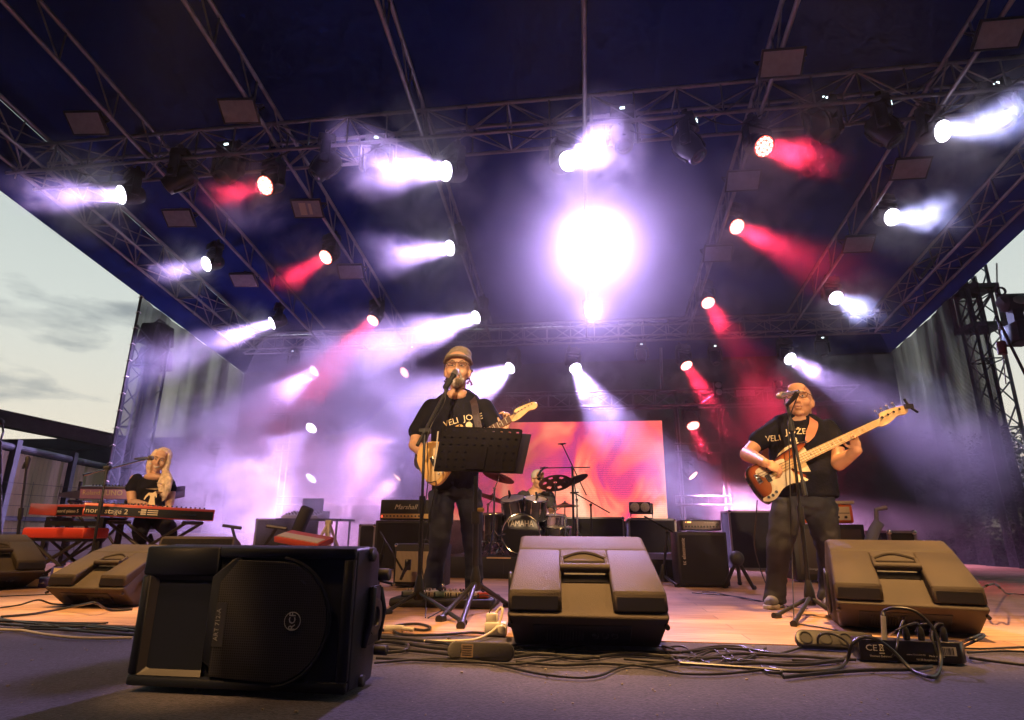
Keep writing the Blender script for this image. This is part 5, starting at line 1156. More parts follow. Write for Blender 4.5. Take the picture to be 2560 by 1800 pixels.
m = MB(); blob(m, [p(362, 1296, .05), p(352, 1318, -.25), p(350, 1336, -.32)], [.10, .082, .07]); blob(m, [p(396, 1296, .05), p(420, 1320, -.25), p(424, 1338, -.32)], [.10, .082, .07]); blob(m, [p(350, 1336, -.30), p(352, 1380, -.28)], [.065, .05]); blob(m, [p(424, 1338, -.30), p(424, 1384, -.28)], [.065, .05]); m.sph(p(379, 1292, .06), (.165, .14, .10), n=18, m=10)
o = m.build('trousers', blackT, KP, world=True, remesh=.010, smoothit=4); wrinkle(o, .006, 10)
shoe(KP, P(352, 1395, Y2-.28), P(352, 1400, Y2-.5), .92, shoeD, soleW); shoe(KP, P(424, 1398, Y2-.28), P(424, 1400, Y2-.5), .92, shoeD, soleW)
ST = thing('stool', 'round black padded stool under the keyboard player', 'stool', (P(378, 1330, Y2+.08).x, Y2+.08, 0)); sz = P(378, 1312, Y2+.08).z
m = MB(); m.lathe([(.17, -.05), (.185, -.03), (.185, 0), (.16, .015), (.001, .018)], 24, Matrix.Translation((ST.location.x, ST.location.y, sz))); m.build('seat', rubber, ST, world=True, smooth=True)
for a in range(3): m = MB(); m.tube([(ST.location.x, ST.location.y, sz-.1), (ST.location.x+.22*math.cos(a*2.1), ST.location.y+.22*math.sin(a*2.1), .01)], .013, 8); m.build('leg', blackm, ST, world=True, smooth=True)
# ---------------------------------------------------------------- drummer
Y3 = 7.75
DR = thing('person', 'grey-haired drummer in dark shirt and sunglasses behind the drum kit', 'person', (P(1340, 1300, Y3).x, Y3, RZ))
p = lambda x, y, dy=0.0: P(x, y, Y3+dy)
Mh = Matrix.Translation(p(1345, 1199, -.03)) @ Matrix.Rotation(R_(28), 4, 'Z') @ Matrix.Rotation(R_(6), 4, 'X'); hs = .98
m = MB(); head_blobs(m, Mh, hs); blob(m, [p(1342, 1212, .02), p(1340, 1226, .03), p(1340, 1238, .03)], [.055, .058, .08]); m.sph(p(1340, 1229, .0), (.10, .07, .05), n=16, m=10)
blob(m, [p(1338, 1240, .04), p(1338, 1290, .04), p(1338, 1330, .06)], [.12, .13, .14])
eR, wR = p(1292, 1272, -.05), p(1322, 1284, -.30); blob(m, [p(1304, 1240, .03), eR], [.058, .046]); blob(m, [eR, wR], [.046, .029]); hand(m, wR, (.5, -.6, 0), (0, .2, -1), (.7, .4, .3), .95, (.9, 1.1, .8))
eL, wL = p(1378, 1276, -.05), p(1360, 1292, -.30); blob(m, [p(1374, 1240, .03), eL], [.058, .046]); blob(m, [eL, wL], [.046, .029]); hand(m, wL, (-.4, -.6, 0), (0, .2, -1), (-.7, .4, .3), .95, (.9, 1.1, .8))
for q in (-1, 1): blob(m, [p(1338+q*14, 1320, .05), p(1338+q*34, 1330, -.35), p(1338+q*34, 1385, -.38)], [.08, .065, .05])
m.build('body', skinA, DR, world=True, remesh=.0065, smoothit=3); face_parts(DR, Mh, hs)
m = MB(); T = lambda c: Mh @ (Vector(c)*hs); m.sph(T((0, .02, .045)), (.081, .098, .088), n=18, m=10, R=Mh.to_3x3()); m.build('hair', mat('short grey hair', (.55, .52, .48), .8, bump=.5, bscale=200), DR, world=True, smooth=True)
m = MB()
for q in (-1, 1): m.sph(T((q*.030, -.092, .014)), (.026, .008, .017), n=12, m=8, R=Mh.to_3x3()); m.tube([T((q*.05, -.088, .02)), T((q*.085, 0, .01))], .003, 6)
m.build('sunglasses', rubber, DR, world=True, smooth=True)
m = MB(); m.tube([p(1340, 1229, .05), p(1340, 1236, .04), p(1339, 1255, .03), p(1338, 1290, .03), p(1338, 1325, .05)], [.11, .185, .20, .19, .19], n=24, ry=[.07, .10, .13, .13, .14], up=(1, 0, 0))
for a, b_ in ((p(1307, 1240, .03), p(1294, 1266, -.03)), (p(1372, 1240, .03), p(1379, 1268, -.03))): blob(m, [a, b_], [.070, .070], n=14)
o = m.build('shirt', cloth('charcoal cotton', (.05, .05, .056)), DR, world=True, remesh=.011, smoothit=4); wrinkle(o, .006, 8)
m = MB()
for q in (-1, 1): blob(m, [p(1338+q*14, 1326, .05), p(1338+q*34, 1334, -.35), p(1338+q*34, 1380, -.38)], [.095, .078, .06])
m.build('trousers', blackT, DR, world=True, remesh=.012, smoothit=3)
for hnd, (x, y) in ((wR, (1312, 1262)), (wL, (1404, 1268))):
    st_ = thing('drumstick', 'pale drumstick in the drummer\'s %s' % ('raised hand near the toms' if x < 1320 else 'other hand by the hi-hat'), 'drumstick', hnd, group='drumsticks'); m = MB(); a = Vector(hnd)+Vector((0, -.06, -.01)); e = P(x, y, Y3-.6); m.tube([a-(e-a).normalized()*.08, a.lerp(e, .6), e], [.007, .006, .004], 8); m.build('shaft', mat('hickory', (.68, .50, .30), .5), st_, world=True, smooth=True)
# ------------------------------------------------------------------ microphones and stands
def mic(m, a, d, s=1.0):        # body from a backwards along -d ; ball at a
    d = Vector(d).normalized(); a = Vector(a); m.tube([a-d*.17*s, a-d*.05*s, a-d*.03*s], [.0115*s, .017*s, .021*s], 14)
def micball(root, a, d, mt, s=1.0):
    m = MB(); m.sph(a, (.025*s,)*3, n=16, m=10); m.cyl(Vector(a)-Vector(d).normalized()*.030*s, Vector(a)-Vector(d).normalized()*.018*s, .0255*s, n=16); m.build('grille_ball', mt, root, world=True, smooth=True)
ballM = mat('microphone mesh', (.34, .31, .27), .4, .8, bump=1.0, bscale=900); micD = mat('microphone body', (.03, .03, .034), .35, .4); micS = mat('silver microphone body', (.66, .60, .68), .25, .9)
def tripod(root, c, r, h, feet=None, mt=None, tube=.0115):
    c = Vector(c); mt = mt or blackm
    pts = feet or [G_ for G_ in [c+Vector((r*math.cos(a), r*math.sin(a), .012)) for a in (-1.2, .9, 3.0)]]
    for f in pts: m = MB(); f = Vector(f); m.tube([c+Vector((0, 0, h)), f], tube, 10); d = (f-c).normalized(); m.cyl(f-d*.035, f+d*.012, tube*1.6, n=12); m.build('leg', mt, root, world=True, smooth=True)
    m = MB(); m.lathe([(.028, h-.045), (.036, h-.03), (.030, h+.03), (.017, h+.09), (.012, h+.1)], 18, Matrix.Translation((c.x, c.y, 0))); m.build('hub', mt, root, world=True, smooth=True)
def pole(root, c, h0, top, split=.55, r=(.0125, .0095), mt=None):
    mt = mt or blackm; c = Vector(c); top = Vector(top); a = Vector((c.x, c.y, h0)); s_ = a.lerp(top, split)
    m = MB(); m.cyl(a, s_, r[0], n=12); m.cyl(s_, top, r[1], n=12); m.build('pole', mt, root, world=True, smooth=True)
    m = MB(); m.cyl(a.lerp(top, split-.05), a.lerp(top, split+.06), r[0]*1.55, n=14); m.build('height_clutch', rubber, root, world=True, smooth=True)
# stand in front of the singer
c = G(1045, 1524); MS = thing('microphone_stand', 'black boom microphone stand at the singer\'s mouth', 'microphone stand', (c.x, c.y, 0))
tripod(MS, c, .3, .10, [G(965, 1530, .012), G(1158, 1556, .012), G(1062, 1500, .012)])
jt = P(1062, 1078, c.y); pole(MS, c, .1, jt, .52)
mh = P(1139, 931, c.y+.26); tail = jt-(mh-jt)*.22; m = MB(); m.cyl(tail, mh-(mh-jt).normalized()*.16, .0105, n=10); m.cyl(tail, tail+(mh-jt).normalized()*.06, .012, n=10); m.build('boom', blackm, MS, world=True, smooth=True)
m = MB(); m.cyl(jt+Vector((-.035, 0, 0)), jt+Vector((.04, 0, 0)), .019, n=14); m.cyl(jt+Vector((0, -.03, 0)), jt+Vector((0, .03, 0)), .016, n=12); m.build('clutch', rubber, MS, world=True, smooth=True)
dm = (P(1150, 915, c.y+.30)-mh).normalized(); MC1 = thing('microphone', 'black vocal microphone in front of the singer\'s mouth', 'microphone', mh); m = MB(); mic(m, mh, dm, 1.05); m.build('body', micD, MC1, world=True, smooth=True); micball(MC1, mh, dm, ballM, 1.05)
m = MB(); m.tube([mh-dm*.17, mh-dm*.09], [.02, .022], 12); m.build('clip', rubber, MS, world=True, smooth=True)
m = MB(); m.tube(spline([mh-dm*.18, jt.lerp(mh, .5)+Vector((.03, -.02, -.02)), jt+Vector((.03, -.02, -.02)), P(1070, 1200, c.y-.02), P(1058, 1290, c.y-.02), P(1048, 1330, c.y-.02), P(1052, 1400, c.y-.03), P(1064, 1480, c.y-.05), G(1064, 1544, .01)]), .0035, 6); o = m.build('microphone_cable', cableM, None, smooth=True); tag(o, 'thin cable hanging down the singer\'s microphone stand', 'cable')
# music stand
c = G(1187, 1532); y_ = c.y; MU = thing('music_stand', 'black perforated music stand in front of the guitarist, folder slid to the right', 'music stand', (c.x, y_, 0))
tripod(MU, c, .3, .17, [G(1100, 1548, .012), G(1152, 1565, .012), G(1272, 1512, .012)], tube=.014)
pole(MU, c, .12, P(1190, 1190, y_), .62, (.0175, .013)); kn = P(1192, 1275, y_); m = MB(); m.cyl(kn+Vector((.01, -.01, 0)), kn+Vector((.045, -.02, 0)), .013, n=12); m.build('knob', mat('brass', (.6, .42, .12), .3, .8), MU, world=True)
m = MB()
q = [P(1108, 1067, y_+.02), P(1303, 1075, y_+.02), P(1294, 1162, y_-.02), P(1281, 1178, y_-.02), P(1086, 1176, y_-.02)]
tl, tr, br, bl = P(1106, 1066, y_+.06), P(1306, 1074, y_+.06), P(1284, 1179, y_-.03), P(1086, 1177, y_-.03)
ux = (tr-tl).normalized(); uy = (bl-tl); Wd, Hd = (tr-tl).length, uy.length; M = frame(tl, ux, ux.cross(uy.normalized())); M_ = M
holes = []
def pt(u, v, w=0): return tl.lerp(tr, u).lerp(bl.lerp(br, u), v)+nn*w
nn = ux.cross(uy).normalized(); nn = nn if nn.y < 0 else -nn
# perforated desk: cells with octagonal holes
m = MB(); NU, NV = 10, 6
for i in range(NU):
    for j in range(NV):
        solid = (4 <= i <= 6 and j >= 3)
        u0, u1, v0, v1 = i/NU, (i+1)/NU, j/NV, (j+1)/NV
        if solid: m.add([pt(u0, v0), pt(u1, v0), pt(u1, v1), pt(u0, v1)], [(0, 1, 2, 3)]); continue
        uc, vc = (u0+u1)/2, (v0+v1)/2; vs = [pt(u0, v0), pt(uc, v0), pt(u1, v0), pt(u1, vc), pt(u1, v1), pt(uc, v1), pt(u0, v1), pt(u0, vc)]
        hv = [pt(uc+.019*math.cos(a), vc+.022*math.sin(a)) for a in [math.pi*1.25+k*math.pi/4 for k in range(8)]]
        m.add(vs+hv, [(k, (k+1) % 8, 8+(k+1) % 8, 8+k) for k in range(8)])
dkM = mat('matt black sheet steel', (.008, .0065, .009), .75, spec=.15, bump=.05, bscale=200); o = m.build('desk', dkM, MU, world=True)
m = MB(); m.tube([pt(0, 1), pt(0, .04), pt(.03, 0), pt(.97, 0), pt(1, .04), pt(1, 1)], .0035, 6); m.tube([pt(0, 1), pt(1, 1)], .005, 6); m.build('rim', dkM, MU, world=True, smooth=True)
m = MB(); m.add([pt(.40, .45, .012), pt(.62, .45, .012), pt(.62, .97, .012), pt(.40, .97, .012), pt(.40, .45, .001), pt(.62, .45, .001), pt(.62, .97, .001), pt(.40, .97, .001)], [(0, 1, 2, 3), (0, 4, 5, 1), (1, 5, 6, 2), (2, 6, 7, 3), (3, 7, 4, 0)]); m.build('bracket', dkM, MU, world=True)
FO = thing('folder', 'dark blue folder standing on the music stand, sticking out on its right', 'folder', tl)
f = [P(1112, 1071, y_+.085), P(1328, 1086, y_+.085), P(1306, 1185, y_-.005), P(1086, 1176, y_-.005)]; m = MB(); m.add([v for v in f]+[v+Vector((0, .02, .004)) for v in f], [(0, 1, 2, 3), (7, 6, 5, 4), (0, 4, 5, 1), (1, 5, 6, 2), (2, 6, 7, 3), (3, 7, 4, 0)]); m.build('cover', mat('dark blue card', (.022, .02, .05), .7, spec=.2), FO, world=True)
m = MB(); a, b_ = P(1097, 1078, y_+.07), P(1088, 1168, y_+.0); m.add([a, a+Vector((-.012, .01, 0)), b_+Vector((-.012, .01, 0)), b_], [(0, 1, 2, 3)]); m.build('pages', whitepl, FO, world=True)
# bassist's stand
c = G(2030, 1538); B2 = thing('microphone_stand', 'black boom microphone stand in front of the bassist', 'microphone stand', (c.x, c.y, 0))
tripod(B2, c, .3, .10, [G(1938, 1540, .012), G(1985, 1560, .012), G(2104, 1546, .012)])
jt = P(1977, 1062, c.y-.02); pole(B2, c, .1, jt, .45)
low = P(2014, 1240, c.y-.14); top_ = P(1968, 1012, c.y+.02); m = MB(); m.cyl(low, top_, .0085, n=10); m.cyl(low, low.lerp(top_, .16), .0135, n=12); m.build('boom', blackm, B2, world=True, smooth=True)
m = MB(); m.cyl(P(1980, 1078, c.y-.04), P(1975, 1050, c.y-.03), .019, n=14); m.build('clutch', rubber, B2, world=True, smooth=True)
mh = P(1950, 990, c.y-.02); dm = Vector((-.42, .88, .02)).normalized(); MC2 = thing('microphone', 'silver vocal microphone beside the bassist\'s face', 'microphone', mh); m = MB(); mic(m, mh, dm, .95); m.build('body', micS, MC2, world=True, smooth=True); micball(MC2, mh, dm, ballM, 1.0)
m = MB(); m.tube([mh-dm*.15, mh-dm*.12+Vector((0, 0, -.03)), top_], [.014, .015, .013], 10); m.build('clip', rubber, B2, world=True, smooth=True)
m = MB(); m.tube(spline([mh-dm*.17, P(1975, 1040, c.y-.06), P(1971, 1075, c.y-.08), P(1974, 1150, c.y-.08), P(1976, 1260, c.y-.08), P(1980, 1400, c.y-.06), G(1985, 1550, .01)]), .0035, 6); o = m.build('microphone_cable', cableM, None, smooth=True); tag(o, 'thin cable hanging straight down in front of the bassist', 'cable')
m = MB(); m.tube(spline([P(1893, 1250, 4.15), P(1890, 1300, 4.18), P(1886, 1360, 4.25), P(1900, 1420, 4.4), G(1925, 1500, .01), G(1880, 1500, .01), G(1790, 1482, .01), G(1755, 1480, .01)]), .004, 6); o = m.build('instrument_cable', cableM, None, smooth=True); tag(o, 'black instrument cable looping down from the bass guitar', 'cable')
m = MB(); m.tube(spline([P(1062, 1190, 4.2), P(1072, 1206, 4.1), P(1090, 1205, 4.06), P(1086, 1230, 4.1), P(1075, 1290, 4.1), P(1066, 1340, 4.1), P(1058, 1370, 4.1), G(1050, 1500, .01)]), .0038, 6); o = m.build('instrument_cable', cableM, None, smooth=True); tag(o, 'black instrument cable hanging from the cream guitar', 'cable')
# keyboard player's boom stand
c = P(228, 1400, 5.3); c.z = 0; K1 = thing('microphone_stand', 'boom microphone stand with pale boom reaching to the keyboard player', 'microphone stand', (c.x, 5.3, 0)); tripod(K1, (c.x, 5.3, 0), .3, .09)
jt = P(268, 1172, 5.3); pole(K1, (c.x, 5.3, 0), .09, jt, .6); a, b_ = P(208, 1188, 5.25), P(368, 1147, 5.75); m = MB(); m.cyl(a, b_, .0085, n=10); m.cyl(a, a.lerp(b_, .12), .012, n=10); m.build('boom', steel, K1, world=True, smooth=True)
m = MB(); m.cyl(jt+Vector((-.03, 0, .01)), jt+Vector((.03, 0, .01)), .02, n=12); m.cyl(jt+Vector((0, 0, -.05)), jt, .017, n=12); m.build('clutch', rubber, K1, world=True, smooth=True)
mh = P(379, 1145, 5.8); dm = Vector((.75, .5, .1)); MC3 = thing('microphone', 'black vocal microphone at the keyboard player\'s cheek', 'microphone', mh); m = MB(); mic(m, mh, dm, .9); m.build('body', micD, MC3, world=True, smooth=True); micball(MC3, mh, dm, ballM)
m = MB(); m.tube(catenary(P(362, 1150, 5.72), P(300, 1166, 5.45), .05), .0035, 6); o = m.build('microphone_cable', cableM, None, smooth=True); tag(o, 'slack cable under the pale boom by the keyboard player', 'cable')
# far-left straight stand
c = P(40, 1400, 4.9); c.z = 0; K2 = thing('microphone_stand', 'straight microphone stand at the far left with a clip on top', 'microphone stand', (c.x, 4.9, 0)); tripod(K2, (c.x, 4.9, 0), .28, .09)
pole(K2, (c.x, 4.9, 0), .09, P(66, 1172, 4.9), .55); m = MB(); m.tube([P(66, 1172, 4.9), P(70, 1148, 4.9), P(69, 1142, 4.9)], [.013, .022, .016], 12); m.tube([P(64, 1155, 4.9), P(57, 1172, 4.9)], [.012, .009], 8); m.build('clip', rubber, K2, world=True, smooth=True)
# stand right of centre and one on the combo amp
c = G(1660, 1462); K3 = thing('microphone_stand', 'short boom stand leaning over beside the bass cabinet', 'microphone stand', (c.x, c.y, 0)); tripod(K3, c, .26, .08); jt = P(1668, 1329, c.y); pole(K3, c, .08, jt, .6)
m = MB(); m.cyl(P(1611, 1291, c.y-.1), P(1712, 1346, c.y+.1), .0085, n=10); m.build('boom', blackm, K3, world=True, smooth=True); m = MB(); m.sph(jt, .02, n=12, m=8); m.build('clutch', rubber, K3, world=True)
c = G(962, 1462); K4 = thing('microphone_stand', 'low stand with an angled microphone in front of the cream combo amplifier', 'microphone stand', (c.x, c.y-.25, 0)); tripod(K4, (c.x, c.y-.25, 0), .2, .06); jt = P(962, 1352, c.y-.25); pole(K4, (c.x, c.y-.25, 0), .06, jt, .6)
m = MB(); m.cyl(P(950, 1330, c.y-.25), P(1006, 1425, c.y-.3), .0085, n=10); m.build('boom', blackm, K4, world=True, smooth=True)
e = P(1020, 1412, yf-.10); m = MB(); m.tube([P(1001, 1450, yf-.12), P(1010, 1430, yf-.11), e], [.012, .014, .02], 10); m.box(e, (.05, .03, .085), None); MC4 = thing('microphone', 'rectangular black microphone against the cream cloth', 'microphone', e); m.build('body', micD, MC4, world=True, bevel=.006)
# ------------------------------------------------------------------ keyboards
def keyboard(label, nm, FL, FR, depth, h, body, panel, texts, wheels=True, tilt=0, stand=True):
    # FL, FR: bottom corners of the long rear edge facing the viewer
    FL, FR = Vector(FL), Vector(FR); ux = (FR-FL); L = ux.length; ux.normalize(); M = frame(FL, ux, (0, 0, 1)); M = M @ Matrix.Rotation(tilt, 4, 'X')
    root = thing(nm, label, 'keyboard', FL); m = MB(); m.mm((0, 0, 0), (L, depth, h*.55), M); m.mm((0, 0, h*.55), (L, depth*.42, h), M); m.mm((0, depth*.42, h*.55), (.05, depth, h*.92), M); m.mm((L-.05, depth*.42, h*.55), (L, depth, h*.92), M); m.build('body', body, root, world=True, bevel=.008)
    m = MB(); m.mm((.012, -.004, .008), (L-.012, -.0005, h*.78), M); m.build('rear_panel', panel, root, world=True)
    m = MB(); n = int((L-.12)/.0236)
    for k in range(n): m.mm((.06+k*.0236, depth*.44, h*.56), (.06+k*.0236+.0222, depth*.97, h*.78), M)
    m.build('white_keys', whitepl, root, world=True)
    m = MB(); [m.mm((.06+k*.0236+.016, depth*.44, h*.78), (.06+k*.0236+.029, depth*.76, h*.9), M) for k in range(n) if k % 7 not in (2, 6)]; m.build('black_keys', darkpl, root, world=True)
    m = MB(); [m.cyl(M @ Vector((.1+k*(L-.2)/22, depth*.2, h)), M @ Vector((.1+k*(L-.2)/22, depth*.2, h+.016)), .008, n=8) for k in range(23)]; m.build('control_knob', darkpl, root, world=True)
    for t, x, z, s_, mt_ in texts: m = MB(); m.text(t, s_, M @ Matrix.Translation((x*L, -.006, z*h)) @ Matrix.Rotation(math.pi/2, 4, 'X'), .002, align='LEFT'); m.build('lettering', mt_, root, world=True)
    return root, M, L
crm = mat('cream lettering', (.78, .70, .52), .5)
yk = 5.3; a, b_ = P(204, 1287, yk), P(533, 1303, 5.95)
K_A = keyboard('long red keyboard being played, cream lettering on its back', 'stage_keyboard', a, b_, .33, P(204, 1256, yk).z-a.z, redM, mat('black panel', (.015, .015, .018), .35), [('nord stage 2', .02, .40, .068, crm), ('EX', .215, .40, .06, MATS['grey print']), ('MIDI', .40, .45, .02, crm)])
M = K_A[1]; m = MB(); hh = P(204, 1256, yk).z-a.z
for k in range(3): m.mm((.42*K_A[2], -.006, (.25+k*.17)*hh), (.46*K_A[2], -.0045, (.36+k*.17)*hh), M); m.mm((.47*K_A[2], -.006, (.25+k*.17)*hh), (.55*K_A[2], -.0045, (.33+k*.17)*hh), M)
m.build('printed_marks', crm, K_A[0], world=True)
m = MB()
for k in range(9): m.cyl(M @ Vector(((.72+k*.016)*K_A[2], -.004, .42*hh)), M @ Vector(((.72+k*.016)*K_A[2], -.012, .42*hh)), .008, n=10)
m.build('socket', steel, K_A[0], world=True)
def xstand(label, c, w, d, z, ang=0):
    r = thing('keyboard_stand', label, 'keyboard stand', (c[0], c[1], 0), group='black X-shaped keyboard stands')
    for s_ in (-1, 1):
        for y in (-.12, .12): m = MB(); m.cyl((c[0]-s_*w/2, c[1]+y, .02), (c[0]+s_*w/2, c[1]+y, z-.03), .016, n=10); m.build('leg', blackm, r, world=True, smooth=True)
    m = MB()
    for s_ in (-1, 1): m.cyl((c[0]+s_*w/2, c[1]-d/2, z-.02), (c[0]+s_*w/2, c[1]+d/2, z-.02), .018, n=10); m.cyl((c[0]+s_*w/2, c[1]-d/2, .018), (c[0]+s_*w/2, c[1]+d/2, .018), .016, n=10)
    m.build('crossbar', blackm, r, world=True, smooth=True); return r
cx = (a.x+b_.x)/2-.05; xstand('stand under the long red keyboard, wide crossed legs', (cx, 5.78), .80, .30, b_.z)
yj = 6.3; a, b_ = P(196, 1248, yj), P(345, 1262, yj+.1); b_.z = a.z; b_ = a+(b_-a).normalized()*1.0; K_B = keyboard('tilted black keyboard with purple sheen behind the red ones', 'synthesizer', a, b_, .36, .145, mat('black plastic with violet light', (.05, .035, .09), .35), mat('panel with violet light', (.34, .22, .52), .4), [('Roland', .04, .5, .07, whitepl), ('JUNO', .27, .5, .085, whitepl)], tilt=R_(8))  # black keyboard, the violet stage light on it put into its colours
a2 = P(128, 1238, yj+.25); r = K_B[0]; m = MB(); m.add([a, a+Vector((0, 0, .1)), a2+Vector((0, .1, .03)), a2+Vector((0, .1, -.01))]+[a+Vector((0, .3, .06)), a2+Vector((0, .25, .0))], [(0, 1, 2, 3), (0, 3, 5, 4), (1, 4, 5, 2), (0, 4, 1)]); m.build('end_block', MATS['black plastic with violet light'], r, world=True)
xstand('stand under the tilted black keyboard', (P(250, 1300, 6.45).x, 6.5), .7, .3, a.z)
yp = 5.9; a, b_ = P(138, 1290, yp), P(300, 1296, yp); b_ = a+(b_-a).normalized()*1.05; b_.z = a.z; K_C = keyboard('shorter red keyboard at the left, red end towards the viewer', 'stage_keyboard', a, b_, .34, .12, redM, MATS['black panel'], [('nord piano 5', .015, .42, .048, whitepl)])
e = P(70, 1286, yp+.1); m = MB(); m.add([a, a+Vector((0, 0, .118)), e+Vector((0, 0, .118)), e, a+Vector((.0, .3, 0)), a+Vector((0, .3, .118)), e+Vector((0, .3, .118)), e+Vector((0, .3, 0))], [(0, 3, 2, 1), (4, 5, 6, 7), (1, 2, 6, 5), (0, 4, 7, 3), (3, 7, 6, 2)]); m.build('end_block', redM, K_C[0], world=True, bevel=.006)
r = thing('keyboard_stand', 'square-framed black stand under the shorter red keyboard', 'keyboard stand', (a.x+.2, yp+.15, 0)); z_ = a.z
for x in (a.x-.12, a.x+.5): m = MB(); m.mm((x, yp+.02, z_-.05), (x+.05, yp+.32, z_-.01)); m.mm((x, yp+.02, 0), (x+.05, yp+.06, z_-.05)); m.mm((x, yp+.28, 0), (x+.05, yp+.32, z_-.05)); m.build('leg', blackm, r, world=True)
m = MB(); m.mm((a.x-.12, yp+.015, z_-.10), (a.x+.55, yp+.055, z_-.05)); m.cyl((a.x-.1, yp+.1, .1), (a.x+.5, yp+.1, z_-.1), .014, n=8); m.build('brace', blackm, r, world=True)
# red bench on crossed legs
yb_ = 5.35; a, b_ = P(50, 1345, yb_), P(206, 1350, yb_); zb1 = P(50, 1318, yb_).z
BN = thing('bench', 'red padded keyboard bench on crossed black legs', 'bench', ((a.x+b_.x)/2, yb_, 0)); m = MB(); m.mm((a.x, yb_, a.z), (b_.x, yb_+.32, zb1)); m.build('seat', mat('red vinyl', (.60, .055, .03), .38, bump=.25, bscale=60), BN, world=True, bevel=.02, seg=3)
m = MB(); m.mm((a.x+.02, yb_+.02, a.z-.028), (b_.x-.02, yb_+.30, a.z-.001)); m.build('frame', blackm, BN, world=True)
for s_ in (-1, 1):
    for y in (.05, .27): m = MB(); xm = (a.x+b_.x)/2; m.cyl((xm-s_*.26, yb_+y, .02), (xm+s_*.24, yb_+y, a.z-.03), .015, n=8); m.build('leg', blackm, BN, world=True, smooth=True)
m = MB(); [m.cyl((xm+s_*.26, yb_, .018), (xm+s_*.26, yb_+.32, .018), .015, n=8) for s_ in (-1, 1)]; m.build('foot', blackm, BN, world=True)
# ------------------------------------------------------------------ drum kit
shellM = mat('gloss black drum shell', (.035, .035, .042), .12, coat=.6); headM = mat('drum head', (.50, .44, .42), .45); blkhead = mat('black drum head', (.022, .024, .024), .35)
def drum(name, label, c, axis, r, h, grp=None, bottom=None, front=None, text=None):
    c = Vector(c); ax = Vector(axis).normalized(); M = look(c, -ax); root = thing(name, label, 'drum', c, group=grp or 'drums of the black kit')
    m = MB(); m.lathe([(r, -h/2), (r, h/2)], 32, M); m.build('shell', shellM, root, world=True, smooth=True, angle=60)
    for z, mt_ in ((h/2, front or headM), (-h/2, bottom or headM)):
        m = MB(); s_ = 1 if z > 0 else -1; m.lathe([(.001, 0), (r*.6, .001), (r*.985, .0)], 32, M @ Matrix.Translation((0, 0, z+s_*.004))); m.build('head', mt_, root, world=True, smooth=True)
        m = MB(); m.tube([M @ Vector((r*1.02*math.cos(a), r*1.02*math.sin(a), z)) for a in [k*math.pi/18 for k in range(37)]], .009 if r < .2 else .012, 8, cap=False); m.build('hoop', steel, root, world=True, smooth=True)
    m = MB(); k = 8
    for q in range(k): a = q*2*math.pi/k+.2; x, y = r*1.03*math.cos(a), r*1.03*math.sin(a); m.cyl(M @ Vector((x, y, -h/2)), M @ Vector((x, y, h/2)), .0035, n=6); m.cyl(M @ Vector((x, y, -.03)), M @ Vector((x, y, .03)), .010, n=8)
    m.build('lug', steel, root, world=True, smooth=True); return root, M
ybd = 6.95; cb = P(1300, 1347, ybd); rb_ = (P(1347, 1347, ybd)-P(1253, 1347, ybd)).length/2
cb.z = RZ+rb_+.02; BD, M = drum('bass_drum', 'bass drum of the kit with white lettering on its black front', cb+Vector((0, .2, 0)), (.05, -1, 0), rb_, .40, front=blkhead)
fc = cb+Vector((0, -.003, 0)); m = MB(); m.text('YAMAHA', .095, Matrix.Translation(fc+Vector((.0, -.009, rb_*.52))) @ Matrix.Rotation(math.pi/2, 4, 'X'), .002, sx=.78); m.build('lettering', whitepl, BD, world=True)
for s_ in (-1, 1): m = MB(); m.cyl(cb+Vector((s_*rb_*.9, .08, -.08)), (cb.x+s_*rb_*1.3, cb.y-.08, RZ+.01), .010, n=8); m.build('spur', steel, BD, world=True)
t1, M = drum('tom_drum', 'rack tom on the left above the bass drum', P(1284, 1272, ybd+.12), (-.12, -.35, .93), .135, .24, bottom=mat('clear lower head', (.20, .15, .17), .3))
t2, M = drum('tom_drum', 'rack tom on the right above the bass drum, small badge', P(1338, 1271, ybd+.12), (.10, -.30, .95), .130, .22, bottom=MATS['clear lower head'])
ft, M = drum('floor_tom', 'floor tom at the left of the kit on three legs', P(1232, 1318, ybd+.15), (0, -.08, 1), .14, .30)
for a in range(3): m = MB(); x, y = ft.location.x+.15*math.cos(a*2.1+.5), ft.location.y+.15*math.sin(a*2.1+.5); m.cyl((x, y, RZ), (x, y, ft.location.z+.05), .007, n=8); m.build('leg', steel, ft, world=True)
sn, M = drum('snare_drum', 'chrome snare drum right of the rack toms', P(1378, 1302, ybd+.35), (.05, -.12, 1), .17, .13, grp=None)
for o in col.objects:
    if o.parent == sn and o.name.startswith('shell'): o.data.materials[0] = steel
f2, M = drum('floor_tom', 'second low tom at the right of the kit, pale logo ring', P(1395, 1352, ybd+.25), (0, -.1, 1), .15, .30)
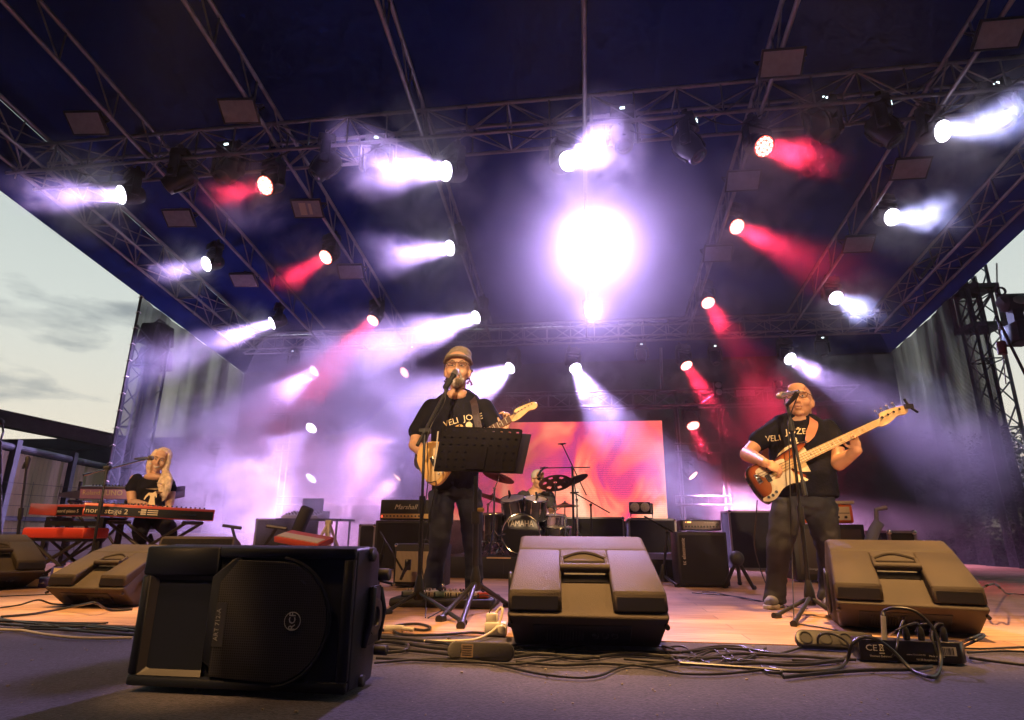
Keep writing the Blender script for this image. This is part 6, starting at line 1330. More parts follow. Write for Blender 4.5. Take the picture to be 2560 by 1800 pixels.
def cymbal(label, px, Y, r, tilt, holes=False, base=None, tall=True, grp='cymbals of the kit'):
    c = P(px[0], px[1], Y); root = thing('cymbal', label, 'cymbal', c, group=grp); M = Matrix.Translation(c) @ Euler((tilt[0], tilt[1], 0)).to_matrix().to_4x4()
    m = MB()
    if holes:
        n = 48; hs_ = 6
        rr = [.02, .06, r*.52, r*.74, r]; vs = []; fs = []
        for i, q in enumerate(rr):
            for j in range(n): a = 2*math.pi*j/n; vs.append((q*math.cos(a), q*math.sin(a), -.012*(q/r)**2))
        for i in range(len(rr)-1):
            for j in range(n):
                if i == 2 and (j % 8) in (0, 1, 2): continue
                fs.append((i*n+j, i*n+(j+1) % n, (i+1)*n+(j+1) % n, (i+1)*n+j))
        m.add(vs, fs, M)
    else: m.lathe([(.012, .025), (.03, .022), (.045, .010), (r*.6, -.004), (r, -.016), (r, -.018), (r*.6, -.007), (.04, .006), (.012, .02)], 40, M)
    m.build('plate', mat('cymbal bronze', (.30, .15, .09), .28, .9, bump=.15, bscale=90), root, world=True, smooth=True, angle=60)
    m = MB(); m.cyl(c-Vector((0, 0, .04)), c+Vector((0, 0, .045)), .006, n=8); m.sph(c+Vector((0, 0, .03)), .013, n=8, m=6); m.build('wing_nut', steel, root, world=True, smooth=True)
    if base:
        e = P(base[0], base[1], Y); st_ = thing('cymbal_stand', 'chrome stand under the '+label, 'cymbal stand', (e.x, Y, RZ), group='chrome stands of the kit'); k = P(base[2], base[3], Y) if len(base) > 2 else e.lerp(c, .6)
        m = MB(); m.cyl((k.x, Y, RZ+.12), k, .011, n=10); m.cyl(k, c-Vector((0, 0, .03)), .007, n=8); m.sph(k, .018, n=10, m=6); m.build('tube', steel, st_, world=True, smooth=True)
        for a in range(3): m = MB(); m.tube([(k.x, Y, RZ+.28), (k.x+.2*math.cos(a*2.1+.4), Y+.2*math.sin(a*2.1+.4), RZ+.008)], .008, 8); m.build('leg', steel, st_, world=True, smooth=True)
    return root
cymbal('large crash cymbal just right of the music stand', (1247, 1190), ybd-.05, .19, (R_(-12), R_(16)), base=(1236, 1390, 1236, 1222))
cymbal('dark cymbal low beside the guitarist\'s leg', (1232, 1243), ybd+.25, .24, (R_(-6), R_(18)), base=(1222, 1390, 1220, 1262))
cymbal('perforated cymbal with round holes right of the drummer', (1388, 1206), ybd+.3, .20, (R_(-24), R_(-8)), True, base=(1388, 1390, 1388, 1260))
cymbal('ride cymbal behind the perforated one', (1435, 1198), ybd+.6, .18, (R_(-10), R_(-22)), base=(1440, 1390, 1442, 1250))
cymbal('flat hi-hat pair low on the right', (1412, 1262), ybd+.05, .16, (R_(-2), R_(-2)), base=(1412, 1390, 1412, 1290))
def boomst(label, base, top, a, b_, Y):
    bs = P(base[0], base[1], Y); r = thing('microphone_stand', label, 'microphone stand', (bs.x, Y, RZ), group='overhead microphone stands at the drums'); j = P(top[0], top[1], Y); m = MB(); m.cyl((j.x, Y, RZ), j, .010, n=8); m.build('pole', blackm, r, world=True, smooth=True)
    m = MB(); m.cyl(P(a[0], a[1], Y-.1), P(b_[0], b_[1], Y+.1), .007, n=8); m.sph(j, .018, n=8, m=6); m.build('boom', blackm, r, world=True, smooth=True)
    m = MB(); e = P(a[0], a[1], Y-.1); m.sph(e, (.03, .02, .014), n=10, m=6); m.cyl(e+Vector((-.05, 0, 0)), e+Vector((.05, 0, .005)), .009, n=8); m.build('microphone', micD, r, world=True, smooth=True)
boomst('tall overhead stand reaching up in front of the video wall', (1440, 1390), (1432, 1172), (1405, 1110), (1466, 1238), ybd+.9)
boomst('overhead stand with a level boom across the drummer\'s head', (1430, 1390), (1430, 1169), (1360, 1170), (1475, 1168), ybd+.7)
boomst('low boom stand right of the kit', (1477, 1390), (1477, 1262), (1436, 1232), (1524, 1282), ybd+.2)
m = MB(); m.tube([P(1345, 1190, 7.4), P(1352, 1178, 7.45), P(1362, 1168, 7.5)], [.017, .014, .010], 10); MC5 = thing('microphone', 'small microphone hanging in front of the drummer\'s glasses', 'microphone', P(1352, 1178, 7.45)); m.build('body', micD, MC5, world=True, smooth=True)
for k, (x, y) in enumerate(((1272, 1226), (1340, 1230))):
    e = P(x, y, ybd); r = thing('drum_microphone', 'clip-on microphone on the %s rack tom' % ('left' if k == 0 else 'right'), 'microphone', e, group='clip-on drum microphones'); m = MB(); m.tube([e, e+Vector((.01, .02, -.05)), e+Vector((.0, .0, -.09))], [.011, .016, .007], 8); m.build('body', micD, r, world=True, smooth=True)
TH = thing('drum_throne', 'black throne under the drummer', 'stool', (P(1338, 1330, Y3).x, Y3+.05, RZ)); m = MB(); m.lathe([(.16, -.04), (.17, 0), (.001, .02)], 20, Matrix.Translation((TH.location.x, TH.location.y, P(1338, 1332, Y3).z-.09))); m.cyl((TH.location.x, TH.location.y, RZ), (TH.location.x, TH.location.y, P(1338, 1332, Y3).z-.1), .02, n=8); m.build('seat', rubber, TH, world=True, smooth=True)
# drum hardware rack and bass pedal at the left of the kit
r = thing('pedal_frame', 'chrome pedal and clamps at the foot of the floor tom', 'drum hardware', (P(1232, 1380, ybd).x, ybd-.15, RZ)); m = MB(); rnd.seed(3)
for k in range(16): e = P(1218+rnd.random()*48, 1330+rnd.random()*58, ybd-.1+rnd.random()*.2); f_ = e+Vector((rnd.uniform(-.09, .09), rnd.uniform(-.05, .05), rnd.uniform(-.08, .08))); f_.z = max(f_.z, RZ+.01); m.cyl(e, f_, .006, n=6); m.sph(e, .014, n=8, m=6)
m.box((P(1240, 1385, ybd).x, ybd-.2, RZ+.02), (.09, .24, .02)); m.build('clamps', steel, r, world=True, smooth=True)
# ------------------------------------------------------------------ pedalboard, sockets, small boxes
c0, c1 = G(985, 1512), G(1240, 1508); yp_ = 4.05
PB = thing('pedalboard', 'pedalboard in a black case at the singer\'s feet, mixed effect pedals on it', 'pedalboard', ((c0.x+c1.x)/2, yp_, 0)); x0, x1 = P(985, 1500, yp_).x, P(1238, 1500, yp_).x
m = MB(); m.mm((x0, yp_-.12, .0), (x1, yp_+.28, .055)); m.build('case', rubber, PB, world=True, bevel=.02, seg=3)
cols = [(.12, .14, .14), (.62, .56, .42), (.55, .50, .42), (.2, .3, .3), (.60, .58, .50), (.50, .44, .30), (.62, .60, .55), (.60, .10, .04)]
for k, c_ in enumerate(cols):
    xx = x0+.06+k*(x1-x0-.10)/8; ped = thing('effect_pedal', ['dark green', 'cream', 'second cream', 'teal', 'white', 'brass', 'pale grey', 'orange red'][k]+' effect pedal on the pedalboard', 'effect pedal', (xx, yp_, .056), group='effect pedals on the board'); m = MB(); m.mm((xx, yp_-.05, .057), (xx+.072, yp_+.07, .090)); m.build('housing', mat('pedal paint %d' % k, c_, .35, .2), ped, world=True, bevel=.004)
    m = MB(); [m.cyl((xx+.015+q*.02, yp_+.045, .09), (xx+.015+q*.02, yp_+.045, .103), .007, n=8) for q in range(3)]; m.cyl((xx+.036, yp_-.02, .09), (xx+.036, yp_-.02, .10), .009, n=10); m.build('knob', darkpl if k % 2 else steel, ped, world=True)
    m = MB(); [m.mm((xx+.004+q*.017, yp_-.0515, .062), (xx+.014+q*.017, yp_-.0502, .086)) for q in range(3 if k in (1, 2, 4, 5) else 1)]; m.build('marking', darkpl, ped, world=True)
def stadium(m, L, w, h0, h1, M, n=10):
    pts = [(L/2-w/2+w/2*math.cos(a), w/2*math.sin(a)) for a in [-math.pi/2+k*math.pi/n for k in range(n+1)]]+[(-L/2+w/2+w/2*math.cos(a), w/2*math.sin(a)) for a in [math.pi/2+k*math.pi/n for k in range(n+1)]]
    m.prism(pts, h0, h1, M)
a, b_ = G(1120, 1650), G(1286, 1655); c = (a+b_)/2; z0 = .003
PS = thing('power_strip', 'grey power strip lying on its edge left of the middle monitor, printed label up front', 'power strip', (c.x, c.y, 0)); M = frame((c.x, c.y, .032), b_-a, (0, -.97, .25)); L = (b_-a).length
m = MB(); stadium(m, L, .062, -.022, .022, M); m.build('housing', mat('anthracite plastic', (.055, .052, .050), .45, bump=.1), PS, world=True, bevel=.004)
m = MB(); m.box((-.2*L, 0, .0228), (.045, .045, .001), M); m.build('label_sticker', mat('faded sticker', (.22, .15, .10), .6), PS, world=True); m = MB(); [m.box((x*L, 0, .0228), (.005, .018, .001), M) for x in (-.29, .29)]; [m.box((-.2*L, y, .0236), (.036, .003, .0006), M) for y in (-.015, -.008, 0, .008, .015)]; m.build('screw_slot', rubber, PS, world=True)
a, b_ = G(1994, 1622), G(2185, 1632); c = (a+b_)/2; P2 = thing('power_strip', 'grey power strip with round sockets left of the black socket box', 'power strip', (c.x, c.y+.04, 0)); M = frame((c.x, c.y+.02, .036), b_-a, (0, -.85, .5)); L = (b_-a).length
m = MB(); stadium(m, L, .068, -.02, .02, M); m.build('housing', MATS['anthracite plastic'], P2, world=True, bevel=.004)
for k in range(3): m = MB(); m.lathe([(.024, 0), (.026, .003), (.022, .0035), (.020, -.012), (.001, -.012)], 18, M @ Matrix.Translation((-.36*L+k*.075, 0, .0205))); m.build('socket', rubber, P2, world=True, smooth=True)
a, b_ = G(2150, 1652), G(2422, 1664); c = (a+b_)/2; L = (b_-a).length; BX = thing('socket_box', 'black box with printed back and four upright plugs at the right front', 'multi-socket box', (c.x, c.y, 0)); M = frame((c.x, c.y, 0), b_-a, (0, 0, 1)); hb = P(2200, 1600, c.y).z
m = MB(); m.prism([(-L/2, -.005), (L/2-.02, -.005), (L/2+.01, .03), (L/2-.0, .075), (-L/2, .075)], .003, hb, M); m.build('housing', mat('satin black box', (.014, .013, .016), .3), BX, world=True, bevel=.004)
F_ = M @ Matrix.Rotation(math.pi/2, 4, 'X'); m = MB()
m.text('CE', .030, F_ @ Matrix.Translation((-L*.38, hb*.62, .0065)), .0006, sx=1.15); m.text('Thomann Elektronik', .0095, F_ @ Matrix.Translation((-L*.30, hb*.26, .0065)), .0006); m.text('www.thomann.de', .009, F_ @ Matrix.Translation((L*.03, hb*.40, .0065)), .0006); m.text('Made in China', .009, F_ @ Matrix.Translation((L*.22, hb*.36, .0065)), .0006); m.text('96138 Burgebrach', .0095, F_ @ Matrix.Translation((L*.12, hb*.18, .0065)), .0006)
x_ = -L*.285; z_ = hb*.62
for (a_, b2) in (((-.008, .012), (.008, -.008)), ((.008, .012), (-.008, -.008)), ((-.007, -.008), (.007, -.008)), ((-.007, .012), (.007, .012)), ((-.006, -.010), (-.0045, .012)), ((.006, -.010), (.0045, .012))): m.tube([F_ @ Vector((x_+a_[0], z_+a_[1], .0065)), F_ @ Vector((x_+b2[0], z_+b2[1], .0065))], .0009, 4)
m.box((x_, z_-.017, .0065), (.018, .004, .0006), F_); m.build('lettering', mat('white print', (.62, .60, .55), .5), BX, world=True)
m = MB(); m.box((L*.33, hb*.60, .0062), (.055, .030, .0006), F_); m.build('barcode_label', MATS['white print'], BX, world=True); m = MB(); rnd.seed(5); x_ = L*.33-.026
while x_ < L*.33+.020: w_ = rnd.choice((.0008, .0014, .0022)); m.box((x_, hb*.60, .0072), (w_, .024, .0004), F_); x_ += w_+rnd.choice((.0012, .002, .003))
m.build('barcode', rubber, BX, world=True)
plugs = []
for k, x in enumerate((2268, 2305, 2336, 2362)):
    e = P(x, 1606, c.y+.02); t = P(x-5, 1568, c.y+.02); e.z = hb; pl = thing('plug', ['leftmost of the four upright black plugs', 'second of the four upright black plugs', 'third of the four upright black plugs', 'rightmost of the four upright black plugs'][k]+' in the socket box', 'plug', e, group='upright plugs'); m = MB(); m.tube([e, e.lerp(t, .35), e.lerp(t, .8), t], [.011, .0125, .010, .006], 10); m.build('body', rubber, pl, world=True, smooth=True); plugs.append(t)
e = P(2212, 1606, c.y+.01); t = P(2208, 1540, c.y+.01); e.z = hb; WP = thing('plug', 'tall white-taped plug in the socket box', 'plug', e); m = MB(); m.tube([e, t], [.0095, .0085], 10); m.build('body', whitepl, WP, world=True, smooth=True)
# white multi-plug beside the middle monitor
c = G(1240, 1588); MP = thing('multi_plug', 'white multi-way plug lying left of the middle monitor', 'plug adaptor', (c.x, c.y, 0)); m = MB(); m.box((c.x, c.y, .03), (.10, .07, .055), Matrix.Identity(4)); m.box((c.x-.02, c.y+.01, .07), (.055, .055, .05)); m.cyl((c.x+.03, c.y-.03, .03), (c.x+.03, c.y-.045, .03), .022, n=14); m.build('housing', whitepl, MP, world=True, bevel=.010, seg=3)
m = MB(); m.tube(spline([P(1232, 1545, c.y), P(1250, 1520, c.y+.02), P(1256, 1530, c.y), P(1242, 1568, c.y-.04), G(1200, 1595, .01), G(1150, 1602, .008), G(1060, 1603, .008)]), .006, 8); o = m.build('white_cable', mat('ivory cable', (.60, .52, .38), .45), None, smooth=True); tag(o, 'ivory cable curling from the white multi-way plug', 'cable')
m = MB(); m.tube(spline([P(1222, 1560, c.y), P(1224, 1530, c.y), P(1240, 1500, c.y+.1), P(1215, 1488, 3.6), P(1190, 1490, y_), P(1150, 1502, 3.7), G(1070, 1545, .01)]), .0035, 6); o = m.build('thin_cable', cableM, None, smooth=True); tag(o, 'thin black cable from the music stand hub to the multi-way plug', 'cable')
# two small boxes near the far left
for k, (x, y, l) in enumerate(((90, 1446, 'upper of two small blue and cream boxes behind the left monitors'), (82, 1464, 'lower of two small blue and cream boxes behind the left monitors'))):
    e = G(x, y+6) if k else G(x, 1464)+Vector((.03, .18, 0)); e = Vector((e.x, e.y, 0 if k else .0)); r = thing('di_box', l, 'small box', e, group='small blue and cream boxes'); z_ = 0 if k else .0
    m = MB(); m.mm((e.x-.09, e.y, z_+.002), (e.x+.12, e.y+.12, z_+.075+(0 if k else .06))); m.build('case', mat('violet blue box', (.06, .05, .30), .3), r, world=True, bevel=.006); m = MB(); m.mm((e.x-.06, e.y-.004, z_+.01+(0 if k else .06)), (e.x+.04, e.y-.0005, z_+.068+(0 if k else .06))); m.build('plate', crm, r, world=True)
    m = MB(); [m.cyl((e.x+.07+q*.025, e.y, z_+.04), (e.x+.07+q*.025, e.y-.03, z_+.04), .008, n=8) for q in range(2)]; m.build('jack', steel, r, world=True)
# ------------------------------------------------------------------ cables along the stage edge
def cable(pts, r, label, mt=None, z=.008, grp='black cables along the stage edge', lift=None):
    ps = []
    for i, (x, y) in enumerate(pts):
        zz = r+z+(lift or {}).get(i, 0); q = G(x, y); ps.append(G(x, y) + Vector((0, 0, r+.002)) if not (lift or {}).get(i) else P(x, y-lift[i][1], q.y) if isinstance(lift[i], tuple) else Vector((q.x, q.y, lift[i])))
    m = MB(); m.tube(spline(ps, 7), r, 7); o = m.build('cable', mt or cableM, None, smooth=True); tag(o, label, 'cable', grp); return o
rnd.seed(11)
CB = [([(0, 1556), (150, 1562), (330, 1575), (600, 1590), (960, 1600), (1100, 1612), (1250, 1622), (1400, 1628)], 'cable in the bundle running behind the big front speaker'),
 ([(0, 1565), (120, 1572), (260, 1572), (400, 1590), (700, 1604), (950, 1608), (1080, 1625), (1200, 1633), (1330, 1640), (1500, 1650)], 'lower cable of the bundle left of the big front speaker'),
 ([(0, 1577), (140, 1578), (300, 1590), (500, 1600), (900, 1622), (1050, 1634), (1180, 1648)], 'lowest black cable left of the big front speaker'),
 ([(-20, 1546), (40, 1558), (120, 1566), (200, 1570), (320, 1582)], 'cable dropping from the boards at the far left'),
 ([(940, 1583), (1000, 1574), (1060, 1580), (1075, 1572), (1040, 1564), (985, 1570), (1000, 1590), (1090, 1592), (1180, 1586), (1222, 1590)], 'looped cable left of the white multi-way plug'),
 ([(935, 1612), (985, 1608), (1020, 1618), (1010, 1632), (960, 1636), (930, 1628)], 'small cable loop right of the front speaker'),
 ([(940, 1650), (1050, 1655), (1180, 1660), (1290, 1665), (1360, 1655), (1420, 1645)], 'cable behind the grey power strip'),
 ([(935, 1662), (1080, 1652), (1220, 1662), (1350, 1690), (1480, 1698), (1560, 1670), (1620, 1672), (1700, 1688), (1800, 1690), (1905, 1680)], 'long thick cable sweeping in front of the middle monitor'),
 ([(1285, 1648), (1360, 1640), (1450, 1652), (1560, 1640), (1660, 1646), (1760, 1650), (1850, 1640), (1950, 1645), (2050, 1648)], 'cable under the middle monitor edge'),
 ([(1290, 1660), (1400, 1668), (1500, 1664), (1600, 1668), (1720, 1658), (1800, 1650), (1930, 1662), (2080, 1660)], 'second cable right of the middle monitor'),
 ([(1440, 1632), (1560, 1636), (1700, 1636), (1800, 1626), (1880, 1630), (1940, 1640), (2080, 1652), (2140, 1655)], 'cable running from the middle monitor to the black box'),
 ([(1700, 1660), (1780, 1668), (1900, 1664), (2000, 1668), (2120, 1655)], 'low cable left of the black box'),
 ([(1708, 1634), (1790, 1620), (1860, 1622), (1890, 1640), (1960, 1636), (2030, 1612), (2050, 1608)], 'cable looping in front of the grey strip'),
 ([(1690, 1650), (1740, 1640), (1706, 1656), (1650, 1660), (1560, 1652)], 'tight cable bend right of the middle monitor'),
 ([(1905, 1672), (1920, 1685), (1950, 1688), (1952, 1682), (1925, 1675)], 'small oval cable loop on the carpet'),
 ([(2425, 1650), (2480, 1658), (2560, 1668), (2600, 1672)], 'cable leaving the black box to the right'),
 ([(2400, 1625), (2470, 1626), (2560, 1622), (2600, 1624)], 'cable along the right front edge'),
 ([(2420, 1636), (2500, 1632), (2590, 1634)], 'second cable along the right front edge'),
 ([(1960, 1700), (2050, 1690), (2160, 1682), (2280, 1680), (2330, 1672)], 'cable in front of the black box')]
for pts, l in CB: cable(pts, rnd.choice((.0045, .0055, .0062)), l)
extra = [(1120, 1400), (1300, 1640), (1500, 1780), (1660, 1960), (940, 1180), (60, 300)]
for k in range(10):
    a0, a1 = rnd.choice(extra); x = a0; pts = []
    base = 1600+ (x-1000)*.035 if a0 > 500 else 1560
    while x < a1: pts.append((x, base+rnd.uniform(-6, 42 if a0 > 500 else 22)+ (x-a0)*.02)); x += rnd.uniform(35, 90)
    if len(pts) > 3: cable(pts, rnd.choice((.004, .005, .006)), ('wandering black cable left of the middle monitor' if a0 in (940, 1120) else 'wandering black cable before the middle monitor' if a0 == 1300 else 'wandering black cable between the middle monitor and the grey strip' if a0 == 1500 else 'wandering black cable left of the black box' if a0 == 1660 else 'wandering thin cable in the left bundle')+', number %s from the front' % ('one', 'two', 'three', 'four', 'five', 'six', 'seven', 'eight', 'nine', 'ten')[k])
m = MB(); m.tube(spline([G(x, y)+Vector((0, 0, .007)) for x, y in ((-10, 1578), (50, 1580), (66, 1582), (110, 1590), (180, 1598), (260, 1600), (330, 1599))], 7), .006, 8); o = m.build('ivory_cable', MATS['ivory cable'], None, smooth=True); tag(o, 'ivory cable on the carpet left of the front speaker', 'cable')
m = MB(); m.tube(spline([G(0, 1547)+Vector((0, 0, .01)), G(80, 1540)+Vector((0, 0, .01)), G(160, 1530)+Vector((0, 0, .02)), P(215, 1510, 3.3), P(240, 1508, 3.25), G(275, 1530)+Vector((0, 0, .01)), G(330, 1528)+Vector((0, 0, .01))], 7), .0065, 8); o = m.build('cable', cableM, None, smooth=True); tag(o, 'thick cable arching over the boards below the left monitor', 'cable')
m = MB(); m.tube(spline([G(0, 1524)+Vector((0, 0, .01)), P(50, 1512, 3.5), P(95, 1500, 3.5), G(130, 1514)+Vector((0, 0, .01)), G(175, 1516)+Vector((0, 0, .01))], 7), .005, 8); o = m.build('cable', cableM, None, smooth=True); tag(o, 'thin cable humped on the boards at the far left', 'cable')
m = MB(); m.tube(spline([G(0, 1491, .008), G(70, 1488, .008), G(140, 1485, .008)], 7), .004, 8); o = m.build('cable', cableM, None, smooth=True); tag(o, 'straight cable behind the left monitor', 'cable')
Yb = BX.location.y+.02
def loopc(pts, r, l):
    m = MB(); m.tube(spline(pts, 8), r, 8); o = m.build('cable', cableM, None, smooth=True); tag(o, l, 'cable')
loopc([t, P(2210, 1528, Yb), P(2238, 1520, Yb-.02), P(2290, 1530, Yb-.05), P(2335, 1575, Yb-.08), P(2352, 1640, Yb-.12), P(2345, 1680, Yb-.2), G(2325, 1692, .01), G(2280, 1675, .01), P(2230, 1625, Yb-.15), P(2190, 1598, Yb-.15), P(2155, 1594, Yb-.12), P(2130, 1612, Yb-.12), G(2115, 1655, .01), G(2080, 1675, .01), G(1990, 1678, .01), G(1900, 1672, .01), G(1700, 1658, .01)], .0062, 'thick cable springing in a big loop over the black box')
loopc([plugs[0], P(2258, 1552, Yb), P(2248, 1580, Yb-.03), P(2240, 1625, Yb-.1), G(2228, 1645, .01)], .004, 'cable bending down from the leftmost upright plug')
loopc([plugs[1], P(2290, 1558, Yb), P(2262, 1566, Yb-.02), P(2235, 1580, Yb+.02), G(2215, 1592, .01)], .004, 'cable bending left from the second upright plug')
loopc([plugs[2], P(2325, 1560, Yb), P(2300, 1563, Yb+.02), P(2290, 1580, Yb+.05)], .004, 'cable of the third upright plug')
loopc([plugs[3], P(2356, 1560, Yb), P(2340, 1563, Yb), P(2330, 1590, Yb-.05), P(2345, 1640, Yb-.08)], .004, 'cable of the rightmost upright plug')
loopc([G(2395, 1612, .01), P(2420, 1600, 2.7), P(2455, 1586, 2.75), P(2458, 1592, 2.72), P(2430, 1606, 2.7), G(2400, 1620, .01)], .005, 'stiff cable bend right of the black box')
loopc([G(2045, 1612, .01), P(2046, 1592, 2.75), P(2065, 1583, 2.75), P(2095, 1590, 2.72), P(2120, 1610, 2.7), G(2118, 1640, .01), G(2070, 1652, .01), G(1980, 1650, .01)], .005, 'cable loop standing up over the grey power strip')
loopc([G(1730, 1482, .006), G(1830, 1490, .006), G(1900, 1502, .006), G(1960, 1514, .006), G(2020, 1522, .006)], .0035, 'thin cable across the boards behind the bassist\'s feet')
loopc([G(1975, 1557, .006), G(2060, 1570, .006), G(2130, 1584, .006), G(2180, 1588, .006)], .004, 'cable from the bassist\'s stand to the right monitor')
loopc([P(1598, 1588, 2.78), P(1605, 1605, 2.72), G(1625, 1614, .01), G(1670, 1618, .01), G(1705, 1632, .01)], .0045, 'cable coming out under the middle monitor')
loopc([G(2450, 1480, .01), P(2460, 1468, 3.9), P(2485, 1460, 3.9), P(2505, 1474, 3.9), G(2520, 1484, .01), G(2580, 1488, .01)], .006, 'pale-lit cable arch behind the right monitor')
# gaffer-taped white connector heap beside the front speaker
c = G(985, 1580); r = thing('connector_heap', 'pale plug and adaptor heap right of the front speaker', 'plug adaptor', c); m = MB(); m.box((c.x, c.y, .015), (.09, .035, .028)); m.cyl((c.x, c.y, .02), (c.x+.10, c.y-.02, .015), .011, n=10); m.build('housing', whitepl, r, world=True, bevel=.005)
# crumbs, tape scraps and dust on the carpet
m = MB(); rnd.seed(9)
for k in range(420):
    x, y = rnd.uniform(-3.2, 3.4), rnd.uniform(.9, EDGE-.02); s_ = rnd.uniform(.0015, .004); m.box((x, y, s_/2), (s_*rnd.uniform(1, 2.5), s_*2, s_), Matrix.Identity(4))
o = m.build('litter_crumbs', mat('dry crumbs', (.34, .29, .22), .9), None); o['kind'] = 'stuff'
# ------------------------------------------------------------------ outside, left: barrier wall, building, steel beam
steelG = mat('grey green steel', (.045, .062, .068), .55, .2, var=.1)
def gpt(x, y, Y): return P(x, y, Y)
# noise barrier: posts and ribbed translucent panels running back along x = const
NB0 = Vector((-10.2, 5.2, 0)); NB1 = Vector((-9.7, 12.8, 0)); bz = -1.3
tl_, tr_ = P(0, 1112, 1), P(290, 1165, 1)
def onx(x, y, X): d = ray(x, y); return CC+d*((X-CC.x)/d.x)
def wallpt(px, py, A, B):       # line of sight meets the vertical plane through A, B
    n = Vector((-(B.y-A.y), B.x-A.x, 0)); d = ray(px, py); t = (A-CC).dot(n)/d.dot(n); return CC+d*t
A_, B_ = P(-60, 1200, 7.6), P(300, 1200, 11.6)
p0 = wallpt(-60, 1097, A_, B_); p1 = wallpt(300, 1170, A_, B_); top = (p0.z+p1.z)/2
FN = thing('noise_barrier', 'tall barrier of ribbed straw-coloured panels between dark steel posts', 'barrier wall', (p0.x, p0.y, bz)); d = Vector((B_.x-A_.x, B_.y-A_.y, 0)); Lb = d.length*1.6; d.normalize(); n_ = Vector((-d.y, d.x, 0)); O = Vector((p0.x, p0.y, 0))
def ribmat():
    m = bpy.data.materials.new('ribbed polycarbonate'); m.use_nodes = True; nt = m.node_tree; b = nt.nodes['Principled BSDF']; b.inputs['Roughness'].default_value = .5
    t = N(nt, 'ShaderNodeTexCoord'); w = N(nt, 'ShaderNodeTexWave', bands_direction='X'); w.inputs['Scale'].default_value = 3.2; w.inputs['Distortion'].default_value = .6; nt.links.new(t.outputs['Object'], w.inputs['Vector'])
    r = ramp(nt, [(.1, (.13, .10, .06)), (.9, (.22, .17, .10))]); nt.links.new(w.outputs[0], r.inputs[0]); nt.links.new(r.outputs[0], b.inputs['Base Color'])
    tr = N(nt, 'ShaderNodeBsdfTranslucent'); tr.inputs[0].default_value = (.75, .60, .36, 1); mx = N(nt, 'ShaderNodeMixShader'); mx.inputs[0].default_value = .55; nt.links.new(b.outputs[0], mx.inputs[1]); nt.links.new(tr.outputs[0], mx.inputs[2]); nt.links.new(mx.outputs[0], nt.nodes['Material Output'].inputs['Surface']); return m
rbm = ribmat(); ps = [wallpt(x, 1150, A_, B_) for x in (28, 178)]; pitch = (ps[1]-ps[0]).length; s0 = (ps[0]-O).dot(d)-pitch
xs_ = [s0+pitch*k for k in range(6) if s0+pitch*k < Lb]
for i, s_ in enumerate(xs_):
    c = O+d*s_; m = MB(); m.box((0, 0, (top+bz)/2+.03), (.12, .14, top-bz+.14), Matrix.Translation((c.x, c.y, 0)) @ Matrix.Rotation(math.atan2(d.y, d.x), 4, 'Z')); m.build('post', steelG, FN, world=True)
    e = O+d*(s_+pitch); m = MB(); M = Matrix.Translation((c.x, c.y, 0)) @ Matrix.Rotation(math.atan2(d.y, d.x), 4, 'Z')
    for z0_, z1_ in ((bz, top*.34), (top*.38, top-.09)):
        k = 26; vs = []
        for q in range(k+1):
            x = .06+(pitch-.12)*q/k; vs += [(x, .012*(-1)**q, z0_), (x, .012*(-1)**q, z1_)]
        m.add(vs, [(2*q, 2*q+2, 2*q+3, 2*q+1) for q in range(k)], M)
    m.build('panel', rbm, FN, world=True)
    m = MB(); m.mm((.06, -.03, top*.34), (pitch-.06, .03, top*.38), M); m.cyl(M @ Vector((.06, 0, top-.02)), M @ Vector((pitch-.06, 0, top-.02)), .055, n=12); m.build('rail', steelG, FN, world=True)
# flat-roofed building behind it
Yb_ = 24; a, b2 = P(-200, 1100, Yb_), P(700, 1108, Yb_); BL = thing('building', 'long flat-roofed dark building behind the ribbed barrier', 'building', ((a.x+b2.x)/2, Yb_, bz)); conc = mat('weathered grey cladding', (.060, .075, .080), .8, var=.25, vscale=.7)
zt_ = P(150, 1100, Yb_).z; m = MB(); m.mm((a.x-8, Yb_, bz), (b2.x, Yb_+12, zt_-.45)); m.build('wall', conc, BL, world=True); m = MB(); m.mm((a.x-8.4, Yb_-.4, zt_-.44), (b2.x+.3, Yb_+12.3, zt_)); m.build('roof_fascia', mat('roof edge', (.05, .065, .07), .6), BL, world=True)
# inclined steel beam crossing the sky
q0, q1 = P(-30, 1024, 9.5), P(700, 1178, 15.5); BM_ = thing('steel_beam', 'heavy steel beam slanting down across the left sky', 'beam', q0); dv = (q1-q0).normalized(); M = frame(q0, dv, (0, 0, 1)); Lm = (q1-q0).length; m = MB(); m.mm((-3, -.09, -.22), (Lm, .09, .0), M); m.mm((-3, -.13, .001), (Lm, .13, .03), M); m.mm((-3, -.13, -.25), (Lm, .13, -.221), M); m.build('girder', mat('brown grey steel', (.075, .075, .070), .6, var=.15), BM_, world=True)
q0 = P(-4, 1052, 6.5); m = MB(); m.tube([P(-10, 1046, 6.5), P(0, 1056, 6.5), P(8, 1060, 6.5)], [.03, .05, .01], 8); m.tube([P(6, 1060, 6.5), P(8, 1080, 6.5), P(2, 1100, 6.5), P(3, 1420, 6.5)], .012, 6); o = m.build('loading_lamp', blackm, None, smooth=True); tag(o, 'dark curved lamp on a thin pole at the left border', 'lamp')
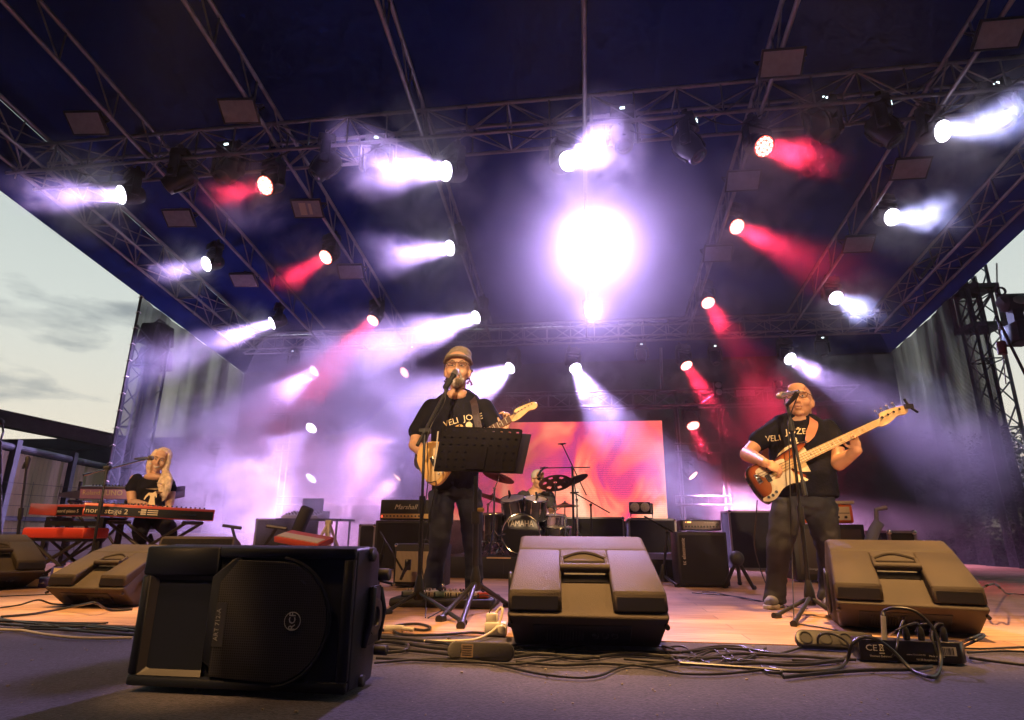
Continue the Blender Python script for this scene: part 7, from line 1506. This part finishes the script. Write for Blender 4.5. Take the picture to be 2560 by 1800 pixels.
# pale parapet and wire fence low on the left
a, b2 = P(-40, 1330, 7.0), P(200, 1345, 8.4); m = MB(); PW = thing('parapet', 'pale blue-grey low wall under the ribbed barrier', 'low wall', a); d2 = (b2-a); d2.z = 0; m.add([Vector((a.x-1.2, a.y-1.6, -1.3)), Vector((b2.x+1.6, b2.y+2.2, -1.3)), Vector((b2.x+1.6, b2.y+2.2, a.z)), Vector((a.x-1.2, a.y-1.6, a.z)), Vector((a.x-1.4, a.y-1.4, -1.3)), Vector((b2.x+1.4, b2.y+2.4, -1.3)), Vector((b2.x+1.4, b2.y+2.4, a.z)), Vector((a.x-1.4, a.y-1.4, a.z))], [(0, 1, 2, 3), (5, 4, 7, 6), (3, 2, 6, 7), (0, 3, 7, 4), (1, 5, 6, 2)]); m.build('wall', mat('pale blue plaster', (.20, .27, .28), .8, var=.12, vscale=2), PW, world=True)
WF = thing('wire_fence', 'thin wire mesh fence at the left edge of the stage', 'fence', (DX0+.1, 6, 0)); m = MB(); fx = P(60, 1400, 6.6).x-.3
for k in range(15): m.cyl((fx+.02*k, 4.8+k*.38, 0), (fx+.02*k, 4.8+k*.38, 1.0), .003, n=5)
for k in range(8): m.cyl((fx, 4.8, .06+k*.13), (fx+.28, 10.1, .06+k*.13), .003, n=5)
m.build('mesh', blackm, WF, world=True)
for k in range(3): m = MB(); m.cyl((fx+.1*k, 4.8+2.6*k, 0), (fx+.1*k, 4.8+2.6*k, 1.06), .02, n=8); m.build('post', blackm, WF, world=True)
# loudspeaker cluster silhouette hanging on the left tower
for k, (x, y, l) in enumerate(((392, 838, 'upper'), (388, 898, 'lower'))):
    c = P(x, y, 9.9); c = onx(x, y, -8.6); r = thing('hanging_speaker', l+' dark loudspeaker hanging on the tower behind the left net', 'loudspeaker', c, group='loudspeakers on the left tower'); m = MB(); m.box(c, (.5, .5, .42), None, .85); m.build('cabinet', rubber, r, world=True, bevel=.03); m = MB(); m.tube([c+Vector((-.2, 0, .2)), c+Vector((0, 0, .34)), c+Vector((.2, 0, .2))], .02, 6); m.build('hook', rubber, r, world=True)
# ------------------------------------------------------------------ hoist tower on the right
a = onx(2470, 745, 6.95); c = Vector((6.78, 10.6, 0)); zt2 = P(2490, 745, 10.5).z
HS = thing('hoist_sleeve', 'pale aluminium sleeve block on the right tower', 'hoist sleeve', (c.x, c.y, zt2-.3)); s_ = .27; m = MB(); za, zb_ = P(2490, 815, 10.5).z, P(2490, 720, 10.5).z
for z in (za, zb_): m.box((c.x, c.y, z), (s_*2.0, s_*2.0, .07))
for i in (-1, 1):
    for j in (-1, 1): m.box((c.x+i*s_*.88, c.y+j*s_*.88, (za+zb_)/2), (.06, .06, zb_-za-.08))
for j in (-1, 1): m.tube([(c.x-s_*.8, c.y+j*s_*.9, za+.05), (c.x+s_*.8, c.y+j*s_*.9, zb_-.05)], .02, 8)
m.build('frame', mat('pale aluminium', (.35, .42, .44), .45, .5, var=.2), HS, world=True)
m = MB(); m.cyl((c.x-.25, c.y-.2, zb_), (c.x-.1, c.y-.2, zb_+1.6), .035, n=8); m.cyl((c.x-.9, c.y-.2, zb_+.2), (c.x-.15, c.y-.2, zb_+1.1), .03, n=8); m.build('top_strut', MATS['pale aluminium'], HS, world=True, smooth=True)
hc = P(2535, 757, 7.6); HO = thing('chain_hoist', 'dark rounded chain hoist motor with a pale oval badge, right edge', 'chain hoist', hc); m = MB(); m.tube([hc+Vector((-.16, 0, -.01)), hc+Vector((-.12, 0, 0)), hc+Vector((.12, 0, 0)), hc+Vector((.16, 0, 0))], [.07, .115, .115, .07], 16); m.box(hc+Vector((-.02, 0, -.18)), (.12, .12, .2)); m.build('motor', mat('dark grey casting', (.035, .042, .048), .45), HO, world=True, smooth=True)
m = MB(); m.sph(hc+Vector((.03, -.112, .0)), (.115, .012, .06), n=20, m=8); m.build('badge', MATS['pale aluminium'], HO, world=True, smooth=True); m = MB(); m.tube([hc+Vector((-.13+.05*math.cos(t_), -.02, .15+.05*math.sin(t_))) for t_ in [k*.6 for k in range(12)]], .014, 8); m.build('eyebolt', MATS['dark grey casting'], HO, world=True, smooth=True)
m = MB(); t0, t1 = hc+Vector((-.17, 0, .1)), P(2492, 660, 7.6)
for k in range(26): e = t0.lerp(t1, k/25); m.tube([e+Vector((-.008, 0, -.014)), e+Vector((.008, 0, 0)), e+Vector((-.008, 0, .014))], .005, 5)
m.build('chain', MATS['dark grey casting'], HO, world=True)
m = MB(); m.tube([P(2495, 800, 7.6), P(2505, 870, 7.6), P(2515, 960, 7.6), P(2522, 955, 7.6)], .006, 6); m.tube([P(2502, 855, 7.6), P(2507, 885, 7.6)], [.05, .05], 10); m.build('hook_block', mat('red brown hook', (.16, .035, .03), .5), HO, world=True, smooth=True)
dc = [P(2540, 800, 7.4), P(2600, 790, 7.4), P(2600, 850, 7.4), P(2548, 850, 7.4)]; r = thing('dark_bag', 'dark chain bag hanging below the hoist at the right border', 'bag', dc[0]); m = MB(); m.add(dc+[v+Vector((0, .3, 0)) for v in dc], [(0, 3, 2, 1), (4, 5, 6, 7), (0, 1, 5, 4), (1, 2, 6, 5), (2, 3, 7, 6), (3, 0, 4, 7)]); m.build('bag', rubber, r, world=True, bevel=.02)
m = MB(); m.tube([P(2490, 790, 7.5), P(2530, 870, 7.5), P(2575, 960, 7.5)], .016, 8); o = m.build('guy_strap', rubber, None, smooth=True); tag(o, 'taut black strap slanting down at the right border', 'strap')
# ------------------------------------------------------------------ trees outside the nets
leafM = mat('dark evening leaves', (.035, .050, .028), .6, var=.4, vscale=2); barkM = mat('bark', (.05, .042, .035), .9, var=.2)
def tree(x, y, h, r, label, n=1500, seed=1, z0=-1.3, low=.25):
    rd = random.Random(seed); root = thing('tree', label, 'tree', (x, y, z0), group='trees behind the stage')
    m = MB(); tips = []; m.tube([(x, y, z0), (x+.1, y, z0+h*.35), (x-.05, y+.1, z0+h*.75)], [.17, .12, .05], 8)
    for k in range(12):
        z = z0+h*rd.uniform(low, .75); a = rd.uniform(0, 6.28); l = r*rd.uniform(.5, .95); e = Vector((x+l*math.cos(a), y+l*math.sin(a), z+h*rd.uniform(.05, .25))); m.tube([(x, y, z), (Vector((x, y, z))+e)/2+Vector((0, 0, .1)), e], [.05, .035, .012], 6); tips.append(e)
    m.build('trunk', barkM, root, world=True, smooth=True)
    cl = [(t_, r*rd.uniform(.28, .45)) for t_ in tips]+[(Vector((x+r*.7*rd.uniform(-1, 1), y+r*.7*rd.uniform(-1, 1), z0+h*rd.uniform(low+.1, 1))), r*rd.uniform(.22, .42)) for _ in range(14)]
    m = MB(); vs = m.v; fs = m.f
    for k in range(n):
        c, q = cl[rd.randrange(len(cl))]; v = Vector((rd.gauss(0, 1), rd.gauss(0, 1), rd.gauss(0, .8))).normalized()*q*rd.random()**.45; p_ = c+v; s_ = rd.uniform(.035, .085)
        u = Vector((rd.uniform(-1, 1), rd.uniform(-1, 1), rd.uniform(-.6, .6))).normalized(); w = u.cross(Vector((rd.uniform(-1, 1), rd.uniform(-1, 1), rd.uniform(-1, 1)))).normalized()
        b0 = len(vs); vs += [p_-u*s_, p_+w*s_*.45, p_+u*s_, p_-w*s_*.45]; fs.append((b0, b0+1, b0+2, b0+3)); m.m.append(0)
    m.build('crown', leafM, root, world=True); return root
TR = [(-6.0, 17, 6.6, 2.3, 'dark tree behind the left rear corner of the stage'), (-3.2, 18, 7.2, 2.2, 'bushy tree behind the smoke left of the singer'), (-9.6, 21, 5.2, 2.0, 'small tree between the building and the left net'), (.2, 19, 6.4, 2.0, 'tree behind the video wall'), (3.4, 18, 6.8, 2.1, 'tree behind the red beams right of the video wall'),
 (6.1, 16.5, 7.6, 1.5, 'tall narrow tree seen through the net left of the bass headstock'), (8.6, 16.5, 4.6, 2.0, 'low leafy tree below the bass headstock'), (11.4, 17, 4.4, 2.2, 'tree seen through the black net at the right'), (12.4, 13.5, 4.7, 2.0, 'leafy tree behind the right tower against the evening sky'), (15.2, 15, 4.4, 2.4, 'tree at the right border behind the tower')]
for k, (x, y, h, r, l) in enumerate(TR): tree(x, y, h, r, l, 6000 if k > 4 else 2500, 20+k)
m = MB(); rnd.seed(4); vs = m.v
for k in range(15000):
    x = rnd.uniform(-16, 26); y = 22+rnd.uniform(0, 3)+(2 if x < -4 else 0); z = -1.3+rnd.random()**.8*(1.9+.8*math.sin(x*.9)+.5*math.sin(x*2.3)+(2.2 if x > 6 else 0)); s_ = rnd.uniform(.09, .18); u = Vector((rnd.uniform(-1, 1), rnd.uniform(-1, 1), rnd.uniform(-1, 1))).normalized(); w = u.orthogonal().normalized(); b0 = len(vs); p_ = Vector((x, y, z)); vs += [p_-u*s_, p_+w*s_*.5, p_+u*s_, p_-w*s_*.5]; m.f.append((b0, b0+1, b0+2, b0+3)); m.m.append(0)
o = m.build('hedge_foliage', leafM, None); o['kind'] = 'stuff'
# ------------------------------------------------------------------ the air: even haze, and drifting smoke
def vol_mat(name, density, color, aniso, noise=None):
    m = bpy.data.materials.new(name); m.use_nodes = True; nt = m.node_tree; nt.nodes.clear()
    o = N(nt, 'ShaderNodeOutputMaterial'); v = N(nt, 'ShaderNodeVolumePrincipled'); v.inputs['Color'].default_value = tuple(color)+(1,)
    v.inputs['Density'].default_value = density; v.inputs['Anisotropy'].default_value = aniso; nt.links.new(v.outputs[0], o.inputs['Volume'])
    if noise:
        sc, lo, hi, mx, st, zs = noise
        t = N(nt, 'ShaderNodeTexCoord'); mp = N(nt, 'ShaderNodeMapping'); mp.inputs['Scale'].default_value = st; nt.links.new(t.outputs['Object'], mp.inputs[0])
        n = N(nt, 'ShaderNodeTexNoise', i_Scale=sc, i_Detail=4.0, i_Roughness=.6, i_Distortion=.5); nt.links.new(mp.outputs[0], n.inputs['Vector'])
        r = N(nt, 'ShaderNodeMapRange', interpolation_type='SMOOTHSTEP'); r.inputs['From Min'].default_value = lo; r.inputs['From Max'].default_value = hi; r.inputs['To Max'].default_value = mx
        nt.links.new(n.outputs[0], r.inputs['Value'])
        # denser near the middle of its own cloud, gone at the rim
        g = N(nt, 'ShaderNodeVectorMath', operation='LENGTH'); s = N(nt, 'ShaderNodeVectorMath', operation='DIVIDE'); s.inputs[1].default_value = zs
        nt.links.new(t.outputs['Object'], s.inputs[0]); nt.links.new(s.outputs[0], g.inputs[0])
        f = N(nt, 'ShaderNodeMapRange', interpolation_type='SMOOTHSTEP'); f.inputs['From Min'].default_value = 1.0; f.inputs['From Max'].default_value = .35; nt.links.new(g.outputs['Value'], f.inputs['Value'])
        k = N(nt, 'ShaderNodeMath', operation='MULTIPLY'); nt.links.new(r.outputs[0], k.inputs[0]); nt.links.new(f.outputs[0], k.inputs[1]); nt.links.new(k.outputs[0], v.inputs['Density'])
    return m
b = MB(); b.mm((-34, -7.5, -2.3), (30, 42, 9.5)); o = b.build('haze', vol_mat('haze', HAZE_D if 'HAZE_D' in globals() else 0.0014, (.80, .82, 1.0), .4)); o['kind'] = 'stuff'
def smoke(c, r, density, sc=1.1, lo=.42, hi=.68, st=(1, 1, 1), aniso=.2):
    b = MB(); b.sph((0, 0, 0), r, n=20, m=12); o = b.build('smoke', vol_mat('smoke', 0, (.95, .93, 1.0), aniso, (sc, lo, hi, density, st, tuple(r)))); o.location = c; o['kind'] = 'stuff'; return o
smoke((-3.9, 9.7, 1.8), (4.1, 2.5, 2.4), 1.7, 1.35, .38, .62)
smoke((3.7, 9.9, 1.45), (3.1, 2.0, 1.75), 1.4, 1.4, .34, .60)
for px, Y, d, l, e, a in WL+RL:
    if px[1] > 1000 or l.startswith('small'): continue
    big = px[0] in (1115, 1125, 1190); k = 1.1 if big else .9 if e > 1300 else .72
    dv = Vector(d).normalized(); smoke(P(px[0], px[1], Y)+dv*k*.50, (k, k*1.15, k*.8), 1.2 if px[1] < 700 else .9, 2.2, .40, .66, aniso=.1)
smoke(P(1480, 610, 8.7)+Vector((0, -.2, 0)), (1.3, 1.0, 1.15), .75, .7, .1, .6, aniso=.3)
smoke(P(1480, 780, 10.7)+Vector((0, -.2, 0)), (.55, .5, .5), .5, .7, .1, .6, aniso=.3)
smoke((.4, 8.2, 4.1), (4.6, 2.8, 2.2), .15, .5, .1, .6, aniso=.4)  # wide thin cloud added to spread the glow of the centre lamp
smoke((-1.6, 9.5, 2.9), (4.6, 2.6, 2.4), .06, .6, .2, .6, aniso=.3)
for px, Y, d, l, e, a in WL+RL:      # thinner drifting smoke farther down the longer beams
    if e < 3400 or px[1] > 1000: continue
    dv = Vector(d).normalized(); smoke(P(px[0], px[1], Y)+dv*1.6, (1.25, 1.25, 1.1), .30, 1.5, .34, .66, aniso=.1)
# cables looped under the front truss and along two rafters
rnd.seed(21)
for x0, x1, sg in ((-6.9, -5.9, .16), (-5.6, -4.9, .22), (-4.7, -3.7, .14), (-3.2, -2.5, .2), (-.9, .1, .15), (.5, 1.3, .22), (1.5, 2.3, .18), (2.6, 3.5, .2), (3.9, 4.8, .16)):
    m = MB(); z_ = 5.19+(x0+8)*.0175; m.tube(catenary((x0, 6.42, z_), (x1, 6.42, z_+.02), sg), .009, 6); o = m.build('truss_cable', cableM, None, smooth=True); tag(o, 'black cable drooping in a loop under the front truss', 'cable', 'cables looped under the front truss')
